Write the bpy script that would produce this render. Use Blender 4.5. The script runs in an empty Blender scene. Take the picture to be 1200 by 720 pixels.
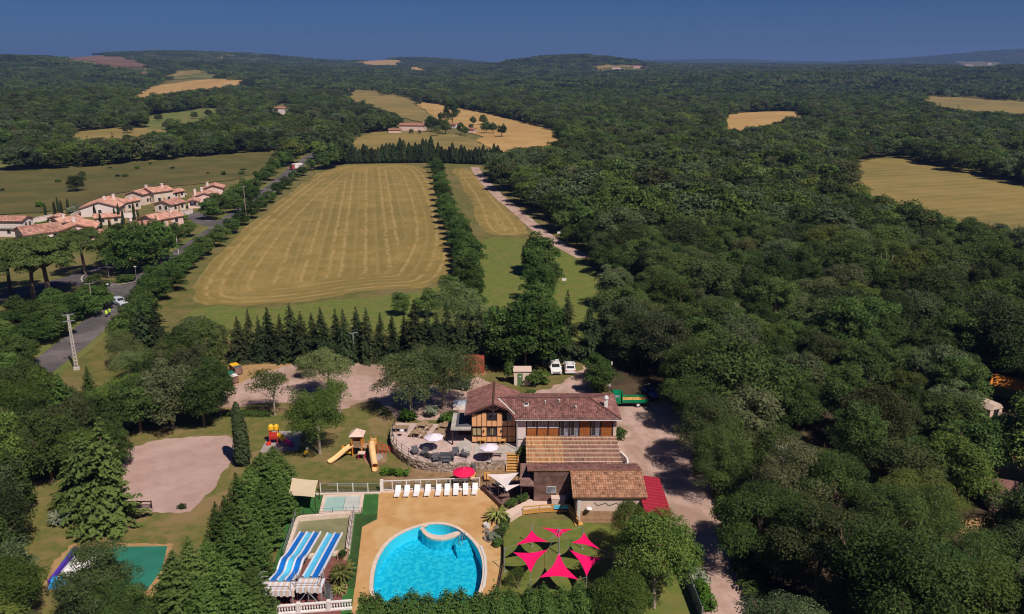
import bpy, bmesh, math, random
import numpy as np
from mathutils import Vector, Matrix

# ------------------------------------------------------------------ camera, sky, sun, exposure
SC = bpy.context.scene
FPX, CAM_H = 940.0, 48.0                      # focal length in pixels of the 1200 px photograph, flying height
PITCH = math.atan(280 / FPX)
cam = bpy.data.cameras.new('camera'); cam_ob = bpy.data.objects.new('camera', cam)
SC.collection.objects.link(cam_ob); SC.camera = cam_ob
cam_ob.location = (0, 0, CAM_H); cam_ob.rotation_euler = (math.pi / 2 - PITCH, 0, 0)
cam.sensor_width = 36; cam.lens = 36 * FPX / 1200; cam.clip_start = 1; cam.clip_end = 40000

SUN_EL = math.radians(52); SUN_DIR = Vector((0.60, -0.80, 0)).normalized()
world = bpy.data.worlds.new('World'); SC.world = world; world.use_nodes = True
wn, wl = world.node_tree.nodes, world.node_tree.links
bg = wn['Background']; bg.inputs['Strength'].default_value = 0.05
sky = wn.new('ShaderNodeTexSky'); sky.sky_type = 'NISHITA'; sky.sun_disc = False
sky.sun_elevation = SUN_EL; sky.sun_rotation = math.atan2(SUN_DIR.x, SUN_DIR.y)
sky.altitude = 1500; sky.air_density = 1.0; sky.dust_density = 0.9; sky.ozone_density = 3.0
tn = wn.new('ShaderNodeMix'); tn.data_type = 'RGBA'; tn.blend_type = 'MULTIPLY'; tn.inputs[0].default_value = 1; tn.inputs[7].default_value = (.17, .325, .63, 1)   # the photograph's polarised, deep blue sky
wl.new(sky.outputs['Color'], tn.inputs[6]); wl.new(tn.outputs[2], bg.inputs['Color'])
sun = bpy.data.lights.new('sun', 'SUN'); sun.energy = 4.3; sun.angle = math.radians(0.5); sun.color = (1.0, 0.90, 0.80)
sun_ob = bpy.data.objects.new('sun', sun); SC.collection.objects.link(sun_ob)
sd = Vector((SUN_DIR.x * math.cos(SUN_EL), SUN_DIR.y * math.cos(SUN_EL), math.sin(SUN_EL)))
sun_ob.rotation_euler = sd.to_track_quat('Z', 'Y').to_euler(); sun_ob.location = sd * 300
vs = SC.view_settings; vs.view_transform = 'Standard'; vs.look = 'None'; vs.exposure = 0.22; vs.gamma = 1
SC.cycles.max_bounces = 8; SC.cycles.diffuse_bounces = 4; SC.cycles.glossy_bounces = 2
SC.cycles.transmission_bounces = 3; SC.cycles.transparent_max_bounces = 8; SC.cycles.volume_bounces = 0
SC.cycles.pixel_filter_type = 'BLACKMAN_HARRIS'; SC.cycles.filter_width = 1.15
SC.cycles.caustics_reflective = False; SC.cycles.caustics_refractive = False

# ------------------------------------------------------------------ terrain height and picking points on it
def sstep(t): t = np.clip(t, 0, 1); return t * t * (3 - 2 * t)
HILLS = [(-1250, 2250, 34, 620, 520), (-1520, 3600, 45, 420, 600), (-1150, 3900, 30, 300, 500), (-500, 4500, 42, 330, 500), (255, 3000, 44, 270, 420),
         (-2600, 3200, 22, 800, 800), (4000, 6600, 112, 1200, 900), (2300, 8600, 60, 1700, 700), (-1500, 9000, 26, 3000, 900), (900, 8800, 18, 900, 700),
         (900, 3300, 0, 500, 500), (1500, 2600, 4, 700, 450), (5200, 6200, 84, 900, 900), (-480, 900, 9, 200, 260),
         (620, 1650, 16, 330, 130), (1250, 1950, 20, 420, 150), (-620, 1700, 12, 260, 130), (120, 2050, 12, 260, 130), (1000, 1250, 9, 260, 110), (-1000, 1350, 14, 260, 150)]
def TZ(x, y):
    x = np.asarray(x, float); y = np.asarray(y, float); r = np.hypot(x, y)
    z = 55 * sstep((r - 600) / 3600.)
    for hx, hy, a, sx, sy in HILLS: z = z + a * np.exp(-((x - hx) / sx) ** 2 - ((y - hy) / sy) ** 2)
    k = np.clip((r - 650) / 1500., 0, 1)
    z = z + k * (5 * np.sin(x / 170. + 1.3) * np.cos(y / 230.) + 4 * np.sin(x / 410. - y / 300.))
    return z * np.clip((r - 430) / 250., 0, 1)
TS = np.concatenate([np.linspace(40, 700, 1400), np.geomspace(701, 12500, 2600)])
def ray(px, py):
    u, v = (px - 600) / FPX, (360 - py) / FPX
    return u, math.cos(PITCH) + v * math.sin(PITCH), -math.sin(PITCH) + v * math.cos(PITCH)
def at(px, py, z=0.0):                        # point of the place seen at a pixel of the photograph, at height z
    dx, dy, dz = ray(px, py); d = (z - CAM_H) / dz
    return Vector((dx * d, dy * d, z))
def hit(px, py):                              # the same on the terrain
    for k in range(40):
        dx, dy, dz = ray(px, py)
        X, Y, Z = TS * dx, TS * dy, CAM_H + TS * dz
        b = np.nonzero(Z < TZ(X, Y))[0]
        if len(b) and Y[b[0]] < 12000:
            i = b[0]; return Vector((X[i], Y[i], float(TZ(X[i], Y[i]))))
        py += 0.6
    return Vector((X[-1], 9000, 60))
def project(x, y, z):
    c, s = math.cos(PITCH), math.sin(PITCH)
    zz = z - CAM_H
    d = y * c - zz * s; v = y * s + zz * c
    return 600 + FPX * x / d, 360 - FPX * v / d, d
def inside(poly, X, Y):
    X = np.asarray(X, float); Y = np.asarray(Y, float); res = np.zeros(X.shape, bool)
    n = len(poly)
    for i in range(n):
        x1, y1 = poly[i][:2]; x2, y2 = poly[(i + 1) % n][:2]
        if y1 == y2: continue
        c = ((y1 > Y) != (y2 > Y)) & (X < (x2 - x1) * (Y - y1) / (y2 - y1) + x1)
        res ^= c
    return res
def chaikin(p, n=2, closed=True):
    p = [Vector(q) for q in p]
    for _ in range(n):
        q = []
        m = len(p) if closed else len(p) - 1
        if not closed: q.append(p[0])
        for i in range(m):
            a, b = p[i], p[(i + 1) % len(p)]
            q += [a * .75 + b * .25, a * .25 + b * .75]
        if not closed: q.append(p[-1])
        p = q
    return p

# ------------------------------------------------------------------ materials
MATS = {}
def mat(name, c1, c2=None, scale=1.0, rough=0.85, bump=0.0, bscale=None, c3=None, s3=None, metal=0.0, spec=0.3, lo=.38, hi=.62, f3=.7, stripes=None, tint=0.0, orand=0.0, detail=5, coat=0, lanes=None):
    m = bpy.data.materials.new(name); m.use_nodes = True
    n, l = m.node_tree.nodes, m.node_tree.links; b = n['Principled BSDF']
    b.inputs['Roughness'].default_value = rough; b.inputs['Metallic'].default_value = metal
    b.inputs['Specular IOR Level'].default_value = spec; b.inputs['Coat Weight'].default_value = coat
    g = n.new('ShaderNodeNewGeometry')
    def noise(sc, d=detail, dist=0.0):
        t = n.new('ShaderNodeTexNoise'); t.inputs['Scale'].default_value = sc; t.inputs['Detail'].default_value = d
        t.inputs['Roughness'].default_value = .62; t.inputs['Distortion'].default_value = dist
        l.new(g.outputs['Position'], t.inputs['Vector']); return t.outputs['Fac']
    def ramp(f, lo_, hi_):
        r = n.new('ShaderNodeMapRange'); r.interpolation_type = 'SMOOTHSTEP'
        r.inputs['From Min'].default_value = lo_; r.inputs['From Max'].default_value = hi_; l.new(f, r.inputs['Value']); return r.outputs['Result']
    def mix(f, a, c, blend='MIX'):
        x = n.new('ShaderNodeMix'); x.data_type = 'RGBA'; x.blend_type = blend
        if isinstance(f, float): x.inputs[0].default_value = f
        else: l.new(f, x.inputs[0])
        for s, v in ((6, a), (7, c)):
            if isinstance(v, tuple): x.inputs[s].default_value = v + (1,)
            else: l.new(v, x.inputs[s])
        return x.outputs[2]
    col = c1
    if c2: col = mix(ramp(noise(scale), lo, hi), c1, c2)
    if c3:
        f = ramp(noise(s3, 4, .6), .45, .65)
        mm = n.new('ShaderNodeMath'); mm.operation = 'MULTIPLY'; mm.inputs[1].default_value = f3; l.new(f, mm.inputs[0])
        col = mix(mm.outputs[0], col, c3)
    if stripes:
        for ang, sc, dist, colr, amt in stripes:
            mp = n.new('ShaderNodeMapping'); mp.inputs['Rotation'].default_value = (0, 0, ang); l.new(g.outputs['Position'], mp.inputs['Vector'])
            w = n.new('ShaderNodeTexWave'); w.inputs['Scale'].default_value = sc; w.inputs['Distortion'].default_value = dist
            w.inputs['Detail'].default_value = 3; w.inputs['Detail Scale'].default_value = .35; l.new(mp.outputs[0], w.inputs['Vector'])
            mm = n.new('ShaderNodeMath'); mm.operation = 'MULTIPLY'; mm.inputs[1].default_value = amt; l.new(ramp(w.outputs['Fac'], .45, .8), mm.inputs[0])
            m2 = n.new('ShaderNodeMath'); m2.operation = 'MULTIPLY'; l.new(mm.outputs[0], m2.inputs[0]); l.new(ramp(noise(.09), .3, .6), m2.inputs[1])
            col = mix(m2.outputs[0], col, colr)
    for per, colr, amt in lanes or []:             # mowing passes: lines along the 'lane' coordinate of the field mesh
        a = n.new('ShaderNodeAttribute'); a.attribute_name = 'lane'
        wob = n.new('ShaderNodeMath'); wob.operation = 'MULTIPLY_ADD'; wob.inputs[1].default_value = 1.6; l.new(noise(.12, 3), wob.inputs[0]); l.new(a.outputs['Fac'], wob.inputs[2])
        sc = n.new('ShaderNodeMath'); sc.operation = 'MULTIPLY'; sc.inputs[1].default_value = 2 * math.pi / per; l.new(wob.outputs[0], sc.inputs[0])
        si = n.new('ShaderNodeMath'); si.operation = 'SINE'; l.new(sc.outputs[0], si.inputs[0])
        mm = n.new('ShaderNodeMath'); mm.operation = 'MULTIPLY'; mm.inputs[1].default_value = amt; l.new(ramp(si.outputs[0], .1, .9), mm.inputs[0])
        m2 = n.new('ShaderNodeMath'); m2.operation = 'MULTIPLY'; l.new(mm.outputs[0], m2.inputs[0]); l.new(ramp(noise(.25, 6), .36, .58), m2.inputs[1])
        col = mix(m2.outputs[0], col, colr)
    if tint:
        a = n.new('ShaderNodeAttribute'); a.attribute_name = 'tint'
        r = n.new('ShaderNodeMapRange'); r.inputs['To Min'].default_value = 1 - tint; r.inputs['To Max'].default_value = 1 + tint; l.new(a.outputs['Fac'], r.inputs['Value'])
        col = mix(1.0, col, r.outputs['Result'], 'MULTIPLY')
    if orand:
        a = n.new('ShaderNodeObjectInfo')
        r = n.new('ShaderNodeMapRange'); r.inputs['To Min'].default_value = 1 - orand; r.inputs['To Max'].default_value = 1 + orand; l.new(a.outputs['Random'], r.inputs['Value'])
        col = mix(1.0, col, r.outputs['Result'], 'MULTIPLY')
    if isinstance(col, tuple): b.inputs['Base Color'].default_value = col + (1,)
    else: l.new(col, b.inputs['Base Color'])
    if bump:
        bp = n.new('ShaderNodeBump'); bp.inputs['Strength'].default_value = 1.0; bp.inputs['Distance'].default_value = bump
        l.new(noise(bscale or scale * 3), bp.inputs['Height']); l.new(bp.outputs[0], b.inputs['Normal'])
    MATS[name] = m; return m
def leafmat(name, dark, light, warm, trans=0.25):
    m = bpy.data.materials.new(name); m.use_nodes = True
    n, l = m.node_tree.nodes, m.node_tree.links; b = n['Principled BSDF']; out = n['Material Output']
    b.inputs['Roughness'].default_value = .75; b.inputs['Specular IOR Level'].default_value = .12
    a = n.new('ShaderNodeAttribute'); a.attribute_name = 'tint'
    oi = n.new('ShaderNodeObjectInfo')
    def mix(f, x, y):
        q = n.new('ShaderNodeMix'); q.data_type = 'RGBA'; l.new(f, q.inputs[0])
        for s, v in ((6, x), (7, y)):
            if isinstance(v, tuple): q.inputs[s].default_value = v + (1,)
            else: l.new(v, q.inputs[s])
        return q.outputs[2]
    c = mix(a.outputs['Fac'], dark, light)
    p = n.new('ShaderNodeMath'); p.operation = 'POWER'; p.inputs[1].default_value = 2.2; l.new(oi.outputs['Random'], p.inputs[0])
    p2 = n.new('ShaderNodeMath'); p2.operation = 'MULTIPLY'; p2.inputs[1].default_value = .6; l.new(p.outputs[0], p2.inputs[0])
    c = mix(p2.outputs[0], c, warm)
    # another hash of the same number for brightness
    h1 = n.new('ShaderNodeMath'); h1.operation = 'MULTIPLY'; h1.inputs[1].default_value = 37.73; l.new(oi.outputs['Random'], h1.inputs[0])
    h2 = n.new('ShaderNodeMath'); h2.operation = 'FRACT'; l.new(h1.outputs[0], h2.inputs[0])
    r = n.new('ShaderNodeMapRange'); r.inputs['To Min'].default_value = .58; r.inputs['To Max'].default_value = 1.5; l.new(h2.outputs[0], r.inputs['Value'])
    q = n.new('ShaderNodeMix'); q.data_type = 'RGBA'; q.blend_type = 'MULTIPLY'; q.inputs[0].default_value = 1; l.new(c, q.inputs[6]); l.new(r.outputs[0], q.inputs[7]); c = q.outputs[2]
    l.new(c, b.inputs['Base Color'])
    t = n.new('ShaderNodeBsdfTranslucent'); l.new(c, t.inputs['Color'])
    ms = n.new('ShaderNodeMixShader'); ms.inputs[0].default_value = trans
    l.new(b.outputs[0], ms.inputs[1]); l.new(t.outputs[0], ms.inputs[2]); l.new(ms.outputs[0], out.inputs['Surface'])
    MATS[name] = m; return m

mat('grass', (.095, .105, .022), (.16, .13, .040), .35, bump=.06, bscale=5, c3=(.20, .145, .065), s3=.055, f3=.6)
mat('lawn', (.105, .118, .026), (.165, .14, .042), .8, bump=.05, bscale=6, c3=(.25, .165, .08), s3=.16, f3=.8)
mat('fresh_lawn', (.10, .14, .023), (.145, .16, .032), .7, bump=.05, bscale=6, c3=(.2, .15, .06), s3=.2, f3=.35)
mat('meadow', (.082, .082, .020), (.125, .105, .030), .05, bump=.1, bscale=2, c3=(.09, .07, .03), s3=.012, f3=.7)
mat('green_meadow', (.10, .135, .028), (.15, .155, .038), .06, bump=.1, bscale=2, c3=(.2, .16, .06), s3=.03, f3=.5)
mat('mown', (.228, .163, .044), (.295, .205, .062), .14, bump=.06, bscale=3, c3=(.175, .135, .036), s3=.022, f3=.7, lanes=[(3.0, (.38, .275, .115), .68), (7.4, (.165, .135, .036), .5), (1.5, (.18, .135, .04), .4)])
mat('wheat', (.40, .245, .085), (.47, .30, .115), .03, bump=.08, bscale=2, c3=(.33, .19, .06), s3=.011, f3=.5,
    stripes=[(math.radians(25), .05, 3.0, (.32, .19, .06), .4)])
mat('olive_field', (.20, .155, .042), (.26, .19, .06), .03, bump=.08, bscale=2, c3=(.14, .125, .036), s3=.012, f3=.7,
    stripes=[(math.radians(70), .04, 4.0, (.30, .21, .07), .5)])
mat('brown_field', (.17, .095, .05), (.22, .125, .07), .02, c3=(.11, .06, .06), s3=.006)
mat('gravel', (.42, .285, .24), (.50, .35, .30), .9, bump=.04, bscale=9, c3=(.30, .195, .14), s3=.16, f3=.8, lo=.3, hi=.7, detail=9, stripes=[(math.radians(-12), .13, 3.0, (.34, .225, .175), .35)])
mat('court_gravel', (.38, .25, .215), (.44, .30, .26), .6, bump=.04, bscale=9, c3=(.48, .34, .30), s3=.13, f3=.8, lo=.3, hi=.7, detail=9, stripes=[(math.radians(50), .07, 9.0, (.34, .225, .19), .3)])
mat('terrace_gravel', (.50, .36, .325), (.58, .43, .39), .9, bump=.02, bscale=14, c3=(.40, .29, .25), s3=.25, f3=.5)
mat('asphalt', (.075, .065, .07), (.10, .088, .092), .8, bump=.01, bscale=20, c3=(.18, .155, .15), s3=.11, f3=.8)
mat('deck', (.46, .255, .095), (.52, .30, .125), .5, bump=.008, bscale=10, c3=(.58, .40, .20), s3=.22, f3=.6)
mat('turf', (.028, .115, .022), (.04, .145, .03), .8, bump=.03, bscale=12, c3=(.035, .10, .025), s3=.3)
mat('dark_turf', (.025, .062, .014), (.034, .08, .018), .8, bump=.03, bscale=12)
mat('teal_court', (.018, .15, .10), (.024, .18, .125), .3, rough=.7, c3=(.03, .16, .12), s3=.2)
mat('grey_pad', (.30, .26, .25), (.36, .31, .30), .8, bump=.01)
mat('mulch', (.24, .145, .07), (.31, .20, .11), 1.2, bump=.05, bscale=8, c3=(.16, .10, .05), s3=.5)
mat('white_paint', (.80, .76, .74), (.72, .67, .65), 1.5, rough=.6)
mat('white_plastic', (.82, .80, .80), (.76, .74, .74), 3, rough=.4)
mat('stone', (.46, .37, .30), (.32, .24, .19), 2.2, bump=.03, bscale=9, tint=.35)
mat('mortar', (.24, .18, .14), (.30, .23, .18), 3, bump=.02)
mat('coping', (.60, .47, .38), (.68, .55, .46), 1.5, bump=.005)
mat('tile', (.195, .085, .073), (.25, .12, .105), 1.1, bump=.01, bscale=9, c3=(.155, .08, .065), s3=.35, f3=.8, tint=.5)
mat('orange_tile', (.34, .165, .095), (.42, .225, .135), 1.0, bump=.01, bscale=9, c3=(.26, .125, .08), s3=.4, f3=.6, tint=.5)
mat('village_tile', (.43, .205, .15), (.49, .255, .19), .4, c3=(.54, .34, .26), s3=.15, f3=.5, tint=.4, orand=.16)
mat('far_tile', (.34, .15, .10), (.40, .2, .13), .4, tint=.3)
mat('orange_plaster', (.80, .42, .20), (.74, .38, .175), .8, bump=.004)
mat('timber', (.045, .022, .02), (.065, .033, .03), 2)
mat('maroon', (.10, .032, .03), (.13, .045, .04), 2)
mat('white_wall', (.78, .65, .62), (.72, .61, .59), .7, bump=.004)
mat('pink_wall', (.80, .56, .51), (.74, .51, .46), .5, orand=.1)
mat('cream_wall', (.72, .60, .50), (.66, .54, .45), .5, orand=.08)
mat('wood_panel', (.36, .125, .035), (.28, .09, .026), 3, rough=.6)
mat('plank', (.42, .25, .145), (.34, .195, .115), 1.6, bump=.006, c3=(.42, .28, .18), s3=.6, orand=.16)
mat('dark_plank', (.185, .105, .085), (.13, .072, .06), 1.6, c3=(.27, .17, .145), s3=.5, orand=.14)
mat('pine_wood', (.60, .33, .10), (.52, .27, .08), 2)
mat('bleached_wood', (.34, .235, .14), (.26, .175, .10), 3, orand=.15)
mat('reed', (.42, .205, .09), (.36, .165, .07), 1.6, bump=.02, bscale=14, c3=(.31, .165, .11), s3=.16, f3=.75, tint=.35)
mat('reed_worn', (.29, .145, .105), (.23, .11, .085), 1.6, bump=.02, bscale=14, c3=(.21, .115, .105), s3=.25, f3=.75, tint=.35)
mat('cream_batten', (.74, .64, .44))
mat('red_metal', (.33, .022, .04), (.30, .02, .035), .6, rough=.45, spec=.4)
mat('flashing', (.60, .58, .57), rough=.5)
mat('glass_dark', (.03, .03, .035), rough=.08, spec=.7)
mat('glass_pale', (.30, .33, .38), (.15, .16, .2), 1.2, rough=.12, spec=.7)
mat('curtain', (.42, .34, .18), (.36, .28, .15), 3)
mat('dark_metal', (.03, .03, .035), rough=.5)
mat('grey_metal', (.40, .40, .42), (.34, .34, .36), 2, rough=.45, metal=.4)
mat('concrete', (.46, .42, .38), (.38, .34, .31), 1, bump=.01)
mat('pale_sail', (.74, .64, .62), (.70, .60, .58), .6, rough=.8)
mat('beige_sail', (.62, .50, .34), (.58, .47, .32), .6, rough=.8)
mat('pink_sail', (.86, .003, .13), (.80, .003, .115), .5, rough=.7)
mat('pink_canvas', (.80, .012, .09), rough=.7)
mat('lilac_canvas', (.74, .66, .74), rough=.7)
mat('slide_dark', (.008, .14, .52), (.012, .16, .56), 1, rough=.3)
mat('slide_light', (.09, .50, .78), (.12, .54, .80), 1, rough=.3)
mat('slide_white', (.74, .74, .80), (.66, .66, .72), 2, rough=.35)
mat('slide_floor', (.205, .20, .10), (.17, .175, .09), .7, c3=(.25, .23, .13), s3=.25)
mat('red_deck', (.17, .06, .05), (.21, .08, .07), 1.5)
mat('pool_floor', (.01, .45, .66), (.06, .60, .75), 2.2, rough=.5, lo=.42, hi=.6, detail=3)
mat('pool_wall', (.12, .70, .84), rough=.5)
mat('pale_pool', (.30, .46, .42), (.34, .50, .46), .7, rough=.3)
mat('grey_cover', (.52, .53, .50), (.46, .48, .46), .7, rough=.4)
mat('yellow_plastic', (.80, .46, .03), rough=.4)
mat('cream_plastic', (.80, .52, .24), (.76, .48, .21), 1.5, rough=.4)
mat('red_plastic', (.62, .05, .03), rough=.4)
mat('magenta_plastic', (.72, .03, .22), rough=.4)
mat('orange_plastic', (.62, .22, .03), rough=.5)
mat('tent_roof', (.66, .50, .42), rough=.8)
mat('blue_plastic', (.03, .16, .65), rough=.4)
mat('sky_plastic', (.02, .35, .85), rough=.4)
mat('purple_plastic', (.09, .04, .38), rough=.4)
mat('rust_red', (.42, .085, .055), (.36, .07, .05), .8, rough=.6)
mat('green_paint', (.0, .22, .09), (.0, .18, .075), 1, rough=.35, coat=.3)
mat('green_door', (.10, .17, .07))
mat('car_white', (.78, .77, .77), rough=.25, coat=.6)
mat('car_blue', (.02, .09, .36), rough=.3, coat=.5)
mat('car_silver', (.5, .55, .62), rough=.3, coat=.5)
mat('tyre', (.02, .02, .02), rough=.9)
mat('hi_vis', (.55, .95, .03), rough=.7)
mat('navy_cloth', (.02, .025, .05)); mat('skin', (.55, .32, .22)); mat('hair', (.04, .025, .015))
mat('pole_wood', (.33, .25, .20), (.27, .2, .16), 2)
mat('bark', (.16, .115, .085), (.10, .07, .05), 4, bump=.02)
mat('pale_bark', (.38, .31, .26), (.28, .22, .18), 4, bump=.02)
mat('blue_fence', (.13, .16, .20), (.11, .14, .175), 1, rough=.5)
mat('ochre_dirt', (.40, .25, .11), (.33, .2, .09), .8)
mat('tarpaulin', (.12, .115, .13), (.09, .09, .10), 1, rough=.5)
mat('leaf_litter', (.075, .05, .03), (.05, .036, .02), .5, bump=.1, bscale=3, c3=(.12, .085, .045), s3=.08, f3=.6)
mat('brown_roof', (.16, .075, .065), (.2, .1, .085), 1)
leafmat('oak_leaf', (0.028, 0.058, 0.016), (0.114, 0.177, 0.045), (0.112, 0.132, 0.040), .3)
leafmat('oak_leaf_yellow', (0.037, 0.070, 0.013), (0.151, 0.209, 0.048), (0.145, 0.158, 0.040), .3)
leafmat('oak_leaf_grey', (0.037, 0.060, 0.026), (0.137, 0.182, 0.079), (0.132, 0.125, 0.059), .28)
leafmat('oak_leaf_brown', (0.032, 0.051, 0.018), (0.110, 0.148, 0.050), (.120, .110, .045), .28)
leafmat('bright_leaf', (0.042, 0.087, 0.015), (0.152, 0.211, 0.048), (0.158, 0.198, 0.040), .3)
leafmat('grey_leaf', (0.066, 0.099, 0.032), (0.198, 0.238, 0.092), (0.172, 0.185, 0.066), .28)
leafmat('spruce_leaf', (0.011, 0.025, 0.011), (0.044, 0.067, 0.025), (0.052, 0.057, 0.023), .1)
leafmat('pine_leaf', (0.024, 0.048, 0.013), (0.095, 0.132, 0.034), (0.079, 0.106, 0.026), .12)
leafmat('hedge_leaf', (0.029, 0.069, 0.015), (0.108, 0.178, 0.040), (0.106, 0.145, 0.040), .25)
leafmat('silver_leaf', (0.140, 0.170, 0.120), (0.260, 0.290, 0.200), (0.200, 0.220, 0.140), .2)
leafmat('bush_leaf', (0.039, 0.105, 0.011), (0.121, 0.242, 0.029), (0.110, 0.176, 0.033), .25)
leafmat('palm_leaf', (0.090, 0.120, 0.030), (0.240, 0.260, 0.070), (0.220, 0.200, 0.060), .15)
leafmat('purple_leaf', (0.050, 0.020, 0.020), (0.100, 0.040, 0.040), (0.080, 0.040, 0.030), .2)
# pool water: a clear, slightly tinted surface with a rippled gloss
wm = bpy.data.materials.new('pool_water'); wm.use_nodes = True; n, l = wm.node_tree.nodes, wm.node_tree.links
n.remove(n['Principled BSDF']); tr = n.new('ShaderNodeBsdfTransparent'); tr.inputs[0].default_value = (.62, .95, .99, 1)
gl = n.new('ShaderNodeBsdfGlossy'); gl.inputs['Roughness'].default_value = .06; fr = n.new('ShaderNodeFresnel'); fr.inputs[0].default_value = 1.33
nz = n.new('ShaderNodeTexNoise'); nz.inputs['Scale'].default_value = 3.2; nz.inputs['Detail'].default_value = 3
gp = n.new('ShaderNodeNewGeometry'); l.new(gp.outputs['Position'], nz.inputs['Vector'])
bp = n.new('ShaderNodeBump'); bp.inputs['Distance'].default_value = .025; l.new(nz.outputs[0], bp.inputs['Height'])
l.new(bp.outputs[0], gl.inputs['Normal']); l.new(bp.outputs[0], fr.inputs['Normal'])
ms = n.new('ShaderNodeMixShader'); l.new(fr.outputs[0], ms.inputs[0]); l.new(tr.outputs[0], ms.inputs[1]); l.new(gl.outputs[0], ms.inputs[2])
l.new(ms.outputs[0], n['Material Output'].inputs['Surface']); MATS['pool_water'] = wm
# fence glass
gm = bpy.data.materials.new('fence_glass'); gm.use_nodes = True; n, l = gm.node_tree.nodes, gm.node_tree.links
n.remove(n['Principled BSDF']); tr = n.new('ShaderNodeBsdfTransparent'); tr.inputs[0].default_value = (.86, .9, .9, 1)
gl = n.new('ShaderNodeBsdfGlossy'); gl.inputs['Roughness'].default_value = .02; ms = n.new('ShaderNodeMixShader'); ms.inputs[0].default_value = .1
l.new(tr.outputs[0], ms.inputs[1]); l.new(gl.outputs[0], ms.inputs[2]); l.new(ms.outputs[0], n['Material Output'].inputs['Surface']); MATS['fence_glass'] = gm

# ------------------------------------------------------------------ object helpers
COL = SC.collection
def tagit(o, label=None, cat=None, group=None, kind=None):
    if label: o['label'] = label
    if cat: o['category'] = cat
    if group: o['group'] = group
    if kind: o['kind'] = kind
    return o
def thing(name, label, cat, loc=(0, 0, 0), rz=0, group=None, scale=None):
    o = bpy.data.objects.new(name, None); COL.objects.link(o); o.location = loc; o.rotation_euler = (0, 0, rz)
    o.empty_display_size = .3
    if scale: o.scale = scale
    return tagit(o, label, cat, group)
def link(name, me, parent=None, loc=None, rz=0, scale=None):
    o = bpy.data.objects.new(name, me); COL.objects.link(o); o.parent = parent
    if loc is not None: o.location = loc
    o.rotation_euler = (0, 0, rz)
    if scale: o.scale = scale
    return o
class MB:
    def __init__(s): s.v, s.f = [], []
    def add(s, vs_, fs_):
        k = len(s.v); s.v += [tuple(v) for v in vs_]; s.f += [tuple(i + k for i in f) for f in fs_]; return s
    def box(s, x0, x1, y0, y1, z0, z1):
        return s.add([(x, y, z) for z in (z0, z1) for y in (y0, y1) for x in (x0, x1)], [(0, 2, 3, 1), (4, 5, 7, 6), (0, 1, 5, 4), (2, 6, 7, 3), (0, 4, 6, 2), (1, 3, 7, 5)])
    def beam(s, p, q, w, h=None):
        h = h or w; p, q = Vector(p), Vector(q); d = (q - p).normalized()
        a = d.cross(Vector((0, 0, 1)))
        if a.length < 1e-3: a = Vector((1, 0, 0))
        a.normalize(); b = a.cross(d).normalized(); a *= w / 2; b *= h / 2
        return s.add([p - a - b, p + a - b, p + a + b, p - a + b, q - a - b, q + a - b, q + a + b, q - a + b], [(3, 2, 1, 0), (4, 5, 6, 7), (0, 1, 5, 4), (1, 2, 6, 5), (2, 3, 7, 6), (3, 0, 4, 7)])
    def tube(s, p, q, r, r2=None, n=8, cap=True):
        r2 = r if r2 is None else r2; p, q = Vector(p), Vector(q); d = (q - p).normalized()
        a = d.orthogonal().normalized(); b = d.cross(a); k = []
        for c, rr in ((p, r), (q, r2)):
            k += [c + (a * math.cos(t) + b * math.sin(t)) * rr for t in [2 * math.pi * i / n for i in range(n)]]
        fs_ = [(i, (i + 1) % n, n + (i + 1) % n, n + i) for i in range(n)]
        if cap: fs_ += [tuple(range(n - 1, -1, -1)), tuple(range(n, 2 * n))]
        return s.add(k, fs_)
    def chain(s, pts, rs, n=6):
        for i in range(len(pts) - 1): s.tube(pts[i], pts[i + 1], rs[i], rs[i + 1], n, True)
        return s
    def prism(s, poly, z0, z1):
        n = len(poly); z0s = z0 if isinstance(z0, list) else [z0] * n; z1s = z1 if isinstance(z1, list) else [z1] * n
        k = [(p[0], p[1], z) for p, z in zip(poly, z0s)] + [(p[0], p[1], z) for p, z in zip(poly, z1s)]
        return s.add(k, [tuple(range(n - 1, -1, -1)), tuple(range(n, 2 * n))] + [(i, (i + 1) % n, n + (i + 1) % n, n + i) for i in range(n)])
    def yprism(s, poly, y0, y1):                    # polygon in x,z pulled along y
        n = len(poly); k = [(p[0], y0, p[1]) for p in poly] + [(p[0], y1, p[1]) for p in poly]
        return s.add(k, [tuple(range(n)), tuple(range(2 * n - 1, n - 1, -1))] + [(i, n + i, n + (i + 1) % n, (i + 1) % n) for i in range(n)])
    def xprism(s, poly, x0, x1):                    # polygon in y,z pulled along x
        n = len(poly); k = [(x0, p[0], p[1]) for p in poly] + [(x1, p[0], p[1]) for p in poly]
        return s.add(k, [tuple(range(n)), tuple(range(2 * n - 1, n - 1, -1))] + [(i, n + i, n + (i + 1) % n, (i + 1) % n) for i in range(n)])
    def lathe(s, prof, c=(0, 0, 0), n=10):
        k = [(c[0] + r * math.cos(2 * math.pi * i / n), c[1] + r * math.sin(2 * math.pi * i / n), c[2] + z) for r, z in prof for i in range(n)]
        fs_ = [(j * n + i, j * n + (i + 1) % n, (j + 1) * n + (i + 1) % n, (j + 1) * n + i) for j in range(len(prof) - 1) for i in range(n)]
        fs_ += [tuple(range(n - 1, -1, -1)), tuple(range((len(prof) - 1) * n, len(prof) * n))]
        return s.add(k, fs_)
    def mesh(s, name, m):
        me = bpy.data.meshes.new(name); me.from_pydata(s.v, [], s.f)
        bm = bmesh.new(); bm.from_mesh(me); bmesh.ops.recalc_face_normals(bm, faces=bm.faces); bm.to_mesh(me); bm.free()
        if m: me.materials.append(MATS[m])
        me.update(); return me
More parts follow.
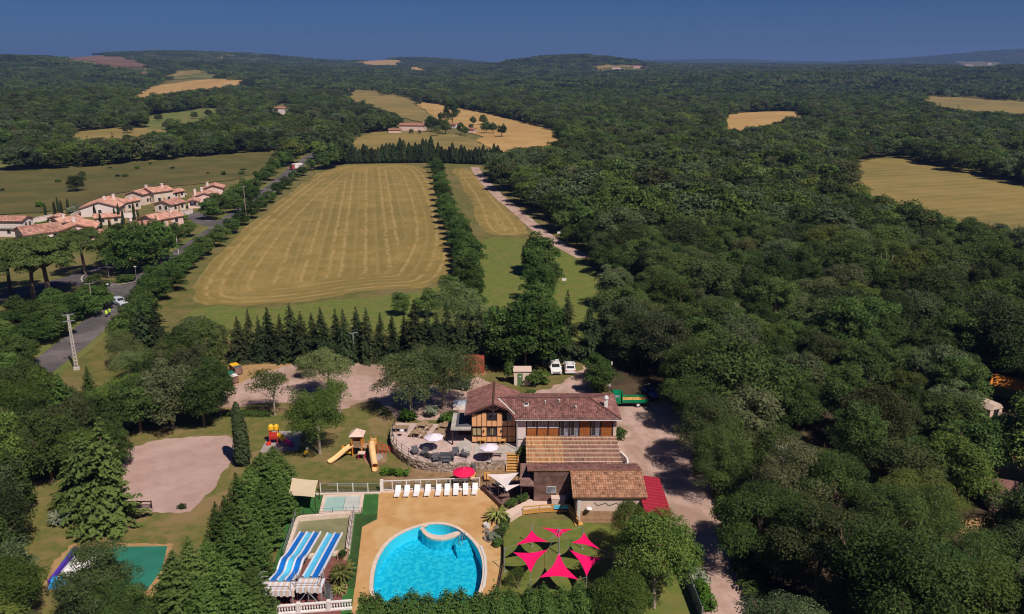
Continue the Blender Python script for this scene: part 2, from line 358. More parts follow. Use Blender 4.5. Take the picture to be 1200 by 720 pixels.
    def build(s, name, m, parent=None, world=True, label=None, cat=None, group=None, kind=None):
        if parent and world:
            o = parent.location; s.v = [(v[0] - o[0], v[1] - o[1], v[2] - o[2]) for v in s.v]
            if parent.parent:
                o = parent.parent.location; s.v = [(v[0] - o[0], v[1] - o[1], v[2] - o[2]) for v in s.v]
        ob = link(name, s.mesh(name, m), parent)
        return tagit(ob, label, cat, group, kind)
def dup(root, loc=None, rz=None, label=None, group=None, scale=None):
    r = root.copy(); COL.objects.link(r)
    if loc is not None: r.location = loc
    if rz is not None: r.rotation_euler = (0, 0, rz)
    if scale: r.scale = scale
    if label: r['label'] = label
    if group: r['group'] = group
    for ch in KIDS(root):
        c = ch.copy(); COL.objects.link(c); c.parent = r
        for g in KIDS(ch):
            d = g.copy(); COL.objects.link(d); d.parent = c
    return r
def KIDS(o): return [c for c in COL.objects if c.parent == o]
def rag(poly, amp, step):
    out = []; n_ = len(poly)
    for i in range(n_):
        a, b = poly[i], poly[(i + 1) % n_]; k = max(1, int((b - a).length / step))
        for j in range(k):
            p = a.lerp(b, j / k); w = Vector((math.sin(p.x * 1.9 / step + p.y * .7 / step) + .6 * math.sin(p.y * 2.9 / step + 1.7) + RAG.uniform(-.8, .8), math.sin(p.y * 2.1 / step + 2) + .6 * math.sin(p.x * 2.7 / step) + RAG.uniform(-.8, .8), 0)); out.append(p + w * amp * .5)
    return out
RAG = random.Random(2)
def patch(name, poly, m, off, res=None, smooth=1, kind='structure', holes=None, rough=None):
    poly = chaikin([Vector((p[0], p[1], 0)) for p in poly], smooth) if smooth else [Vector((p[0], p[1], 0)) for p in poly]
    if rough: poly = rag(poly, *rough)
    bm = bmesh.new()
    if holes:
        es = []
        for ring in [poly] + holes:
            vv = [bm.verts.new((p[0], p[1], 0)) for p in ring]
            es += [bm.edges.new((vv[i], vv[(i + 1) % len(vv)])) for i in range(len(vv))]
        bmesh.ops.triangle_fill(bm, use_beauty=True, edges=es)
    else:
        bm.faces.new([bm.verts.new(p) for p in poly]); 
        bmesh.ops.triangulate(bm, faces=bm.faces)
    if res:
        xs = [p.x for p in poly]; ys = [p.y for p in poly]
        for a0, a1, nx in ((min(xs), max(xs), (1, 0, 0)), (min(ys), max(ys), (0, 1, 0))):
            a = math.floor(a0 / res) * res + res
            while a < a1:
                bmesh.ops.bisect_plane(bm, geom=bm.verts[:] + bm.edges[:] + bm.faces[:], plane_co=(a * nx[0], a * nx[1], 0), plane_no=nx); a += res
    bmesh.ops.recalc_face_normals(bm, faces=bm.faces)
    for v in bm.verts: v.co.z = float(TZ(v.co.x, v.co.y)) + off
    bm.normal_update()
    if sum(f.normal.z for f in bm.faces) < 0: bmesh.ops.reverse_faces(bm, faces=bm.faces[:])
    me = bpy.data.meshes.new(name); bm.to_mesh(me); bm.free(); me.materials.append(MATS[m])
    return tagit(link(name, me), kind=kind)
def band(name, pts, w, m, off, smooth=2, kind='structure'):
    pts = chaikin([Vector((p[0], p[1], 0)) for p in pts], smooth, False)
    vs_, fs_ = [], []
    for i, p in enumerate(pts):
        d = (pts[min(i + 1, len(pts) - 1)] - pts[max(i - 1, 0)]).normalized(); nrm = Vector((-d.y, d.x, 0)) * w / 2
        for q in (p + nrm, p - nrm): vs_.append((q.x, q.y, float(TZ(q.x, q.y)) + off))
        if i: fs_.append((2 * i - 2, 2 * i - 1, 2 * i + 1, 2 * i))
    mb = MB().add(vs_, fs_); me = mb.mesh(name, m)
    if me.polygons[0].normal.z < 0: me.flip_normals()
    return tagit(link(name, me), kind=kind)
def hits(pp): return [hit(*p) for p in pp]
def ats(pp, z=0.0): return [at(p[0], p[1], z) for p in pp]
def tile_roof(name, poly, m, parent, pitch=.25, row=.42, amp=.05, seg=4, thick=.1):
    """a slope of half-round tiles in overlapping courses; poly is convex, its first edge the eave"""
    P = [Vector(p) for p in poly]; o = P[0]; u = (P[1] - P[0]).normalized(); nn = (P[1] - P[0]).cross(P[2] - P[0]).normalized()
    if nn.z < 0: nn = -nn
    v = nn.cross(u); cen = sum(P, Vector()) / len(P)
    if (cen - o).dot(v) < 0: v = -v
    us = [(p - o).dot(u) for p in P]; vv = [(p - o).dot(v) for p in P]
    nu = int((max(us) - min(us)) / pitch) + 2; nv = int(max(vv) / row) + 2
    u0 = min(us) - pitch * .5; bm = bmesh.new(); tl = bm.faces.layers.float.new('tint'); rnd = random.Random(len(name) + nu)
    for j in range(nv):
        rows = []
        for vj, hz in ((j * row - .02, .045), ((j + 1) * row + .02, .0)):
            rows.append([bm.verts.new(o + u * (u0 + i * pitch / seg) + v * vj + nn * (hz + amp * math.sin(math.pi * (i % seg) / seg + .2))) for i in range(nu * seg + 1)])
        for i in range(nu * seg):
            if i % seg == 0: t = min(1, max(0, rnd.gauss(.5, .22)))
            f = bm.faces.new((rows[0][i], rows[0][i + 1], rows[1][i + 1], rows[1][i])); f[tl] = t
    for i in range(len(P)):
        a, b = P[i], P[(i + 1) % len(P)]; no = (b - a).cross(nn).normalized()
        if (cen - a).dot(no) > 0: no = -no
        bmesh.ops.bisect_plane(bm, geom=bm.verts[:] + bm.edges[:] + bm.faces[:], plane_co=a, plane_no=no, clear_outer=True)
    k = [bm.verts.new(p - nn * .02) for p in P]; k2 = [bm.verts.new(p - nn * (thick + .02)) for p in P]
    F = [bm.faces.new(k), bm.faces.new(k2[::-1])] + [bm.faces.new((k[i], k2[i], k2[(i + 1) % len(P)], k[(i + 1) % len(P)])) for i in range(len(P))]
    for f in F: f[tl] = .3
    bm.normal_update()
    for f in bm.faces:
        if f not in F and f.normal.dot(nn) < 0: f.normal_flip()
    if F[0].normal.dot(nn) < 0:
        for f in F: f.normal_flip()
    off = parent.location.copy()
    if parent.parent: off += parent.parent.location
    for vt in bm.verts: vt.co -= off
    me = bpy.data.meshes.new(name); bm.to_mesh(me); bm.free(); me.materials.append(MATS[m])
    return link(name, me, parent)
# ------------------------------------------------------------------ ground, fields, roads
POOL = chaikin(ats([(437, 700), (438, 675), (443, 655), (457, 634), (480, 621), (507, 614), (531, 617), (548, 629), (560, 643), (566, 660), (565, 682), (558, 702), (535, 716), (500, 722), (460, 716)]), 2)
def grow(poly, d):
    c = sum(poly, Vector()) / len(poly); return [p + (p - c).normalized() * d for p in poly]
def axis(spec):
    out = [spec[0][0]]
    for a, b, st in spec:
        n_ = max(1, round((b - a) / st)); out += [a + (b - a) * (i + 1) / n_ for i in range(n_)]
    return np.array(out)
gx = axis([(-8600, -3000, 140), (-3000, -600, 50), (-600, -150, 25), (-150, -40, 10), (-40, 30, 1), (30, 150, 10), (150, 600, 25), (600, 3000, 50), (3000, 8600, 140)])
gy = axis([(-300, 40, 20), (40, 60, 4), (60, 90, 1), (90, 450, 15), (450, 3000, 30), (3000, 6000, 75), (6000, 12600, 160)])
GX, GY = np.meshgrid(gx, gy); GZ = TZ(GX, GY)
nx_, ny_ = len(gx), len(gy); ids = np.arange(nx_ * ny_).reshape(ny_, nx_)
quads = np.stack([ids[:-1, :-1], ids[:-1, 1:], ids[1:, 1:], ids[1:, :-1]], -1).reshape(-1, 4)
V = np.stack([GX, GY, GZ], -1).reshape(-1, 3); cen = V[quads].mean(1)
quads = quads[~inside(grow(POOL, .9), cen[:, 0], cen[:, 1])]
me = bpy.data.meshes.new('ground'); me.from_pydata(V.tolist(), [], quads.tolist()); me.materials.append(MATS['grass'])
me.polygons.foreach_set('use_smooth', [True] * len(me.polygons)); tagit(link('ground', me), kind='structure')

FIELDS = []                                    # pixel outlines kept free of trees
def field(name, pp, m, off=.6, res=25, smooth=1):
    FIELDS.append(pp); P_ = hits(pp); dd = sum(p.y for p in P_) / len(P_); o_ = patch(name, P_, m, off, res, smooth, rough=(dd * .004, dd * .015))
    if m == 'mown':                              # headland rounds follow the edge, the rest runs up the field
        me = o_.data; Q = chaikin([Vector((p.x, p.y, 0)) for p in P_], 3); A = np.array([(p.x, p.y) for p in Q]); B = np.roll(A, -1, 0)
        v = np.array([(q.co.x, q.co.y) for q in me.vertices]); D = np.full(len(v), 1e9)
        for a, b in zip(A, B):
            ab = b - a; t = np.clip(((v - a) @ ab) / (ab @ ab + 1e-9), 0, 1); D = np.minimum(D, np.linalg.norm(v - a - t[:, None] * ab, axis=1))
        ln = np.where(D < 15, D, 15 + v[:, 0] * .985 + v[:, 1] * .17)
        me.attributes.new('lane', 'FLOAT', 'POINT').data.foreach_set('value', ln.astype(np.float32))
    return o_
field('mown_field', [(221, 350), (229, 330), (255, 300), (290, 265), (345, 222), (378, 200), (410, 193), (470, 192), (496, 196), (512, 218), (527, 247), (537, 272), (536, 298), (527, 324), (505, 338), (430, 341), (370, 352), (300, 359), (245, 359)], 'mown', .03, 2.0, 2)
field('strip_field', [(527, 197), (556, 198), (584, 232), (612, 262), (621, 278), (563, 276), (557, 245), (545, 222)], 'mown', .03, 2.0, 1)
patch('hay_margin', ats([(200, 372), (245, 357), (300, 362), (400, 352), (505, 341), (545, 330), (563, 278), (621, 280), (650, 288), (690, 305), (722, 350), (700, 420), (560, 400), (380, 400), (240, 400)]), 'fresh_lawn', .015, None, 1, rough=(1.5, 4))
field('olive_field', [(405, 175), (427, 157), (460, 154), (500, 155), (553, 160), (583, 184), (560, 190), (410, 187)], 'olive_field', .35)
field('wheat_field', [(554, 160), (600, 163), (640, 158), (672, 164), (592, 186), (583, 184)], 'wheat', .5)
field('wheat_field', [(483, 117), (503, 121), (543, 128), (583, 136), (640, 151), (672, 161), (640, 162), (600, 166), (553, 159), (510, 140)], 'wheat', .4)
field('olive_field', [(398, 104), (440, 107), (482, 117), (512, 141), (500, 146), (440, 130), (413, 121)], 'olive_field', .6)
field('wheat_field', [(150, 117), (167, 104), (200, 98), (260, 93), (303, 97), (247, 105), (187, 114), (160, 120)], 'wheat', .8)
field('green_field', [(184, 91), (250, 87), (266, 92), (200, 98)], 'green_meadow', .8)
field('wheat_field', [(205, 84), (240, 82), (240, 87), (190, 91)], 'olive_field', .8)
field('ploughed_field', [(60, 66), (100, 64.5), (133, 66), (163, 72), (181, 79), (153, 81), (110, 75)], 'brown_field', 1.2)
field('green_field', [(172, 136), (262, 126), (256, 136), (230, 147), (180, 155), (168, 148)], 'green_meadow', .5)
field('pale_field', [(82, 156), (142, 150), (200, 152), (212, 156), (150, 165), (92, 172)], 'olive_field', .5)
field('green_field', [(82, 160), (100, 164), (94, 176), (86, 170)], 'green_meadow', .7)
field('green_field', [(-60, 186), (25, 184), (22, 198), (-60, 204)], 'green_meadow', .5)
field('meadow', [(-80, 204), (80, 199), (240, 184), (335, 177), (330, 188), (290, 208), (258, 214), (130, 226), (96, 248), (-90, 256)], 'meadow', .25)
field('wheat_field', [(846, 138), (872, 132), (936, 131), (951, 139), (905, 149), (848, 158)], 'wheat', .6)
field('olive_field', [(989, 194), (1045, 184), (1100, 198), (1210, 219), (1320, 244), (1320, 300), (1210, 275), (1150, 270), (1075, 252), (1005, 230)], 'olive_field', .3)
field('olive_field', [(1068, 113), (1130, 115), (1300, 127), (1300, 142), (1180, 136), (1130, 133), (1100, 130)], 'olive_field', .9)
field('hill_field', [(690, 78.5), (745, 77), (775, 81), (700, 82.5)], 'olive_field', 1.5)
field('hill_field', [(418, 73), (445, 70), (472, 71), (470, 77), (425, 77)], 'wheat', 2.0)
field('hill_field', [(475, 79), (500, 80), (502, 84), (478, 82)], 'wheat', 2.0)
FIELDS += [[(90, 205), (300, 200), (300, 300), (-60, 300), (-60, 250)], [(335, 200), (350, 186), (372, 176), (400, 158), (428, 132), (434, 132), (408, 165), (380, 182), (345, 206)],
           [(466, 132), (555, 136), (600, 150), (600, 166), (540, 164), (460, 158)], [(322, 124), (334, 121), (342, 126), (341, 137), (330, 139), (318, 136)],
           [(1120, 72), (1175, 73), (1175, 79), (1118, 78)], [(163, 82), (178, 82), (178, 91), (163, 91)], [(880, 138), (910, 140), (908, 150), (885, 148)]]

# near grounds
patch('woodland_floor', ats([(724, 350), (724, 405), (745, 432), (785, 452), (815, 482), (832, 530), (848, 590), (870, 650), (905, 760), (1500, 760), (1500, 300), (1000, 262), (760, 280)]), 'leaf_litter', .012, None, 1)
patch('lawn', ats([(60, 470), (260, 468), (400, 480), (470, 478), (470, 556), (360, 565), (300, 600), (230, 640), (60, 740), (-80, 740), (-80, 560)]), 'lawn', .008, None, 1, rough=(.8, 2))
patch('lawn', ats([(586, 612), (614, 606), (690, 612), (800, 640), (850, 740), (560, 740), (580, 680)]), 'fresh_lawn', .008, None, 0)
patch('gravel_court', ats([(139, 540), (157, 521), (215, 512), (278, 510), (279, 526), (262, 556), (240, 585), (217, 603), (193, 602), (146, 596)]), 'court_gravel', .03, None, 1, rough=(.35, .7))
YARD = [(225, 470), (255, 462), (300, 440), (345, 426), (400, 424), (450, 426), (456, 442), (505, 454), (548, 446), (560, 441), (600, 462), (640, 458), (668, 444), (686, 428), (704, 420), (722, 412), (716, 424), (702, 436), (693, 461), (735, 478),
        (760, 466), (800, 466), (822, 500), (838, 545), (852, 590), (872, 640), (905, 740), (836, 740), (816, 690), (792, 640), (770, 604), (740, 560), (716, 540), (700, 500), (690, 484), (560, 492), (470, 494), (446, 474), (438, 468), (395, 482), (330, 470), (258, 480)]
patch('gravel_yard', ats(YARD), 'gravel', .02, None, 1, rough=(.5, .9))
patch('dry_ground', ats([(738, 472), (772, 478), (800, 466), (780, 456), (745, 460)]), 'ochre_dirt', .03, None, 2, rough=(.6, .9))
band('gravel_path', [at(*p) for p in [(556, 196), (562, 206), (580, 227), (609, 250), (626, 266), (650, 284), (684, 302)]], 4.2, 'gravel', .04)
ROAD = [(-40, 502), (15, 458), (45, 434), (85, 405), (120, 372), (146, 347), (190, 311), (235, 283), (285, 246), (328, 213), (352, 191), (374, 178), (398, 162), (420, 140)]
band('road', [hit(*p) for p in ROAD], 6.0, 'asphalt', .06)
band('road_verge', [hit(*p) for p in ROAD[:10]], 9.0, 'green_meadow', .03)
band('side_road', [at(*p) for p in [(150, 340), (132, 338), (112, 334), (88, 327), (60, 333), (30, 342), (-40, 358)]], 6.0, 'asphalt', .075)
band('side_road', [at(*p) for p in [(82, 330), (95, 322), (118, 314), (150, 309)]], 5.0, 'asphalt', .09)
band('kerb', [at(*p) for p in [(126, 336.5), (140, 334.5), (155, 332), (167, 329)]], .35, 'concrete', .2)
band('kerb', [at(*p) for p in [(98, 332), (95, 328), (97, 324), (106, 320)]], .35, 'concrete', .2)
band('driveway', [at(*p) for p in [(262, 264), (245, 262), (234, 256), (222, 250)]], 7, 'asphalt', .05)
DECK = ats([(444, 576), (562, 571.5), (569, 578), (582, 590), (586, 604), (584, 618), (588, 646), (587, 672), (582, 735), (410, 735), (424, 618), (442, 609)])
patch('pool_deck', DECK, 'deck', .03, None, 0, holes=[POOL])
TURF = ats([(335, 583), (345, 578), (444, 576), (442, 609), (424, 618), (410, 735), (290, 735), (322, 660), (333, 620)])
patch('turf', TURF, 'turf', .02, None, 0)
patch('darker_turf', ats([(417, 604), (442.3, 603), (440.5, 608.5), (424.5, 617.5), (416, 690), (395, 690), (411, 650)]), 'dark_turf', .04, None, 0)  # second turf piece, a darker green than the rest
patch('red_deck_boards', ats([(318, 735), (328, 672), (345, 657), (408, 652), (402, 690), (398, 735)]), 'red_deck', .05, None, 0)
patch('teal_court', ats([(57, 688), (70, 662), (84, 643), (150, 641), (196, 640.5), (190, 668), (172, 692), (110, 690)]), 'teal_court', .03, None, 0)
patch('court_edge', ats([(48, 692), (64, 660), (80, 640), (150, 637.5), (205, 638), (198, 668), (180, 698), (110, 697)]), 'ochre_dirt', .02, None, 0, rough=(.35, .6))
patch('play_pad', ats([(318, 505.5), (354, 505.5), (349, 528), (304, 531)]), 'grey_pad', .03, None, 0)
patch('mulch_strip', ats([(470, 548), (500, 551), (612, 546), (612, 572), (448, 576), (447, 560), (470, 558)]), 'mulch', .025, None, 0)
patch('sand_pad', ats([(426, 541), (430, 533), (440, 530), (452, 531), (456, 538), (450, 545), (434, 547)]), 'mulch', .03, None, 2, rough=(.12, .4))
patch('rubber_pad', ats([(431, 539), (434, 533.5), (447, 532), (450, 537), (440, 542)]), 'grey_pad', .045, None, 1)
patch('camp_clearing', ats([(1120, 610), (1160, 605), (1175, 615), (1150, 630), (1122, 626)]), 'ochre_dirt', .03, None, 2)
patch('camp_clearing', ats([(1150, 495), (1200, 500), (1210, 570), (1160, 560)]), 'ochre_dirt', .03, None, 2)
patch('dry_patch', ats([(250, 440), (262, 430), (340, 425), (352, 428), (300, 445), (262, 470), (225, 470)]), 'ochre_dirt', .012, None, 2)

patch('woodland_floor', ats([(704, 446), (722, 428), (745, 428), (800, 452), (815, 482), (790, 476), (770, 462), (738, 468), (716, 464)]), 'leaf_litter', .024, None, 1, rough=(.7, 1))
# ------------------------------------------------------------------ foliage meshes
def leaf_mesh(name, C, N, S, T, m, asp=.6, roll=None):
    n_ = len(C); N = N / (np.linalg.norm(N, axis=1, keepdims=True) + 1e-9)
    R = RNG.normal(size=(n_, 3)) if roll is None else roll
    A = np.cross(N, R); A /= np.linalg.norm(A, axis=1, keepdims=True) + 1e-9; B = np.cross(N, A)
    S = S[:, None]; A = A * S; B = B * S * asp
    V_ = np.stack([C - A, C - B * .9 + A * .15, C + A, C + B + A * .1], 1).reshape(-1, 3)
    me = bpy.data.meshes.new(name); me.vertices.add(4 * n_); me.loops.add(4 * n_); me.polygons.add(n_)
    me.vertices.foreach_set('co', V_.ravel()); me.loops.foreach_set('vertex_index', np.arange(4 * n_))
    me.polygons.foreach_set('loop_start', np.arange(n_) * 4); me.polygons.foreach_set('loop_total', np.full(n_, 4))
    a = me.attributes.new('tint', 'FLOAT', 'FACE'); a.data.foreach_set('value', np.clip(T, 0, 1).astype(np.float32))
    me.materials.append(MATS[m]); me.update(); me.validate(); return me
RNG = np.random.default_rng(7)
def unit(n_): v = RNG.normal(size=(n_, 3)); return v / np.linalg.norm(v, axis=1, keepdims=True)
def puff_crown(name, m, h=10., w=8.5, z0=2.2, puffs=46, per=150, leaf=.30, low=-.55, pr=(.20, .34), flat=1.0):
    """broad crown: leaf clumps spread through an uneven ellipsoid"""
    c = np.array([0, 0, (h + z0) / 2]); rad = np.array([w / 2, w / 2, (h - z0) / 2])
    d = unit(puffs * 3); d = d[d[:, 2] > low][:puffs]; k = len(d)
    lump = 1 + .16 * np.sin(d[:, 0] * 3.1 + RNG.uniform(0, 6)) + .14 * np.sin(d[:, 1] * 3.7 + RNG.uniform(0, 6)) + .10 * np.sin(d[:, 2] * 5 + RNG.uniform(0, 6))
    pc = c + d * rad * (RNG.uniform(.50, .80, k) * lump)[:, None]
    r = RNG.uniform(*pr, k) * w / 2 * 1.1
    C, N, T, S = [], [], [], []
    for i in range(k):
        n_ = int(per * (r[i] / r.mean()) ** 2); u = unit(n_); u[:, 2] = np.where(u[:, 2] < -.35, -u[:, 2], u[:, 2])
        q = RNG.uniform(.45, 1.12, n_) ** .6
        C.append(pc[i] + u * r[i] * q[:, None] * np.array([1.12, 1.12, .8]))
        N.append(u * .7 + RNG.normal(size=(n_, 3)) * .45 + np.array([0, 0, .35]))
        T.append(np.clip(RNG.normal(.42, .24, n_) + RNG.normal(0, .13), 0, 1)); S.append(RNG.uniform(.6, 1.25, n_) * leaf)
    return leaf_mesh(name, np.concatenate(C), np.concatenate(N), np.concatenate(S), np.concatenate(T), m), pc
def trunk_mesh(name, pc, h, r=.22, m='bark', limbs=9, z0=2.2, bare=0):
    mb = MB(); a, b = RNG.uniform(-.3, .3, 2); top = Vector((a, b, z0 + (h - z0) * .45))
    mid = Vector((a * .3, b * .3, z0 * .9)); mb.chain([(0, 0, -.3), mid, top], [r * 1.25, r, r * .45], 8)
    tips = []
    for i in RNG.choice(len(pc), min(limbs, len(pc)), replace=False):
        p = Vector(pc[i]); tips.append(p); s = mid.lerp(top, RNG.uniform(.0, .9)); q = s.lerp(p, .5) + Vector((0, 0, .35))
        mb.chain([s, q, p], [r * .42, r * .28, r * .1], 5)
    for i in range(bare):                       # bare twigs standing out of the crown
        p = tips[i % len(tips)]; o_ = (p - Vector((0, 0, h * .5))).normalized(); e = p + o_ * 1.3 + Vector((0, 0, .6))
        mb.chain([p, e], [.05, .015], 4)
        for k in range(3): mb.chain([p.lerp(e, .5 + .15 * k), e + Vector(RNG.uniform(-.7, .7, 3))], [.025, .01], 4)
    return mb.mesh(name, m)
def cone_crown(name, m, h=10., w=4.2, z0=.5, whorls=24, nb=11, leaf=.34, droop=.35, gap=.12):
    C, N, T, S, R = [], [], [], [], []
    for j in range(whorls):
        f = j / (whorls - 1); z = z0 + (h - z0) * f ** .92; L = w / 2 * (1 - f) ** .85 + .08
        for b in range(max(4, int(nb * (1 - .5 * f)))):
            if RNG.random() < gap: continue
            a = RNG.uniform(0, 2 * math.pi); l_ = L * RNG.uniform(.7, 1.12); ca, sa = math.cos(a), math.sin(a)
            k = max(3, int(l_ / leaf * 3.4)); t = np.linspace(.12, 1, k) + RNG.uniform(-.03, .03, k)
            side = RNG.uniform(-1, 1, k) * .34 * l_ * (1.15 - t) + RNG.normal(0, .05, k)
            x = ca * t * l_ - sa * side; y = sa * t * l_ + ca * side; zz = z - droop * l_ * t * t + .12 * l_ * t + RNG.normal(0, .05, k)
            C.append(np.stack([x, y, zz], 1)); N.append(np.stack([ca * .45 + RNG.normal(0, .3, k), sa * .45 + RNG.normal(0, .3, k), .75 + RNG.normal(0, .25, k)], 1))
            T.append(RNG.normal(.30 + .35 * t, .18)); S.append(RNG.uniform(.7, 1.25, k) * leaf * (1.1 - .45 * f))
    return leaf_mesh(name, np.concatenate(C), np.concatenate(N), np.concatenate(S), np.concatenate(T), m, .45)
def column_crown(name, m, h=6., w=1.2, n_=1500, leaf=.16, z0=.2, shape=.55):
    f = RNG.uniform(0, 1, n_); prof = np.minimum(1, (f / .18 + .35)) * (1 - f ** 2.6) ** shape; a = RNG.uniform(0, 2 * math.pi, n_)
    lump = 1 + .10 * np.sin(3 * a + 9 * f) + RNG.normal(0, .06, n_); r = w / 2 * prof * lump * RNG.uniform(.75, 1.05, n_)
    C = np.stack([np.cos(a) * r, np.sin(a) * r, z0 + f * (h - z0)], 1)
    N = np.stack([np.cos(a), np.sin(a), np.full(n_, .45)], 1) + RNG.normal(0, .38, (n_, 3))
    return leaf_mesh(name, C, N, RNG.uniform(.6, 1.3, n_) * leaf, RNG.normal(.45, .25, n_), m, .6)
def bare_trunk(name, h, r, m='bark', top=.9): return MB().chain([(0, 0, -.3), (0, 0, h * .5), (0, 0, h * top)], [r * 1.2, r * .7, r * .15], 7).mesh(name, m)

KIND = {}
def kind(k, lst): KIND[k] = lst
def mk(n_, m, hh, ww, zz, bark='bark', r=.22, bare=0, **kw):
    o_ = []
    for i in range(n_):
        cr, pc = puff_crown('crown', m, hh, ww, zz, **kw); o_.append((trunk_mesh('trunk', pc, hh, r, bark, z0=max(zz, 1.6), bare=bare), cr))
    return o_
kind('oak', [q for m_ in ('oak_leaf', 'oak_leaf', 'oak_leaf_yellow', 'oak_leaf', 'oak_leaf_grey', 'oak_leaf_brown', 'oak_leaf') for q in mk(1, m_, 10, 9.4, .4, puffs=72, per=200, leaf=.165, bare=4, low=-.8, pr=(.14, .30))])
kind('near_oak', [q for m_ in ('oak_leaf', 'oak_leaf_yellow', 'oak_leaf_grey', 'oak_leaf_brown', 'oak_leaf') for q in mk(1, m_, 10, 9.4, .4, puffs=74, per=430, leaf=.10, bare=5, low=-.8, pr=(.14, .30))])
kind('light', mk(3, 'bright_leaf', 10, 8, 2.2, puffs=56, per=330, leaf=.115, r=.2, bark='pale_bark', low=-.75))
kind('sparse', mk(2, 'bright_leaf', 10, 9, 2.6, puffs=36, per=95, leaf=.165, r=.18, bark='pale_bark', pr=(.2, .32)))
kind('grey', mk(3, 'grey_leaf', 10, 9, 2.0, puffs=56, per=260, leaf=.13, r=.25, bark='pale_bark'))
kind('hedge', mk(5, 'hedge_leaf', 7, 6, .3, puffs=46, per=130, leaf=.18, r=.14, low=-.9))
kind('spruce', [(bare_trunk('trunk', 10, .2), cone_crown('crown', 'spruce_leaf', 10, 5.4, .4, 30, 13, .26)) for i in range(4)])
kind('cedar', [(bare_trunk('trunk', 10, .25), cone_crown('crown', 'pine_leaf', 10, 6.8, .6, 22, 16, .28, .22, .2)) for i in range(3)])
kind('leyland', [(bare_trunk('trunk', 7, .14), cone_crown('crown', 'hedge_leaf', 7, 4.0, .2, 32, 18, .16, -.25, .05)) for i in range(3)])
kind('cypress', [(bare_trunk('trunk', 7, .1, top=.6), column_crown('crown', 'spruce_leaf', 7, 1.5, 2600, .17)) for i in range(2)])
kind('row_cypress', [(bare_trunk('trunk', 7, .1, top=.6), column_crown('crown', 'spruce_leaf', 7, 2.3, 1300, .3, .2, .8)) for i in range(3)])
kind('dead', [(trunk_mesh('trunk', unit(26) * 2.6 + np.array([0, 0, 6.5]), 9, .16, 'pale_bark', 26, 3, 8), leaf_mesh('crown', unit(60) * 2.3 + np.array([0, 0, 6.]), unit(60), np.full(60, .2), np.full(60, .5), 'oak_leaf'))])
def pine():
    mb = MB(); tips = []
    mb.chain([(0, 0, -.3), (.25, .1, 4), (.5, .1, 7.2)], [.45, .34, .28], 8)
    for i in range(9):
        a = i * 2 * math.pi / 9 + RNG.uniform(-.2, .2); L = RNG.uniform(2.2, 5.2); e = Vector((.5 + math.cos(a) * L, .1 + math.sin(a) * L, 10.2 + RNG.uniform(-.5, .5)))
        s = Vector((.45, .1, RNG.uniform(5.6, 7.2))); mb.chain([s, s.lerp(e, .55) + Vector((0, 0, -.3)), e], [.2, .13, .05], 6); tips.append(e)
    C, N, T, S = [], [], [], []
    for i in range(96):
        a = RNG.uniform(0, 2 * math.pi); q = math.sqrt(RNG.random()) * 6.2; pc = np.array([.5 + math.cos(a) * q, math.sin(a) * q, 11.4 - .075 * q * q + RNG.normal(0, .3) - RNG.uniform(0, 1.6) * (i % 3 == 0)])
        n_ = 190; u = unit(n_); u[:, 2] = np.abs(u[:, 2]) - .25
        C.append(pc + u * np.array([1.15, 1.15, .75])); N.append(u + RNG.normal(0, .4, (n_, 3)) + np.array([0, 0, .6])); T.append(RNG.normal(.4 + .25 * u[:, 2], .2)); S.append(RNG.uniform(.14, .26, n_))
    return mb.mesh('trunk', 'bark'), leaf_mesh('crown', np.concatenate(C), np.concatenate(N), np.concatenate(S), np.concatenate(T), 'pine_leaf', .45)
kind('umbrella_pine', [pine() for i in range(2)])
SIZE = dict(near_oak=(10, 9.4), oak=(10, 9.4), light=(10, 8), sparse=(10, 9), grey=(10, 9), hedge=(7, 6), spruce=(10, 5.4), cedar=(10, 6.8), leyland=(7, 4), cypress=(7, 1.5), row_cypress=(7, 2.3), dead=(9, 6), umbrella_pine=(12.5, 14))
NAME = dict(near_oak='oak_tree', oak='oak_tree', light='garden_tree', sparse='young_tree', grey='willow_tree', hedge='hedgerow_tree', spruce='spruce_tree', cedar='cedar_tree', leyland='conifer_tree', cypress='cypress_tree', row_cypress='conifer_tree', dead='dead_tree', umbrella_pine='umbrella_pine')
RT = random.Random(11)
def tree(k, loc, h, w=None, label='', group=None, name=None, var=None):
    H0, W0 = SIZE[k]; w = w or h * W0 / H0; tr_, cr = RT.choice(KIND[k]) if var is None else KIND[k][var]
    sx = w / W0 * RT.uniform(.94, 1.06)
    cn = RT.uniform(.8, 1.22) if k in ('spruce', 'leyland', 'cedar', 'row_cypress') else 1
    e = thing(name or NAME[k], label, 'tree', loc, RT.uniform(0, 6.28), group, (sx * cn, w / W0 * cn, h / H0 * (1 if cn == 1 else RT.uniform(.88, 1.1))))
    e.rotation_euler.x = RT.gauss(0, .025); e.rotation_euler.y = RT.gauss(0, .025)
    link('trunk', tr_, e); link('crown', cr, e); return e
def trees(k, lst, label, group, name=None, jit=0):
    for t in lst:
        p = at(t[0], t[1]); tree(k, p, t[2] * RT.uniform(1 - jit, 1 + jit), (t[3] if len(t) > 3 else None), label, group, name)
SHRUB = {m: [puff_crown('foliage', m, 1.3, 1.6, .05, 12, 60, .13, -.9, (.35, .5))[0] for i in range(2)] for m in ('spruce_leaf', 'bush_leaf', 'hedge_leaf', 'silver_leaf', 'bright_leaf', 'purple_leaf')}
def shrub(loc, h, w, m, label, group=None, name='shrub'):
    o_ = link(name, RT.choice(SHRUB[m]), None, loc, RT.uniform(0, 6.28), (w / 1.6, w / 1.6, h / 1.3)); return tagit(o_, label, 'shrub', group)

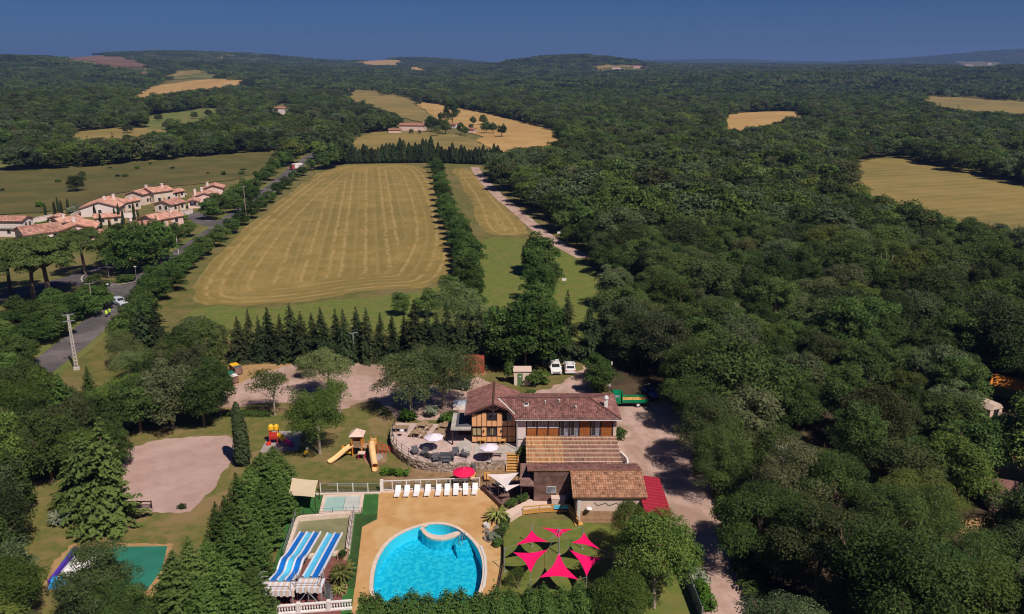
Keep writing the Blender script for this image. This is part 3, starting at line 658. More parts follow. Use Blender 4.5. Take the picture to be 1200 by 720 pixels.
# ------------------------------------------------------------------ the woodland
F_RIGHT = [(572, 200), (600, 236), (640, 262), (690, 300), (724, 348), (724, 405), (742, 430), (786, 449), (809, 482), (823, 533), (844, 593), (874, 660), (910, 745), (925, 830), (1500, 830), (1500, 205), (700, 195), (640, 175), (600, 185)]
F_LEFT = [(-260, 300), (-20, 300), (-20, 262), (-260, 240)]
CLEAR_NEAR = [[(912, 538), (956, 538), (956, 570), (912, 570)], [(1140, 462), (1215, 442), (1215, 525), (1152, 515)], [(1160, 560), (1215, 555), (1215, 612), (1165, 610)], [(1112, 600), (1165, 600), (1165, 632), (1112, 632)], [(938, 446), (952, 446), (952, 456), (938, 456)], [(645, 278), (722, 290), (722, 345), (690, 345)]]
def scatter(r0, r1, sp, rng):
    xs_ = np.arange(-r1 * .82, r1 * .82, sp); ys_ = np.arange(max(0, r0 * .8), r1 * 1.02, sp)
    X, Y = np.meshgrid(xs_, ys_); X = (X + rng.uniform(-.42, .42, X.shape) * sp).ravel(); Y = (Y + rng.uniform(-.42, .42, Y.shape) * sp).ravel()
    d = np.hypot(X, Y); k = (d >= r0) & (d < r1) & (np.abs(X) < Y * .80 + 25); return X[k], Y[k]
def woods(X, Y, h):
    Z = TZ(X, Y); px, py, d = project(X, Y, Z); up = .62 * h * FPX / d
    near = py > 200
    ok = np.where(near, inside(F_RIGHT, px, py) | inside(F_LEFT, px, py), True)
    for f in FIELDS: ok &= ~inside(f, px, py) & ~inside(f, px, py - up)
    for f in CLEAR_NEAR: ok &= ~inside(f, px, py) & ~inside(f, px, py - up * .6)
    return ok & (py > 40), Z, px, py, d
rg = np.random.default_rng(3)
X, Y = scatter(46, 1200, 6.3, rg); hh = rg.uniform(7, 12, len(X)) + 3 * (rg.random(len(X)) < .12) + 1.5 * np.sin(X / 31.) * np.cos(Y / 43.); ok, Z, px, py, d = woods(X, Y, hh)
X, Y, Z, hh, px, py, d = [q[ok] for q in (X, Y, Z, hh, px, py, d)]
vis = (px > -70) & (px < 1270) & (py - hh * FPX / d < 760)
order = np.argsort(np.where(vis, d, 1e9)); near300 = order[:298]; rest = order[298:]
OAKLOOK = ['dense green', 'dense green', 'yellowish green', 'dense green', 'grey green', 'olive brown', 'dense green']
for i in near300:
    k = 'oak' if rg.random() > .03 else 'dead'
    vi = int(rg.integers(0, 7)); zone = 'at the wood edge along the gravel lane' if px[i] < 872 + max(0, py[i] - 600) * .6 and py[i] > 400 else 'in the wood beside the path and meadow' if px[i] < 860 else 'in the wood around the camp clearings' if py[i] > 420 else 'in the deep wood below the olive field'
    kk = 'near_oak' if k == 'oak' and d[i] < 92 else k
    if kk == 'near_oak': vi = [0, 4, 1, 0, 2, 3, 4][vi]; look = ['dense green', 'yellowish green', 'grey green', 'olive brown', 'dense green'][vi]
    else: look = OAKLOOK[vi]
    tree(kk, (X[i], Y[i], Z[i]), hh[i] if k == 'oak' else 10, 9.6 * hh[i] / 10 * rg.uniform(.85, 1.15) if k == 'oak' else 5, look + (' tall' if hh[i] > 11.8 else '') + ' oak ' + zone if k == 'oak' else 'bare grey dead tree standing among the oaks',
         'oaks of the woodland' if k == 'oak' else 'dead trees among the oaks', None, vi if k == 'oak' else None)
SRC = {}
def source(nm, meshes):
    c = bpy.data.collections.new(nm)
    for i, m in enumerate(meshes): c.objects.link(bpy.data.objects.new(f'{nm}_{i}', m))
    SRC[nm] = c
source('mid_tree', [puff_crown('foliage', m_, 10, 9.2, .6, 48, 70, .33, -.85)[0] for m_ in ('oak_leaf', 'oak_leaf', 'oak_leaf_yellow', 'oak_leaf_grey', 'oak_leaf_brown')] + [puff_crown('foliage', 'bright_leaf', 11, 7.2, .6, 40, 60, .33, -.85)[0], puff_crown('foliage', 'oak_leaf_grey', 10, 9.2, .6, 34, 60, .35, -.85, (.16, .26))[0]] + [cone_crown('foliage', 'pine_leaf', 11, 5, .3, 12, 9, .7)])
def clump(n_, rad, per, leaf, m='oak_leaf'):
    C, N, T, S = [], [], [], []
    for i in range(n_):
        a = RNG.uniform(0, 6.28); q = rad * math.sqrt(RNG.random()); hh_ = RNG.uniform(7, 12); ww = RNG.uniform(3.4, 5.0); u = unit(per); u[:, 2] = np.abs(u[:, 2]) * 1.2 - .45
        C.append(np.array([math.cos(a) * q, math.sin(a) * q, hh_ * .55]) + u * np.array([ww, ww, hh_ * .45]) * RNG.uniform(.7, 1.1, (per, 1)))
        N.append(u + RNG.normal(0, .45, (per, 3)) + np.array([0, 0, .3])); T.append(RNG.normal(RNG.uniform(.25, .6), .2, per)); S.append(RNG.uniform(.6, 1.2, per) * leaf)
    return leaf_mesh('foliage', np.concatenate(C), np.concatenate(N), np.concatenate(S), np.concatenate(T), m, .75)
source('tree_clump', [clump(15, 17, 110, 1.0, m_) for m_ in ('oak_leaf', 'oak_leaf', 'oak_leaf_yellow', 'oak_leaf_grey', 'oak_leaf_brown', 'spruce_leaf')])
source('wide_clump', [clump(46, 40, 46, 2.0, m_) for m_ in ('oak_leaf', 'oak_leaf', 'oak_leaf_yellow', 'oak_leaf_grey')])
def instancer(name, src, P_, S_, label, cat):
    me = bpy.data.meshes.new(name); n_ = len(P_); me.vertices.add(n_); me.vertices.foreach_set('co', np.asarray(P_, np.float32).ravel())
    me.attributes.new('scl', 'FLOAT_VECTOR', 'POINT').data.foreach_set('vector', np.asarray(S_, np.float32).ravel())
    ro = np.zeros((n_, 3), np.float32); ro[:, 2] = rg.uniform(0, 6.28, n_); me.attributes.new('rot', 'FLOAT_VECTOR', 'POINT').data.foreach_set('vector', ro.ravel())
    k = len(SRC[src].objects); w_ = rg.integers(0, k, n_)
    if src == 'mid_tree':                        # species stand in patches
        Q = np.asarray(P_); f = np.sin(Q[:, 0] / 47.) * np.cos(Q[:, 1] / 61.) + .6 * np.sin(Q[:, 0] / 19. + Q[:, 1] / 23.) + rg.normal(0, .55, n_)
        w_ = np.digitize(f, [-1.25, -.8, -.35, .15, .5, .9, 1.3])
    me.attributes.new('idx', 'INT', 'POINT').data.foreach_set('value', w_.astype(np.int32))
    o_ = link(name, me); g = bpy.data.node_groups.new(name, 'GeometryNodeTree')
    g.interface.new_socket('Geometry', in_out='INPUT', socket_type='NodeSocketGeometry'); g.interface.new_socket('Geometry', in_out='OUTPUT', socket_type='NodeSocketGeometry')
    N_, L_ = g.nodes, g.links; gi, go = N_.new('NodeGroupInput'), N_.new('NodeGroupOutput')
    ci = N_.new('GeometryNodeCollectionInfo'); ci.inputs['Collection'].default_value = SRC[src]; ci.inputs['Separate Children'].default_value = True; ci.inputs['Reset Children'].default_value = True
    ip = N_.new('GeometryNodeInstanceOnPoints'); ip.inputs['Pick Instance'].default_value = True
    def na(nm, ty):
        q = N_.new('GeometryNodeInputNamedAttribute'); q.data_type = ty; q.inputs['Name'].default_value = nm
        return [s for s in q.outputs if s.enabled and s.name == 'Attribute'][0]
    er = N_.new('FunctionNodeEulerToRotation'); L_.new(na('rot', 'FLOAT_VECTOR'), er.inputs[0])
    L_.new(gi.outputs[0], ip.inputs['Points']); L_.new(ci.outputs[0], ip.inputs['Instance']); L_.new(na('idx', 'INT'), ip.inputs['Instance Index'])
    L_.new(er.outputs[0], ip.inputs['Rotation']); L_.new(na('scl', 'FLOAT_VECTOR'), ip.inputs['Scale']); L_.new(ip.outputs[0], go.inputs[0])
    md = o_.modifiers.new('scatter', 'NODES'); md.node_group = g
    return tagit(o_, label, cat, None, 'stuff')
R_ = rest; sc_ = np.stack([hh[R_] / 10 * rg.uniform(.9, 1.2, len(R_))] * 2 + [hh[R_] / 10], 1)
instancer('woodland', 'mid_tree', np.stack([X[R_], Y[R_], Z[R_]], 1), sc_, 'green oak wood covering the slopes around the fields', 'woodland')
X, Y = scatter(1200, 3000, 25, rg); ok, Z, px, py, d = woods(X, Y, np.full(len(X), 14.)); X, Y, Z = X[ok], Y[ok], Z[ok]
instancer('hill_woodland', 'tree_clump', np.stack([X, Y, Z - .5], 1), rg.uniform(.85, 1.2, (len(X), 1)) * np.ones(3), 'dark wooded hills rising behind the fields', 'woodland')
X, Y = scatter(3000, 9300, 62, rg); ok, Z, px, py, d = woods(X, Y, np.full(len(X), 12.)); X, Y, Z = X[ok], Y[ok], Z[ok]
instancer('far_woodland', 'wide_clump', np.stack([X, Y, Z - 1], 1), rg.uniform(.85, 1.2, (len(X), 1)) * np.ones(3), 'blue hazy wooded ridge on the horizon', 'woodland')
# ------------------------------------------------------------------ the buildings of the camp
def on_y(px, py, y):                           # point of the place seen at a pixel, in the vertical plane at distance y
    dx, dy, dz = ray(px, py); d = y / dy; return Vector((dx * d, y, CAM_H + dz * d))
def window(parent, x0, x1, z0, z1, y, fm='white_paint', gmat='glass_dark', nx=2, nz=1, t=.06, name='window'):
    mb = MB(); mb.box(x0, x0 + t, y - .05, y, z0, z1).box(x1 - t, x1, y - .05, y, z0, z1).box(x0 + t, x1 - t, y - .05, y, z0, z0 + t).box(x0 + t, x1 - t, y - .05, y, z1 - t, z1)
    for i in range(1, nx): xm = x0 + (x1 - x0) * i / nx; mb.box(xm - t / 2, xm + t / 2, y - .045, y, z0 + t, z1 - t)
    w_ = mb.build(name, fm, parent)
    for i in range(nx):
        a, b = x0 + (x1 - x0) * i / nx, x0 + (x1 - x0) * (i + 1) / nx
        MB().box(a + t * .5, b - t * .5, y - .02, y - .012, z0 + t * .5, z1 - t * .5).build('pane', gmat if isinstance(gmat, str) else gmat[i % len(gmat)], w_)
    return w_
# timber-framed house
YF = 95.2
TH = thing('timber_framed_house', 'orange plastered timber framed house with a brown tiled gable roof by the terrace', 'house', (-2.4, 98.2, 0))
MB().yprism([(-5.2, 0), (.4, 0), (.4, 5.5), (-2.4, 6.55), (-5.2, 5.5)], YF + .14, 101.3).build('wall', 'maroon', TH)
cols = [on_y(p, 505, YF).x for p in (553, 559, 564.5, 570.5, 576.5, 582.5, 588.5, 594.5, 600, 604)]
ZB, ZS, ZW, ZM, ZU, ZT = 1.2, 2.12, 3.28, 3.5, 4.25, 5.42
def plaster(i, j, z0, z1): MB().box(cols[i] + .025, cols[j] - .025, YF + .04, YF + .14, z0 + .01, z1 - .01).build('plaster_panel', 'orange_plaster', TH)
for i in (0, 1): plaster(i, i + 1, ZB, ZS); plaster(i, i + 1, ZM, 5.2)
plaster(2, 3, ZB, ZM); plaster(2, 3, ZM, ZT); plaster(3, 4, ZB, ZS); plaster(4, 5, ZB, ZS); plaster(3, 4, ZM, ZU); plaster(4, 5, ZM, ZU)
plaster(5, 6, ZB, ZM); plaster(5, 6, ZM, ZT); plaster(6, 7, ZB, ZM); plaster(6, 7, ZM, ZU); plaster(7, 8, ZB, ZM); plaster(7, 8, ZM, ZU); plaster(8, 9, ZB, ZM); plaster(8, 9, ZM, 5.2)
window(TH, cols[0] + .05, cols[2] - .05, ZS + .05, ZW, YF + .12, 'timber', 'curtain'); window(TH, cols[3] + .05, cols[5] - .05, ZS + .05, ZW, YF + .12, 'timber', ['glass_dark', 'curtain'], 3)
window(TH, cols[3] + .05, cols[5] - .05, ZU + .05, ZT, YF + .12, 'timber', 'glass_dark', 2); window(TH, cols[6] + .04, cols[7] - .04, ZU + .05, ZT, YF + .12, 'timber', 'glass_dark', 1); window(TH, cols[7] + .04, cols[8] - .04, ZU + .05, ZT, YF + .12, 'white_paint', 'glass_pale', 1)
for i, c in enumerate(cols):
    MB().box(c - .03, c + .03, YF - .0, YF + .15, ZB, 5.5 if i not in (4,) else ZU).build('beam', 'timber', TH)
for z in (ZB + .02, ZM - .08, 5.42): MB().box(cols[0] - .08, cols[-1] + .08, YF - .04, YF + .16, z, z + .08).build('beam', 'timber', TH)
MB().box(cols[0] + .1, cols[-1] - .1, YF - .005, YF + .155, ZS - .06, ZS).build('beam', 'timber', TH)
for s in (-1, 1):                               # gable truss under the overhang
    MB().beam((-2.4, 94.8, 6.62), (-2.4 + s * 3.2, 94.8, 5.32), .16, .2).build('gable_rafter', 'timber', TH)
    MB().beam((-2.4, 94.8, 5.9), (-2.4 + s * .8, 94.8, 6.3), .12, .12).build('brace', 'timber', TH)
MB().beam((-2.4, 94.79, 5.6), (-2.4, 94.79, 6.6), .18, .18).build('king_post', 'timber', TH)
tile_roof('roof', [(-6.0, 102, 5.42), (-6.0, 94.6, 5.42), (-2.4, 94.6, 6.9), (-2.4, 102, 6.9)], 'tile', TH)
tile_roof('roof', [(1.0, 94.6, 5.5), (1.0, 102, 5.5), (-2.4, 102, 6.9), (-2.4, 94.6, 6.9)], 'tile', TH)
mb = MB()
for i in range(18): mb.tube((-2.4, 94.6 + i * .405, 6.93), (-2.4, 95.03 + i * .405, 6.95), .15, .13, 8)
mb.build('ridge_tiles', 'tile', TH, kind='stuff')
MB().tube((-6.06, 94.6, 5.4), (-6.06, 102, 5.4), .07).build('gutter', 'grey_metal', TH)
for x in (cols[2] + .27, cols[5] + .55): MB().box(x - .08, x + .08, YF - .12, YF + .06, 2.75, 3.0).build('wall_lamp', 'dark_metal', TH)
# flat roofed porch on its west side
MB().box(-7.9, -5.3, 94.4, 99.5, 3.3, 3.5).build('porch_roof', 'concrete', TH); MB().box(-7.3, -5.32, 95.1, 99.2, 3.501, 3.56).build('roof_membrane', 'tarpaulin', TH)
for x, y in ((-7.7, 94.6), (-7.7, 99.3)): MB().box(x - .08, x + .08, y - .08, y + .08, 0, 3.3).build('post', 'timber', TH)
MB().box(-7.2, -5.3, 97.5, 99.2, 0, 3.3).build('porch_wall', 'maroon', TH)

# long tiled wing
WG = thing('tiled_wing', 'long wing with brown canal tile roof and wood panelled upper bays', 'building', (7, 97, 0))
YW = 93.4
MB().box(.72, 13.2, YW + .14, 100.6, 0, 5.6).build('wall', 'white_wall', WG)
wx = lambda p: on_y(p, 500, YW).x
MB().box(.7, wx(617) - .05, YW + .02, YW + .14, 2.6, 5.45).build('plaster_panel', 'white_wall', WG)
BAYS = [(617, 629.5, 'w'), (629.5, 642.5, 'w'), (642.5, 655.5, 'w'), (655.5, 667.5, 'd'), (667.5, 679, 'd'), (679, 692.5, 'p'), (692.5, 704, 'd'), (704, 718, 'p')]
for a, b, k in BAYS:
    a, b = wx(a), wx(b)
    if k == 'w':
        MB().box(a + .07, b - .07, YW + .06, YW + .13, 3.0, 4.12).build('wood_panel', 'wood_panel', WG)
        window(WG, a + .14, b - .14, 4.2, 5.25, YW + .12, 'white_paint', ['glass_pale', 'glass_dark'] if a < 3 else 'glass_pale', 2)
        MB().box(a + .1, b - .1, YW - .02, YW + .1, 4.13, 4.19).build('sill', 'white_paint', WG)
    elif k == 'd':
        window(WG, a + .1, b - .1, 3.0, 5.3, YW + .12, 'grey_metal', ['glass_dark', 'glass_pale'], 2, name='glazed_door')
    else: MB().box(a + .07, b - .07, YW + .04, YW + .13, 3.0, 5.3).build('wood_panel', 'wood_panel', WG)
    MB().box(a - .07, a + .07, YW - .03, YW + .14, 2.9, 5.4).build('post', 'timber', WG)
MB().box(wx(718) - .07, wx(718) + .07, YW - .03, YW + .14, 2.9, 5.4).build('post', 'timber', WG)
MB().box(.72, 13.3, YW - .06, YW + .13, 5.36, 5.52).build('lintel', 'maroon', WG)
k = 0
mbq = MB()
for z in np.arange(0, 5.2, .35):
    o_ = .1 if int(z / .35) % 2 else 0; MB().box(wx(718) + .09, 13.26 + o_ * .3, YW - .02 - o_ * .2, YW + .5, z, z + .32).build('corner_stone', 'coping', WG)
tile_roof('roof', [(.45, 92.75, 5.55), (13.8, 92.75, 5.55), (10.1, 97, 6.7), (-1.95, 97, 6.7)], 'tile', WG)
tile_roof('roof', [(13.8, 101.2, 5.55), (1.2, 101.2, 5.55), (-1.95, 97, 6.7), (10.1, 97, 6.7)], 'tile', WG)
tile_roof('roof', [(13.8, 92.75, 5.55), (13.8, 101.2, 5.55), (10.1, 97, 6.7)], 'tile', WG)
for nm, a, b in (('ridge_tiles', (-1.9, 97, 6.74), (10.1, 97, 6.74)), ('hip_tiles', (10.1, 97, 6.74), (13.75, 92.8, 5.6)), ('hip_tiles', (10.1, 97, 6.74), (13.75, 101.15, 5.6))):
    mb = MB(); a, b = Vector(a), Vector(b); n_ = int((b - a).length / .4)
    for i in range(n_): mb.tube(a.lerp(b, i / n_), a.lerp(b, (i + 1.06) / n_), .14, .12, 8)
    mb.build(nm, 'tile', WG, kind='stuff')
MB().beam((.35, 93.7, 5.9), (-1.85, 97, 6.76), .16, .06).build('valley_flashing', 'flashing', WG)
MB().tube((.4, 92.68, 5.5), (13.8, 92.68, 5.5), .07).build('gutter', 'flashing', WG)
MB().tube((.62, 93.2, 0), (.62, 92.9, 5.5), .05).build('downpipe', 'flashing', WG)
s_ = MB().box(1.5, 2.15, 95.2, 95.9, 6.25, 6.5).build('skylight', 'white_paint', WG); MB().box(1.58, 2.07, 95.28, 95.82, 6.502, 6.52).build('pane', 'glass_dark', s_)
c_ = MB().box(11.9, 12.35, 95.4, 95.85, 5.9, 7.2).build('chimney', 'white_paint', WG); MB().lathe([(.34, 0), (.36, .08), (.2, .35), (.05, .5)], (12.12, 95.62, 7.2), 12).build('chimney_cowl', 'flashing', c_)
for p in ((4.3, 96.0, 6.5), (8.2, 94.9, 6.2), (6.1, 96.2, 6.55)): MB().lathe([(.09, -.1), (.09, .25), (.14, .26), (.12, .34)], p, 8).build('vent_pipe', 'flashing', WG)
# low white door wall and staircase wall on the east end
sw = thing('stair_wall', 'white curved stair wall at the end of the tiled wing', 'wall', (13.9, 90.6, 0))
pw = [(13.5, 93.3), (14.0, 92.9), (14.5, 91.2), (14.4, 89.9), (13.9, 89.6), (13.5, 89.8)]
for i in range(5):
    a, b = pw[i], pw[i + 1]; MB().beam((a[0], a[1], .5), (b[0], b[1], .5), .22, 1.0 + .02 * i).build('wall_section', 'white_paint', sw)

# pergola with a reed roof
PG = thing('reed_pergola', 'reed roofed pergola with cream battens in front of the tiled wing', 'pergola', (7.4, 90, 0))
ra = random.Random(5)
def slope(y): return 2.6 + (y - 87) * (.5 / 6.2)
for nm, x0, x1, m in (('reed_mat', 1.75, 6.3, 'reed'), ('reed_mat', 6.31, 13.2, 'reed_worn')):
    bm = bmesh.new(); tl = bm.faces.layers.float.new('tint'); x = x0
    while x < x1 - .02:
        w_ = .11; yy = [86.95, 88.2, 89.45, 90.7, 91.95, 93.25]
        for j in range(5):
            dz = ra.uniform(-.012, .012); q = [(x, yy[j], slope(yy[j]) + dz), (x + w_, yy[j], slope(yy[j]) + dz), (x + w_, yy[j + 1], slope(yy[j + 1]) + dz), (x, yy[j + 1], slope(yy[j + 1]) + dz)]
            f = bm.faces.new([bm.verts.new((a - 7.4, b - 90, c + .05 * (i % 2 == 1) * 0 + .0)) for i, (a, b, c) in enumerate(q)]); f[tl] = ra.random()
        x += w_ + .004
    g_ = bmesh.ops.extrude_face_region(bm, geom=bm.faces[:]); 
    for v in [e for e in g_['geom'] if isinstance(e, bmesh.types.BMVert)]: v.co.z -= .04
    bmesh.ops.recalc_face_normals(bm, faces=bm.faces); me = bpy.data.meshes.new(nm); bm.to_mesh(me); bm.free(); me.materials.append(MATS[m]); tagit(link(nm, me, PG), kind='stuff')
for y in (87.15, 88.1, 89.05, 90.0, 90.95, 91.9, 92.8): MB().beam((1.7, y, slope(y) + .05), (13.3, y, slope(y) + .05), .07, .06).build('batten', 'cream_batten', PG)
for x in (1.8, 5.6, 9.4, 13.1):
    MB().beam((x, 86.9, slope(86.9) - .14), (x, 93.2, slope(93.2) - .14), .12, .18).build('rafter', 'plank', PG)
    MB().box(x - .08, x + .08, 87.0, 87.16, 0, 2.4).build('post', 'plank', PG)
MB().box(1.7, 13.2, 87, 93.2, .0, .12).build('floor', 'terrace_gravel', PG)

# pool bar: low wood-clad building with tile roof
BB = thing('pool_bar_building', 'low plank clad pool bar with orange canal tile roof', 'building', (8, 81, 0))
MB().box(2.55, 7.0, 82.06, 84.8, 0, 3.3).build('wall', 'dark_plank', BB); MB().box(7.06, 14.2, 77.92, 84.8, 0, 3.3).build('wall', 'plank', BB)
def boards(x0, x1, y, z0, z1, m, st=.24):
    z = z0
    while z < z1 - .05: MB().box(x0, x1, y, y + .04 + .012 * ra.random(), z, min(z1, z + st - .015)).build('plank', m, BB); z += st
boards(2.5, 7.0, 82.0, .1, 4.02, 'dark_plank', .26)
MB().add([(2.5, 82.06, 3.3), (7.05, 82.06, 3.3), (7.05, 82.06, 4.0), (2.5, 82.06, 4.0), (2.5, 84.8, 3.3), (7.05, 84.8, 3.3)], [(0, 1, 2, 3), (0, 3, 4), (1, 5, 2)]).build('gable_wall', 'dark_plank', BB)
for a, b, z0, z1 in ((7.06, 14.15, .02, 1.5),): boards(a, b, 77.86, z0, z1, 'plank', .25)
MB().box(7.1, 14.1, 77.87, 77.91, 1.5, 3.2).build('plaster_panel', 'tent_roof', BB)
for y0 in np.arange(77.95, 81.9, .3): MB().box(6.99, 7.05, y0, min(y0 + .285, 81.97), 0, 3.25 + (y0 - 77.9) * .2).build('plank', 'dark_plank', BB)
tile_roof('roof', [(6.6, 77.55, 3.32), (14.75, 77.55, 3.32), (14.75, 82.0, 4.18), (6.6, 82.0, 4.18)], 'orange_tile', BB, pitch=.26)
tile_roof('roof', [(14.75, 85.2, 3.35), (1.75, 85.2, 3.35), (1.75, 82.0, 4.18), (14.75, 82.0, 4.18)], 'tile', BB, pitch=.26)
mb = MB()
for i in range(32): mb.tube((1.75 + i * .405, 82.0, 4.21), (2.18 + i * .405, 82.0, 4.23), .14, .12, 8)
mb.build('ridge_tiles', 'orange_tile', BB, kind='stuff')
sg = MB().box(3.95, 5.05, 81.92, 81.98, 1.35, 2.2).build('menu_board', 'flashing', BB); MB().box(4.0, 5.0, 81.912, 81.918, 1.4, 2.15).build('board_print', 'glass_pale', sg)
MB().box(5.05, 6.5, 81.9, 81.98, .5, 1.3).build('serving_hatch', 'plank', BB)
MB().box(7.15, 7.5, 77.82, 77.86, .3, 3.0).build('door_frame', 'flashing', BB)
d_ = MB().lathe([(.34, 0), (.26, .08), (.1, .13)], (8.4, 77.5, 2.0), 14).build('satellite_dish', 'white_paint', BB)
for i in range(3): a = 9.0 + i * 1.2; MB().chain([(a, 77.8, 2.6), (a + .4, 77.8, 2.2), (a + 1.2, 77.8, 2.5)], [.02] * 3, 4).build('cable', 'dark_metal', BB)
# annex with a small pitched roof on the west
AX = thing('bar_annex', 'grey shingled slanted lean to at the corner of the pool bar', 'shed', (1.8, 83, 0))
MB().add([(.9, 81.5, 2.6), (2.5, 81.5, 2.55), (2.5, 84.9, 3.6), (1.0, 84.9, 3.6), (.9, 81.5, 2.48), (2.5, 81.5, 2.43), (2.5, 84.9, 3.48), (1.0, 84.9, 3.48)], [(0, 1, 2, 3), (7, 6, 5, 4), (0, 4, 5, 1), (1, 5, 6, 2), (2, 6, 7, 3), (3, 7, 4, 0)]).build('roof', 'dark_plank', AX)
for x, y in ((1.05, 81.7), (1.1, 84.7)): MB().box(x - .06, x + .06, y - .06, y + .06, 0, 2.55 if y < 83 else 3.4).build('post', 'timber', AX)
MB().box(1.4, 2.48, 83.5, 84.8, 0, 2.9).build('wall', 'maroon', AX)

# shed with the red metal roof
RS = thing('red_roof_shed', 'lean to shed under a ribbed crimson metal roof', 'shed', (15.6, 79, 0))
def rz_(x, y): return 2.95 - (x - 14.1) * .16 + (y - 75) * .02
bm = bmesh.new(); xs_ = []; ys_ = np.arange(75.0, 83.3, .0833 * 2)
prof = [0, 0, .05, .05]
V_ = [[bm.verts.new((x - 15.6, y - 79, rz_(x, y) + prof[i % 4] * 1.0)) for i, y in enumerate(ys_)] for x in (14.05, 15.45, 17.0)]
for a in range(2):
    for i in range(len(ys_) - 1): bm.faces.new((V_[a][i], V_[a + 1][i], V_[a + 1][i + 1], V_[a][i + 1]))
g_ = bmesh.ops.extrude_face_region(bm, geom=bm.faces[:])
for v in [e for e in g_['geom'] if isinstance(e, bmesh.types.BMVert)]: v.co.z -= .03
bmesh.ops.recalc_face_normals(bm, faces=bm.faces); me = bpy.data.meshes.new('roof'); bm.to_mesh(me); bm.free(); me.materials.append(MATS['red_metal']); link('roof', me, RS)
MB().box(14.3, 16.8, 75.6, 83.0, 0, 2.35).build('wall', 'dark_plank', RS)
for z in np.arange(.05, 2.3, .25): MB().box(14.28, 16.82, 75.54, 75.59, z, z + .235).build('plank', 'pine_wood' if z > 1.7 else 'plank', RS)
MB().box(14.6, 16.6, 73.5, 75.5, .0, 1.1).build('store_box', 'plank', RS)

# raised gravel terrace with its stone wall
ZTR = 1.2
EDGE = chaikin(ats([(463, 495.5), (459, 506), (459, 514), (462, 522), (472, 531), (485, 538), (502, 542), (525, 543.5), (560, 541), (594, 539)], ZTR), 2, False)
TE = thing('stone_terrace', 'raised pink gravel terrace held by a curved dry stone wall', 'terrace', (-8, 94, 0))
poly = EDGE + [Vector((-.75, 95.0, ZTR)), Vector((-5.2, 95.0, ZTR)), Vector((-5.4, 100.6, ZTR)), at(530, 497.5, ZTR)]
MB().prism([(p.x, p.y) for p in poly], 0, ZTR).build('terrace_floor', 'terrace_gravel', TE)
bm_ = MB(); tints = []
L_ = 0
segs = []
for i in range(len(EDGE) - 1): segs.append((L_, EDGE[i], EDGE[i + 1])); L_ += (EDGE[i + 1] - EDGE[i]).length
def along(t):
    for s0, a, b in segs:
        l_ = (b - a).length
        if t <= s0 + l_: return a.lerp(b, (t - s0) / l_), (b - a).normalized()
    return segs[-1][2], (segs[-1][2] - segs[-1][1]).normalized()
rows_ = 6
bm = bmesh.new(); tl = bm.faces.layers.float.new('tint')
for r_ in range(rows_):
    t = ra.uniform(0, .2); z0 = r_ * (ZTR + .03) / rows_
    while t < L_ - .3:
        ln = ra.uniform(.24, .55); p, d_ = along(t + ln / 2); nrm = Vector((d_.y, -d_.x, 0)); tt = ra.random(); out = ra.uniform(.12, .24)
        q = [p - d_ * ln * .47 - nrm * .15, p + d_ * ln * .47 - nrm * .15, p + d_ * ln * .44 + nrm * out, p - d_ * ln * .44 + nrm * out]
        zz = z0 + ra.uniform(0, .02); z1 = z0 + (ZTR + .03) / rows_ - ra.uniform(.01, .035)
        vv_ = [bm.verts.new((v.x + 8, v.y - 94, z)) for z in (zz, z1) for v in q]
        for f in ((3, 2, 1, 0), (4, 5, 6, 7), (0, 1, 5, 4), (1, 2, 6, 5), (2, 3, 7, 6), (3, 0, 4, 7)): bm.faces.new([vv_[k] for k in f])[tl] = tt
        t += ln
bmesh.ops.recalc_face_normals(bm, faces=bm.faces); me = bpy.data.meshes.new('stonework'); bm.to_mesh(me); bm.free(); me.materials.append(MATS['stone']); tagit(link('stonework', me, TE), kind='stuff')
MB().prism([(p.x, p.y) for p in chaikin([at(537, 517, ZTR), at(553, 516, ZTR), at(553, 532, ZTR), at(540, 532, ZTR), at(536, 526, ZTR)], 1)], ZTR + .004, ZTR + .05).build('paving_slab', 'concrete', TE)
for a, b in (((553, 532), (553, 520)),): pass
for i in range(9):                               # planked paving in front of the house
    y0 = 91.2 + i * .42; MB().box(-4.9, -.8, y0, y0 + .4, ZTR + .004, ZTR + .03).build('paving_slab', 'concrete', TE)
t = 1.0; prev = None
while t < L_ * .80:
    p, d_ = along(t); q = p + Vector((-d_.y, d_.x, 0)) * .12
    MB().tube((q.x, q.y, ZTR), (q.x, q.y, ZTR + 1.0), .035).build('rail_post', 'dark_metal', TE)
    if prev:
        for z in (.5, .97): MB().tube((prev.x, prev.y, ZTR + z), (q.x, q.y, ZTR + z), .02, None, 5).build('rail', 'dark_metal', TE)
    prev = q; t += 1.6
# steps from the terrace to the pool strip
ST = thing('wooden_steps', 'yellow pine steps going down from the terrace beside the house', 'steps', (.1, 90.8, 0))
for i in range(7): MB().box(-.6, .75, 89.4 + i * .42, 89.4 + i * .42 + .36, .1 + i * .165, .17 + i * .165).build('step', 'pine_wood', ST)
for x in (-.68, .78): MB().beam((x, 89.3, .05), (x, 92.3, 1.2), .08, .3).build('stringer', 'pine_wood', ST)
for y in (89.4, 92.2): MB().tube((.86, y, 0 if y < 90 else 1.1), (.86, y, 1.0 if y < 90 else 2.1), .04).build('rail_post', 'timber', ST)
MB().tube((.86, 89.4, 1.0), (.86, 92.2, 2.1), .035).build('handrail', 'timber', ST)
tagit(MB().prism([(-.85, 92.35), (.6, 92.35), (.6, 95.0), (-.74, 95.0)], 0, 1.18).build('landing', 'concrete', None), 'small concrete landing at the top of the yellow steps', 'landing')

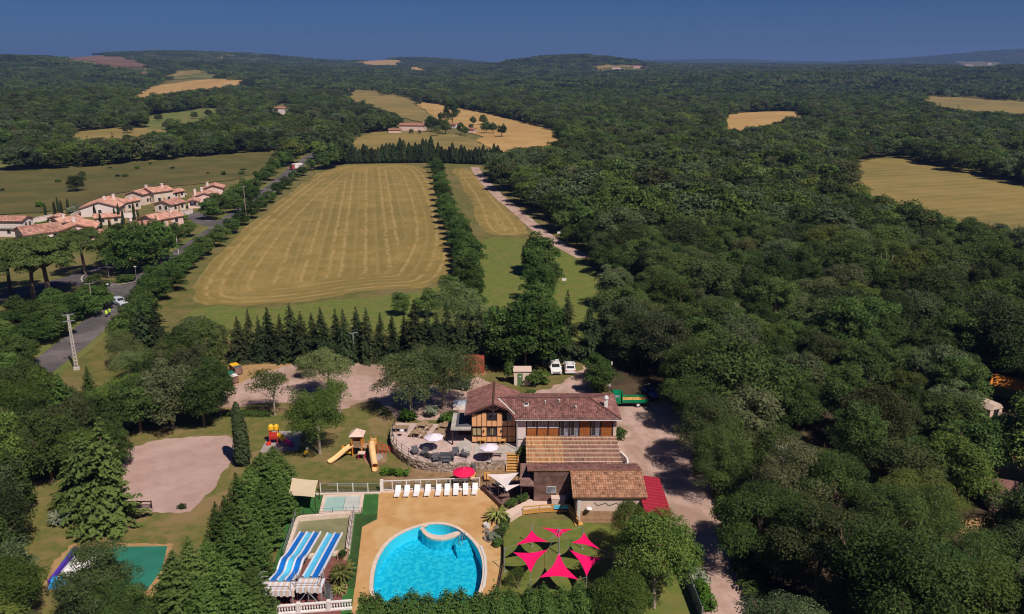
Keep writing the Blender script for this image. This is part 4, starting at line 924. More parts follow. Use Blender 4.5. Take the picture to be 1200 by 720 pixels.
# ------------------------------------------------------------------ terrace furniture
def table(name, label, group, loc, rz, L=1.9, W=.8, m='bleached_wood', h=.75):
    t_ = thing(name, label, 'table', loc, rz, group); n_ = 4
    for i in range(n_): MB().box(-L / 2, L / 2, -W / 2 + i * W / n_ + .01, -W / 2 + (i + 1) * W / n_ - .01, h - .05, h).build('board', m, t_, False)
    for sx in (-1, 1):
        for sy in (-1, 1): MB().box(sx * L * .4 - .04, sx * L * .4 + .04, sy * W * .38 - .04, sy * W * .38 + .04, 0, h - .05).build('leg', m, t_, False)
    return t_
def bench(label, group, loc, rz, L=1.9, m='bleached_wood'):
    t_ = thing('bench', label, 'bench', loc, rz, group)
    for i in range(2): MB().box(-L / 2, L / 2, -.19 + i * .2, -.01 + i * .2, .40, .45).build('board', m, t_, False)
    for sx in (-1, 1): MB().box(sx * L * .38 - .04, sx * L * .38 + .04, -.16, .16, 0, .40).build('leg', m, t_, False)
    return t_
def chair(label, group, loc, rz, m, w=.55, name='chair', cat='chair', frame=None):
    t_ = thing(name, label, cat, loc, rz, group); fr_ = frame or m
    MB().box(-w / 2, w / 2, -w / 2, w / 2, .40, .48).build('seat', m, t_, False); MB().beam((0, w / 2 - .02, .45), (0, w / 2 + .12, .95), w, .06).build('backrest', m, t_, False)
    for sx in (-1, 1):
        for sy in (-1, 1): MB().box(sx * w * .42 - .025, sx * w * .42 + .025, sy * w * .42 - .025, sy * w * .42 + .025, 0, .4).build('leg', fr_, t_, False)
    for sx in (-1, 1): MB().box(sx * w / 2 - .03, sx * w / 2 + .03, -w * .4, w * .45, .62, .67).build('armrest', fr_, t_, False)
    return t_
for gx_, (a, b) in enumerate((((497, 502), (490, 511)), ((522, 503), (516, 511.5)))):
    for q in (a, b):
        p = at(q[0], q[1], ZTR); d_ = Vector((-.25, -1, 0)).normalized(); rz = math.atan2(d_.y, d_.x)
        where = ('beside the clipped bushes' if q is a else 'out on the gravel') + (', away from the house' if gx_ == 0 else ', towards the house')
        table('picnic_table', 'weathered picnic table on the terrace, ' + where, 'picnic tables on the terrace', p, rz, 1.7, .95)
        for s in (-1, 1):
            o_ = Vector((-d_.y, d_.x, 0)) * s * .85; bench('weathered plank bench beside a picnic table on the terrace', 'benches on the terrace', p + o_, rz, 1.7)
def parasol(label, loc, m, r=1.5, h=2.45, n_=8, tilt=0):
    t_ = thing('parasol', label, 'parasol', loc, .3)
    MB().tube((0, 0, 0), (0, 0, h + .05), .035).build('pole', 'white_paint' if m == 'pink_canvas' else 'grey_metal', t_, False); MB().lathe([(.28, 0), (.3, .06), (.1, .1)], (0, 0, 0), 12).build('base', 'concrete', t_, False)
    vs_ = [(0, 0, h)] + [(r * math.cos(2 * math.pi * i / n_), r * math.sin(2 * math.pi * i / n_), h - .5) for i in range(n_)] + [(r * .985 * math.cos(2 * math.pi * i / n_), r * .985 * math.sin(2 * math.pi * i / n_), h - .6) for i in range(n_)]
    fs_ = [(0, i + 1, (i + 1) % n_ + 1) for i in range(n_)] + [(i + 1, n_ + i + 1, n_ + (i + 1) % n_ + 1, (i + 1) % n_ + 1) for i in range(n_)]
    MB().add(vs_, fs_).build('canopy', m, t_, False)
    for i in range(n_): a = 2 * math.pi * i / n_; MB().beam((0, 0, h - .04), (r * .97 * math.cos(a), r * .97 * math.sin(a), h - .53), .025, .02).build('rib', 'grey_metal', t_, False)
    return t_
parasol('lilac white parasol over black chairs on the gravel terrace', at(506, 543, ZTR) + Vector((0, 3.3, 0)), 'lilac_canvas', 1.25)
parasol('lilac white parasol in front of the timber framed house', at(573, 541, ZTR) + Vector((0, 0, 0)), 'lilac_canvas', 1.2)
parasol('crimson pink parasol in the strip behind the pool fence', at(544, 569), 'pink_canvas', 1.35, 2.3, 12)
for i, (px_, py_, rz) in enumerate([(487, 532.5, .4), (497, 534, -.5), (503, 537, 2.6), (511, 541, .2), (546, 536, 1.2), (534, 534, .1)]):
    chair('black woven armchair on the gravel terrace', 'black terrace armchairs', at(px_, py_, ZTR), rz, 'tarpaulin', .8, 'armchair', 'armchair')
sf = thing('outdoor_sofa', 'black woven two seat sofa by the terrace edge', 'sofa', at(523, 539, ZTR))
MB().box(-.85, .85, -.4, .4, .1, .42).build('seat', 'tarpaulin', sf, False); MB().box(-.85, .85, .25, .42, .42, .85).build('backrest', 'tarpaulin', sf, False)
for s in (-1, 1): MB().box(s * .85 - .1, s * .85 + .1, -.4, .42, .1, .65).build('armrest', 'tarpaulin', sf, False)
table('low_table', 'black low table beside the sofa on the terrace', None, at(523, 544, ZTR) + Vector((0, .25, 0)), 0, .9, .6, 'tarpaulin', .4)
table('terrace_table', 'dark round edged table under the lilac parasol by the house', None, at(572, 541, ZTR) + Vector((-.1, .5, 0)), 0, 1.3, .9, 'tarpaulin')
bench('grey slatted bench by the yellow steps', None, at(582, 535.5, ZTR), 0, 1.3, 'dark_plank')
table('wooden_table', 'small pine table against the house front, beside its middle window', None, at(566, 519.5, ZTR) + Vector((0, -.4, 0)), 0, .8, .6, 'pine_wood'); table('wooden_table', 'small pine table against the house front by the landing', None, at(589, 520, ZTR) + Vector((0, -.4, 0)), 0, .8, .6, 'pine_wood')
table('serving_table', 'weathered table with a white bowl in the terrace corner', None, at(471, 506, ZTR), 0, 1.9, .9)
tagit(MB().lathe([(.1, 0), (.3, .12), (.32, .2)], at(471, 506, ZTR + .755), 14).build('bowl', 'white_plastic', None), 'white bowl on the table in the terrace corner', 'bowl')
for i, (px_, py_) in enumerate([(569, 549), (583, 549), (554, 564), (571, 564)]):
    w_ = ['yellow pine chair below the terrace wall, next to the red parasol', 'yellow pine chair below the terrace wall, next to the steps', 'yellow pine chair between the red parasol and the pool fence', 'yellow pine chair behind the pool fence near the white sail'][i]
    chair(w_, None, at(px_, py_), math.pi * (i % 2) * 0, 'pine_wood', .75, frame='timber')
tagit(MB().lathe([(.3, 0), (.34, .4), (.28, .8), (.3, 1.0)], at(555, 553), 10).build('waste_bin', 'tarpaulin', None), 'black bin beside the red parasol', 'bin')
# ------------------------------------------------------------------ pool, fence, loungers
PO = thing('swimming_pool', 'large turquoise swimming pool with a curved rim in the tan deck', 'pool', (-8, 71, 0))
def ring(inner, w, z0, z1, name, m, parent):
    n_ = len(inner); outer = grow(inner, w); vs_ = [(p.x, p.y, z) for z in (z0, z1) for R in (inner, outer) for p in R]; I = lambda z, r, i: z * 2 * n_ + r * n_ + i % n_
    fs_ = []
    for i in range(n_): fs_ += [(I(1, 0, i), I(1, 0, i + 1), I(1, 1, i + 1), I(1, 1, i)), (I(0, 0, i), I(0, 0, i + 1), I(1, 0, i + 1), I(1, 0, i)), (I(0, 1, i), I(1, 1, i), I(1, 1, i + 1), I(0, 1, i + 1))]
    return MB().add(vs_, fs_).build(name, m, parent)
ring(POOL, .42, .0, .09, 'coping', 'coping', PO)
n_ = len(POOL)
MB().add([(p.x, p.y, -1.3) for p in POOL], [tuple(range(n_))]).build('pool_floor', 'pool_floor', PO)
MB().add([(p.x, p.y, z) for z in (-1.3, .05) for p in POOL], [(i, (i + 1) % n_, n_ + (i + 1) % n_, n_ + i) for i in range(n_)]).build('pool_wall', 'pool_wall', PO)
wt = MB().add([(p.x, p.y, -.03) for p in POOL], [tuple(range(n_))]).build('water', 'pool_water', PO)
if wt.data.polygons[0].normal.z < 0: wt.data.flip_normals()
isl = [at(*p) for p in [(493, 621), (497, 628), (507, 632.5), (520, 633.5), (532, 630), (541, 626), (536, 623), (528, 626), (518, 628.5), (508, 627.5), (501, 624.5), (497, 619.5)]]
MB().prism([(p.x, p.y) for p in chaikin(isl, 1)], -.16, .09).build('island_rim', 'coping', PO); MB().prism([(p.x, p.y) for p in chaikin(isl, 1)], -1.3, -.165).build('island_wall', 'pool_floor', PO)
rim_ = [at(*p) for p in [(493.5, 621), (496, 617.5), (501, 615.5)]]
for i in range(2): MB().beam((rim_[i].x, rim_[i].y, -.02), (rim_[i + 1].x, rim_[i + 1].y, -.02), .25, .2).build('island_rim', 'coping', PO)
mb = MB()
for i in range(4): a, b = at(533 + i * .8, 634.5 + i * 2.1), at(548 + i * 2.2, 631 + i * 2.5); mb.beam((a.x, a.y, (-1.62 - .22 * i) / 2), (b.x, b.y, (-1.62 - .22 * i) / 2), .55 + .004 * i, .98 - .22 * i)
mb.build('entry_steps', 'pool_floor', PO, kind='stuff')
for s in (0, 1):
    a, b = at(541 + s * 4, 631 + s * 1), at(538 + s * 4, 636 + s); MB().chain([(a.x, a.y, 0), (a.x, a.y, .85), (b.x, b.y, .9), (b.x, b.y, -.3)], [.03] * 4, 6).build('grab_rail', 'grey_metal', PO)
cv = [at(*p) for p in [(562, 641), (567, 655), (568, 672), (565, 690), (568.5, 690), (571, 672), (570, 655), (565, 641)]]
MB().prism([(p.x, p.y) for p in cv], .091, .16).build('cover_track', 'flashing', PO)

FE = thing('pool_fence', 'glass and white post fence along the top of the pool deck', 'fence', at(505, 576))
def fence(parent, pp, pm, h=1.25, glass='fence_glass', rails=('white_paint', .07), base=None):
    for i, p in enumerate(pp):
        w_ = .09 if pm != 'thick' or i else .2
        MB().box(p.x - w_ / 2, p.x + w_ / 2, p.y - w_ / 2, p.y + w_ / 2, 0, h + .05).build('post', 'white_paint', parent)
        if i:
            q = pp[i - 1]; d_ = (p - q).normalized() * .06
            for z in (.16, h): MB().beam((q.x, q.y, z) + 0 * d_ if False else Vector((q.x, q.y, z)) + d_, Vector((p.x, p.y, z)) - d_, rails[1] * .7, rails[1]).build('rail', rails[0], parent)
            MB().beam(Vector((q.x, q.y, (h + .2) / 2)) + d_, Vector((p.x, p.y, (h + .2) / 2)) - d_, .012, h - .28).build('pane', glass, parent)
fence(FE, [at(x, 575.5 - (x - 448) * .035) for x in (448, 460, 476.7, 493.3, 511.7, 527.7, 545, 562)], 'x', 1.3, rails=('white_paint', .09))
MB().box(at(448, 576).x - .2, at(448, 576).x + .15, at(448, 576).y - .12, at(448, 576).y + .2, 0, 1.5).build('gate_pier', 'white_paint', FE)
a, b = at(448, 577.5), at(563, 573.5); MB().beam((a.x, a.y, .09), (b.x, b.y, .09), .3, .18).build('plinth', 'coping', FE)
F2 = thing('mesh_fence', 'grey mesh fence with white posts above the turf beside the beige sail', 'fence', at(410, 577))
fence(F2, [at(x, 577.5) for x in (376, 396, 414, 431.5, 446)], 'x', 1.2, rails=('grey_metal', .05))
a, b = at(366, 580), at(447, 578.5); MB().beam((a.x, a.y, .08), (b.x, b.y, .08), .3, .16).build('plinth', 'coping', F2)
F3 = thing('garden_fence', 'dark post and rail fence curving between the pool deck and the sail lawn', 'fence', at(588, 650))
pp = [at(*p) for p in [(586, 617), (589, 632), (590.5, 648), (590, 664), (587, 682), (583, 700)]]
for i, p in enumerate(pp):
    MB().tube((p.x, p.y, 0), (p.x, p.y, .75), .05, None, 6).build('post', 'timber', F3)
    if i: MB().beam(Vector((pp[i - 1].x, pp[i - 1].y, .62)), Vector((p.x, p.y, .62)), .05, .12).build('rail', 'timber', F3); MB().beam(Vector((pp[i - 1].x, pp[i - 1].y, .28)), Vector((p.x, p.y, .28)), .05, .3).build('board', 'mulch', F3)
def lounger():
    t_ = thing('sun_lounger', 'white plastic sun lounger in the row along the pool fence', 'sun lounger', (0, 0, 0), 0, 'sun loungers by the pool fence')
    MB().box(-.31, .31, -.95, .28, .27, .33).build('seat', 'white_plastic', t_, False); MB().beam((0, .27, .31), (0, .88, .78), .62, .06).build('backrest', 'white_plastic', t_, False)
    for sx in (-1, 1):
        for y in (-.8, .2): MB().box(sx * .26 - .03, sx * .26 + .03, y - .03, y + .03, 0, .27).build('leg', 'white_plastic', t_, False)
        MB().beam((sx * .3, .25, .05), (sx * .3, .8, .68), .03, .03).build('strut', 'white_plastic', t_, False)
    return t_
l0 = lounger(); l0.location = at(466, 580)
for x in (476.7, 488.3, 501, 513.7, 524, 534.3, 545.7, 556.3): dup(l0, at(x, 580 - (x - 466) * .03), RT.uniform(-.06, .06))
tagit(MB().lathe([(.05, 0), (.05, .4), (.22, .42), (.22, .46)], at(540, 577.5), 12).build('side_table', 'white_plastic', None), 'small round white table between two loungers', 'table')

# ------------------------------------------------------------------ shade sails
def sail(parent, pts, m, dip=.12, inset=.16, n_=10, name='sail', world=True):
    """tensioned cloth: straight corners, edges curved inwards, doubly curved middle"""
    P_ = [Vector(p) for p in pts]; k = len(P_); c = sum(P_, Vector()) / k; rim = []
    for i in range(k):
        a, b = P_[i], P_[(i + 1) % k]
        for j in range(n_):
            f = j / n_; q = a.lerp(b, f); rim.append(q + (c - q) * inset * 4 * f * (1 - f))
    N_ = len(rim); rings = [rim]
    for s in (.75, .5, .25): rings.append([c + (p - c) * s - Vector((0, 0, dip * (1 - s))) for p in rim])
    vs_ = [v for r in rings for v in r] + [c - Vector((0, 0, dip))]
    fs_ = [(r * N_ + i, r * N_ + (i + 1) % N_, (r + 1) * N_ + (i + 1) % N_, (r + 1) * N_ + i) for r in range(3) for i in range(N_)] + [(3 * N_ + i, 3 * N_ + (i + 1) % N_, 4 * N_) for i in range(N_)]
    return MB().add(vs_, fs_).build(name, m, parent, world)
CP = at(655, 650); CZ = 2.9
def z1(px, py, dx=520, dy=540): return (dx + px / 4, dy + py / 4)
POLES = [(285, 412, 2.6), (415, 298, 2.6), (652, 310, 2.6), (795, 440, 2.6), (670, 545, 2.4), (405, 562, 2.4)]
PW = []
for i, (x, y, z) in enumerate(POLES):
    p = at(*z1(x, y), z); PW.append(p)
    t_ = thing('sail_pole', ['thin grey pole at the fence side of the pink sails', 'thin grey pole by the wooden ramp holding the pink sails', 'thin grey pole by the pool bar holding a pink sail', 'thin grey pole under the big garden tree holding pink sails', 'thin grey pole between hedge and pink sails, near the big tree', 'thin grey pole between hedge and pink sails, near the pool'][i], 'pole', (p.x, p.y, 0))
    MB().tube((p.x, p.y, 0), (p.x, p.y, z + .1), .045).build('pole', 'grey_metal', t_); MB().lathe([(.14, 0), (.14, .03), (.05, .05)], (p.x, p.y, .01), 8).build('foot', 'grey_metal', t_)
cpole = thing('sail_mast', 'central grey mast in the middle of the six pink sails', 'pole', (CP.x, CP.y, 0)); 
MB().tube((CP.x, CP.y, 0), (CP.x, CP.y, 3.2), .06).build('pole', 'grey_metal', cpole); MB().lathe([(.2, 0), (.2, .04), (.06, .06)], (CP.x, CP.y, .01), 8).build('foot', 'grey_metal', cpole)
SAILS = [('beside the wooden ramp', [(460, 313), (605, 320), (538, 364)], [1, 2, -1]), ('facing the palm by the pool', [(412, 326), (335, 397), (492, 380)], [1, 0, -1]), ('half under the garden tree by the bar', [(658, 338), (598, 385), (734, 416)], [2, -1, 3]),
         ('on the pool side next to the curved fence', [(326, 430), (490, 416), (407, 525)], [0, -1, 5]), ('next to the front hedge', [(540, 435), (450, 548), (632, 558)], [-1, 5, 4]), ('between the front hedge and the garden tree', [(590, 418), (747, 455), (670, 542)], [-1, 3, 4])]
for wh, pts, an in SAILS:
    zz = [2.75 if a < 0 else POLES[a][2] for a in an]; P3 = [at(*z1(*p), z) for p, z in zip(pts, zz)]; c = sum(P3, Vector()) / 3
    t_ = thing('shade_sail', 'bright pink triangular shade sail ' + wh, 'shade sail', (c.x, c.y, 2.4), 0, 'pink sails over the lawn')
    sail(t_, P3, 'pink_sail', .06, .27, name='cloth')
    for p, a in zip(P3, an):
        q = Vector((CP.x, CP.y, 3.1)) if a < 0 else PW[a]; MB().tube(p, q, .014, None, 5).build('cable', 'grey_metal', t_)
# white sails over the bar seating
for lab, pts in (('pale white triangular sail above the bar seating', [(570, 556, 2.6), (608, 554, 3.0), (593, 573, 2.3)]), ('pale white sail corner in front of the bar seating', [(584, 569, 2.3), (611, 567.5, 2.6), (594, 576, 1.9)])):
    P3 = [at(x, y, z) for x, y, z in pts]; c = sum(P3, Vector()) / 3; t_ = thing('shade_sail', lab, 'shade sail', (c.x, c.y, 2)); sail(t_, P3, 'pale_sail', .1, .14, name='cloth')
    for k in (0, 1): p = P3[k]; MB().tube((p.x, p.y, 0), (p.x, p.y, p.z + .1), .045).build('pole', 'timber', t_)
P3 = [at(x, y, z) for x, y, z in [(342, 560, 2.6), (373, 563, 2.5), (369, 583, 2.2), (337, 581, 2.3)]]; c = sum(P3, Vector()) / 4
t_ = thing('shade_sail', 'beige four cornered shade sail over the turf beside the conifer hedge', 'shade sail', (c.x, c.y, 2.2)); sail(t_, P3, 'beige_sail', .12, .06, name='cloth')
for p in P3: MB().tube((p.x, p.y, 0), (p.x, p.y, p.z + .06), .05).build('pole', 'timber', t_)
# bar seating under the white sails
BS = thing('bar_deck', 'dark wooden seating deck with planter edge under the white sails', 'deck', at(592, 580))
dk = ats([(566, 572), (575, 567), (620, 566), (622, 583), (592, 597), (580, 588)]); MB().prism([(p.x, p.y) for p in dk], 0, .15).build('deck_floor', 'dark_plank', BS)
for a, b in (((566, 574), (592, 599)), ((592, 599), (619, 586))):
    p, q = at(*a), at(*b); MB().beam((p.x, p.y, .3), (q.x, q.y, .3), .4, .6).build('planter', 'dark_plank', BS)
for x in (566, 573, 581, 588): p = at(x, 573 + (x - 566) * .96); MB().tube((p.x, p.y, 0), (p.x, p.y, 1.3), .04).build('post', 'timber', BS)
for i, (x, y) in enumerate(((585, 579), (600, 577), (611, 573), (592, 571))):
    table('bar_table', 'dark cafe table on the deck under the white sails', 'tables on the bar deck', at(x, y, .15), .3 * i, .8, .8, 'dark_metal')
    for s in (-1, 1): chair('dark cafe chair on the deck under the white sails', 'chairs on the bar deck', at(x, y, .15) + Vector((s * .8, .1, 0)), s * math.pi / 2 * -1, 'tarpaulin', .5)
for i, (x, y) in enumerate(((597, 594), (602, 592), (610, 588), (614, 586))): shrub(at(x, y, .5), .9, 1.0, 'hedge_leaf', 'green shrub in the planter of the bar deck', 'planter shrubs of the bar deck')
shrub(at(622, 581), .7, .5, 'bush_leaf', 'potted plant with magenta flowers by the bar wall')
# concrete ramp walk, wooden ramp rail
RW = [at(*p) for p in [(592, 602), (620, 588), (652, 586), (652, 596), (622, 598), (598, 612)]]
tagit(MB().prism([(p.x, p.y) for p in RW], 0, .3).build('ramp_walk', 'tent_roof', None), 'pale concrete ramp in front of the pool bar', 'ramp')
br = thing('brick_step_wall', 'short wall of pink blocks at the foot of the ramp', 'wall', at(604, 607))
a, b = at(597, 612), at(613, 602)
for r_ in range(3):
    for i in range(7):
        if (r_ * 7 + i) % 11 == 10: continue
        p = a.lerp(b, (i + .5 * (r_ % 2)) / 7.2); q = a.lerp(b, (i + .94 + .5 * (r_ % 2)) / 7.2); MB().beam((p.x, p.y, .12 + .2 * r_), (q.x, q.y, .12 + .2 * r_), .3, .185).build('block', 'tent_roof', br)
WR = thing('wooden_ramp', 'yellow timber ramp with rails and blue panels below the pool bar', 'ramp', at(640, 604))
pp = [at(613, 604), at(632, 602), at(648, 601), at(667, 601), at(672, 608), at(678, 617)]
for i, p in enumerate(pp):
    MB().tube((p.x, p.y, 0), (p.x, p.y, 1.1), .05, None, 6).build('post', 'pine_wood', WR)
    if i:
        q = pp[i - 1]
        for z in (.2, .6, 1.02): MB().beam(Vector((q.x, q.y, z)), Vector((p.x, p.y, z)), .07, .14).build('rail', 'pine_wood', WR)
        if i != 3: MB().beam(Vector((q.x, q.y, .38)), Vector((p.x, p.y, .38)), .04, .25).build('board', 'pine_wood', WR)
        else:
            for k in range(2): u, v = q.lerp(p, .06 + .47 * k), q.lerp(p, .47 + .47 * k); MB().beam(Vector((u.x, u.y - .06, .75)), Vector((v.x, v.y - .06, .75)), .04, .5).build('blue_panel', 'slide_light', WR)
a, b = at(672, 614), at(679, 618); MB().beam((at(668, 603).x + .35, at(668, 603).y, .35), (b.x, b.y + .3, .05), .9, .08).build('ramp_floor', 'pine_wood', WR)
bx_ = at(654, 594); tagit(MB().box(bx_.x - .75, bx_.x + .75, bx_.y - .45, bx_.y + .35, .3, 1.2).box(bx_.x - .8, bx_.x + .8, bx_.y - .5, bx_.y + .4, 1.2, 1.26).build('storage_bench', 'tent_roof', None), 'pale wooden chest standing on the ramp by the bar', 'chest')

# ------------------------------------------------------------------ slides, basin, wading pool
PD = thing('wading_pool', 'rectangular pale wading pool with a white rim on the turf', 'pool', at(402, 593))
q = ats([(379, 583), (427, 581), (424, 602), (374, 604)]); qi = [p + (sum(q, Vector()) / 4 - p).normalized() * .5 for p in q]
for i in range(4):
    a, b, c_, d_ = q[i], q[(i + 1) % 4], qi[(i + 1) % 4], qi[i]; MB().prism([(p.x, p.y) for p in (a, b, c_, d_)], 0, .3).build('rim', 'coping', PD)
m_ = lambda a, b, f: a.lerp(b, f)
MB().prism([(p.x, p.y) for p in (qi[0], m_(qi[0], qi[1], .55), m_(qi[3], qi[2], .55), qi[3])], .03, .18).build('water', 'pale_pool', PD); MB().prism([(p.x, p.y) for p in (m_(qi[0], qi[1], .56), qi[1], qi[2], m_(qi[3], qi[2], .56))], .03, .2).build('cover', 'grey_cover', PD)
f4 = thing('wire_fence', 'thin dark wire fence in front of the wading pool', 'fence', at(395, 604)); pp = [at(x, 606.5 - (x - 340) * .03) for x in (340, 356, 373, 390, 406, 424)]
for i, p in enumerate(pp):
    MB().tube((p.x, p.y, 0), (p.x, p.y, 1.05), .03, None, 6).build('post', 'dark_metal', f4)
    if i:
        for z in (.3, .65, 1.0): MB().tube((pp[i - 1].x, pp[i - 1].y, z), (p.x, p.y, z), .012, None, 4).build('wire', 'dark_metal', f4)
SB = thing('slide_basin', 'olive floored landing basin with cream walls at the end of the slides', 'basin', (-20.5, 75, 0))
bq = ats([(348, 610), (415.5, 604.5), (410, 650), (333, 658)]); cc = sum(bq, Vector()) / 4; bi = [p + (cc - p).normalized() * .62 for p in bq]
for i in range(4):
    a, b, c_, d_ = bq[i], bq[(i + 1) % 4], bi[(i + 1) % 4], bi[i]; MB().prism([(p.x, p.y) for p in (a, b, c_, d_)], 0, [.62, .62, .62, .62] if i != 2 else .3).build('rim', 'coping', SB)
MB().prism([(p.x, p.y) for p in bi], .0, .12).build('basin_floor', 'slide_floor', SB)
for a, b in ((bq[3], bq[0]), (bq[1], bq[2])):
    for k in range(7):
        p = a.lerp(b, (k + .3) / 7); MB().tube((p.x, p.y, .6), (p.x, p.y, 1.45), .03, None, 6).build('rail_post', 'grey_metal', SB)
    for z in (1.05, 1.43): MB().tube((a.x, a.y, z), (b.x, b.y, z), .025, None, 6).build('rail', 'grey_metal', SB)
def wslide(name, label, x0, x1, lanes, hump, ys_, z_top):
    t_ = thing(name, label, 'water slide', ((x0 + x1) / 2, 69, 0)); n_ = 26; pts = []
    for i in range(n_ + 1):
        f = i / n_; y = ys_[0] + (ys_[1] - ys_[0]) * f; z = z_top * (1 - f) ** 1.0 + .22 * f
        if hump: z += .30 * math.exp(-((f - .36) / .10) ** 2) - .28 * math.exp(-((f - .20) / .11) ** 2)
        if f > .85: z = max(.22, z * .95)
        pts.append((y, max(.22, z)))
    w_ = (x1 - x0) / len(lanes)
    for i, m in enumerate(lanes):
        a, b = x0 + i * w_ + .09, x0 + (i + 1) * w_ - .09; pr = [(a, .10), (a + .08, .02), ((a + b) / 2, 0), (b - .08, .02), (b, .10)]
        vs_ = [(x, y, z + dz) for (y, z) in pts for x, dz in pr]; k = len(pr); fs_ = [(j * k + q, j * k + q + 1, (j + 1) * k + q + 1, (j + 1) * k + q) for j in range(n_) for q in range(k - 1)]
        MB().add(vs_, fs_).build('lane', m, t_)
    for i in range(len(lanes) + 1):
        x = x0 + i * w_; vs_ = [(x + dx, y, z + dz) for (y, z) in pts for dx, dz in ((-.10, -.08), (-.10, .14), (-.04, .19), (.04, .19), (.10, .14), (.10, -.08))]
        fs_ = [(j * 6 + q, j * 6 + (q + 1) % 6, (j + 1) * 6 + (q + 1) % 6, (j + 1) * 6 + q) for j in range(n_) for q in range(6)]; MB().add(vs_, fs_).build('divider', 'slide_white', t_)
    for f in (.25, .5, .75):
        y, z = pts[int(f * n_)]
        for x in (x0 + .2, x1 - .2): MB().tube((x, y, 0), (x, y, z - .05), .05, None, 6).build('support', 'grey_metal', t_)
    return t_
wslide('water_slide', 'three lane blue and white slide with a hump in each lane', -22.75, -20.55, ['slide_dark', 'slide_light', 'slide_dark'], True, (64.6, 75.6), 1.95)
wslide('water_slide', 'straight two lane blue slide beside the humped slide', -19.75, -18.2, ['slide_light', 'slide_dark'], False, (65.2, 75.4), 1.95)
PF = thing('slide_platform', 'grey steel platform with striped skirt where the slides start', 'platform', (-20.3, 64, 0))
MB().box(-23.5, -20.2, 63.2, 64.7, 1.78, 1.9).build('floor', 'grey_metal', PF); MB().box(-20.15, -17.6, 63.7, 65.2, 1.78, 1.9).build('floor', 'grey_metal', PF)
for i in range(22):
    x = -23.5 + i * .27; y = 63.2 if x < -20.2 else 63.7; MB().box(x, x + .25, y, y + 1.4, 1.902, 1.93).build('floor_board', 'slide_white' if i % 2 else 'tent_roof', PF)
for i in range(22):
    x = -23.5 + i * .27; y = 63.12 if x < -20.2 else 63.62; MB().box(x, x + .25, y, y + .05, 1.35 + (0.1 if i % 2 else 0), 2.0).build('skirt_board', 'slide_white' if i % 2 else 'tent_roof', PF)
for x in (-23.4, -21.8, -20.2, -18.9, -17.7):
    for y in ((63.2, 64.6) if x < -20.1 else (63.7, 65.1)): MB().tube((x, y, 0), (x, y, 1.8), .06, None, 6).build('leg', 'grey_metal', PF)
for x in (-23.4, -20.3, -20.0, -17.7):
    for y in ((63.2, 64.65) if x < -20.1 else (63.7, 65.15)): MB().tube((x, y, 1.9), (x, y, 3.0), .03, None, 6).build('rail_post', 'grey_metal', PF)
for a, b in (((-23.4, 63.2), (-20.3, 63.2)), ((-23.4, 63.2), (-23.4, 64.65)), ((-20, 63.7), (-17.7, 63.7)), ((-17.7, 63.7), (-17.7, 65.15)), ((-23.4, 64.65), (-22.8, 64.65))):
    for z in (2.45, 3.0): MB().tube((a[0], a[1], z), (b[0], b[1], z), .025, None, 6).build('rail', 'grey_metal', PF)
for a, b in (((-20.1, 63.5, .1), (-18.9, 63.5, 1.7)), ((-18.9, 63.5, 1.7), (-17.7, 63.5, .1))): MB().beam(a, b, .07).build('brace', 'grey_metal', PF)
BA = thing('balustrade', 'white balustrade with turned balusters in front of the slide platform', 'balustrade', (-20, 62.3, 0))
a, b = at(296, 712.5, .95), at(412, 703.5, .95); L_ = (b - a).length
MB().beam((a.x, a.y, .92), (b.x, b.y, .92), .24, .12).build('top_rail', 'white_paint', BA); MB().beam((a.x, a.y, .1), (b.x, b.y, .1), .28, .2).build('plinth', 'white_paint', BA)
bal = MB().lathe([(.07, 0), (.07, .08), (.04, .12), (.085, .3), (.04, .56), (.07, .62), (.07, .68)], (0, 0, 0), 8).mesh('baluster', 'white_paint')
n_ = int(L_ / .24)
for i in range(n_):
    p = a.lerp(b, (i + .5) / n_) - BA.location
    if i % 11 == 5: MB().box(p.x - .17, p.x + .17, p.y - .17, p.y + .17, 0, 1.12).build('pier', 'white_paint', BA, False)
    else: link('baluster', bal, BA, (p.x, p.y, .19))
tagit(MB().add([(p.x, p.y, z) for p, z in zip(ats([(378, 700), (384, 690), (389, 696), (386, 706)]), (.0, .9, .9, .0))] + [(p.x + .3, p.y + .3, 0) for p in ats([(378, 700), (384, 690), (389, 696), (386, 706)])], [(0, 1, 2, 3), (4, 7, 6, 5), (0, 4, 5, 1), (2, 6, 7, 3), (1, 5, 6, 2), (0, 3, 7, 4)]).build('tarpaulin', 'tarpaulin', None), 'folded dark tarpaulin at the corner of the pool deck', 'tarpaulin')

# palms and yuccas
def palm(name, label, loc, h, L, n_, m, droop=.5, tr=.16):
    t_ = thing(name, label, 'palm', loc); MB().chain([(0, 0, 0), (0, 0, h)], [tr * 1.2, tr], 8).build('trunk', 'bark', t_, False)
    C, N, T, S, R = [], [], [], [], []
    for i in range(n_):
        a = i * 2.399; up = .95 - 1.1 * i / n_; d_ = np.array([math.cos(a), math.sin(a), 0])
        for f in np.linspace(.1, 1, 9):
            pos = np.array([0, 0, h]) + d_ * L * f * math.cos(up * .9) + np.array([0, 0, L * f * math.sin(up * .9) - droop * L * f * f * .6])
            for s in (-1, 1): sd_ = np.array([-d_[1], d_[0], 0]) * s; C.append(pos + sd_ * .10 * L * (1.15 - f)); N.append(np.array([0, 0, 1]) + d_ * .5 + sd_ * .4 + RNG.normal(0, .15, 3)); S.append(.19 * L); T.append(.3 + .6 * f); R.append(-d_[[1, 0, 2]] * np.array([1, -1, 0]) + sd_ * .5)
    link('crown', leaf_mesh('crown', np.array(C), np.array(N), np.array(S), np.array(T), m, .22, np.array(R)), t_); return t_
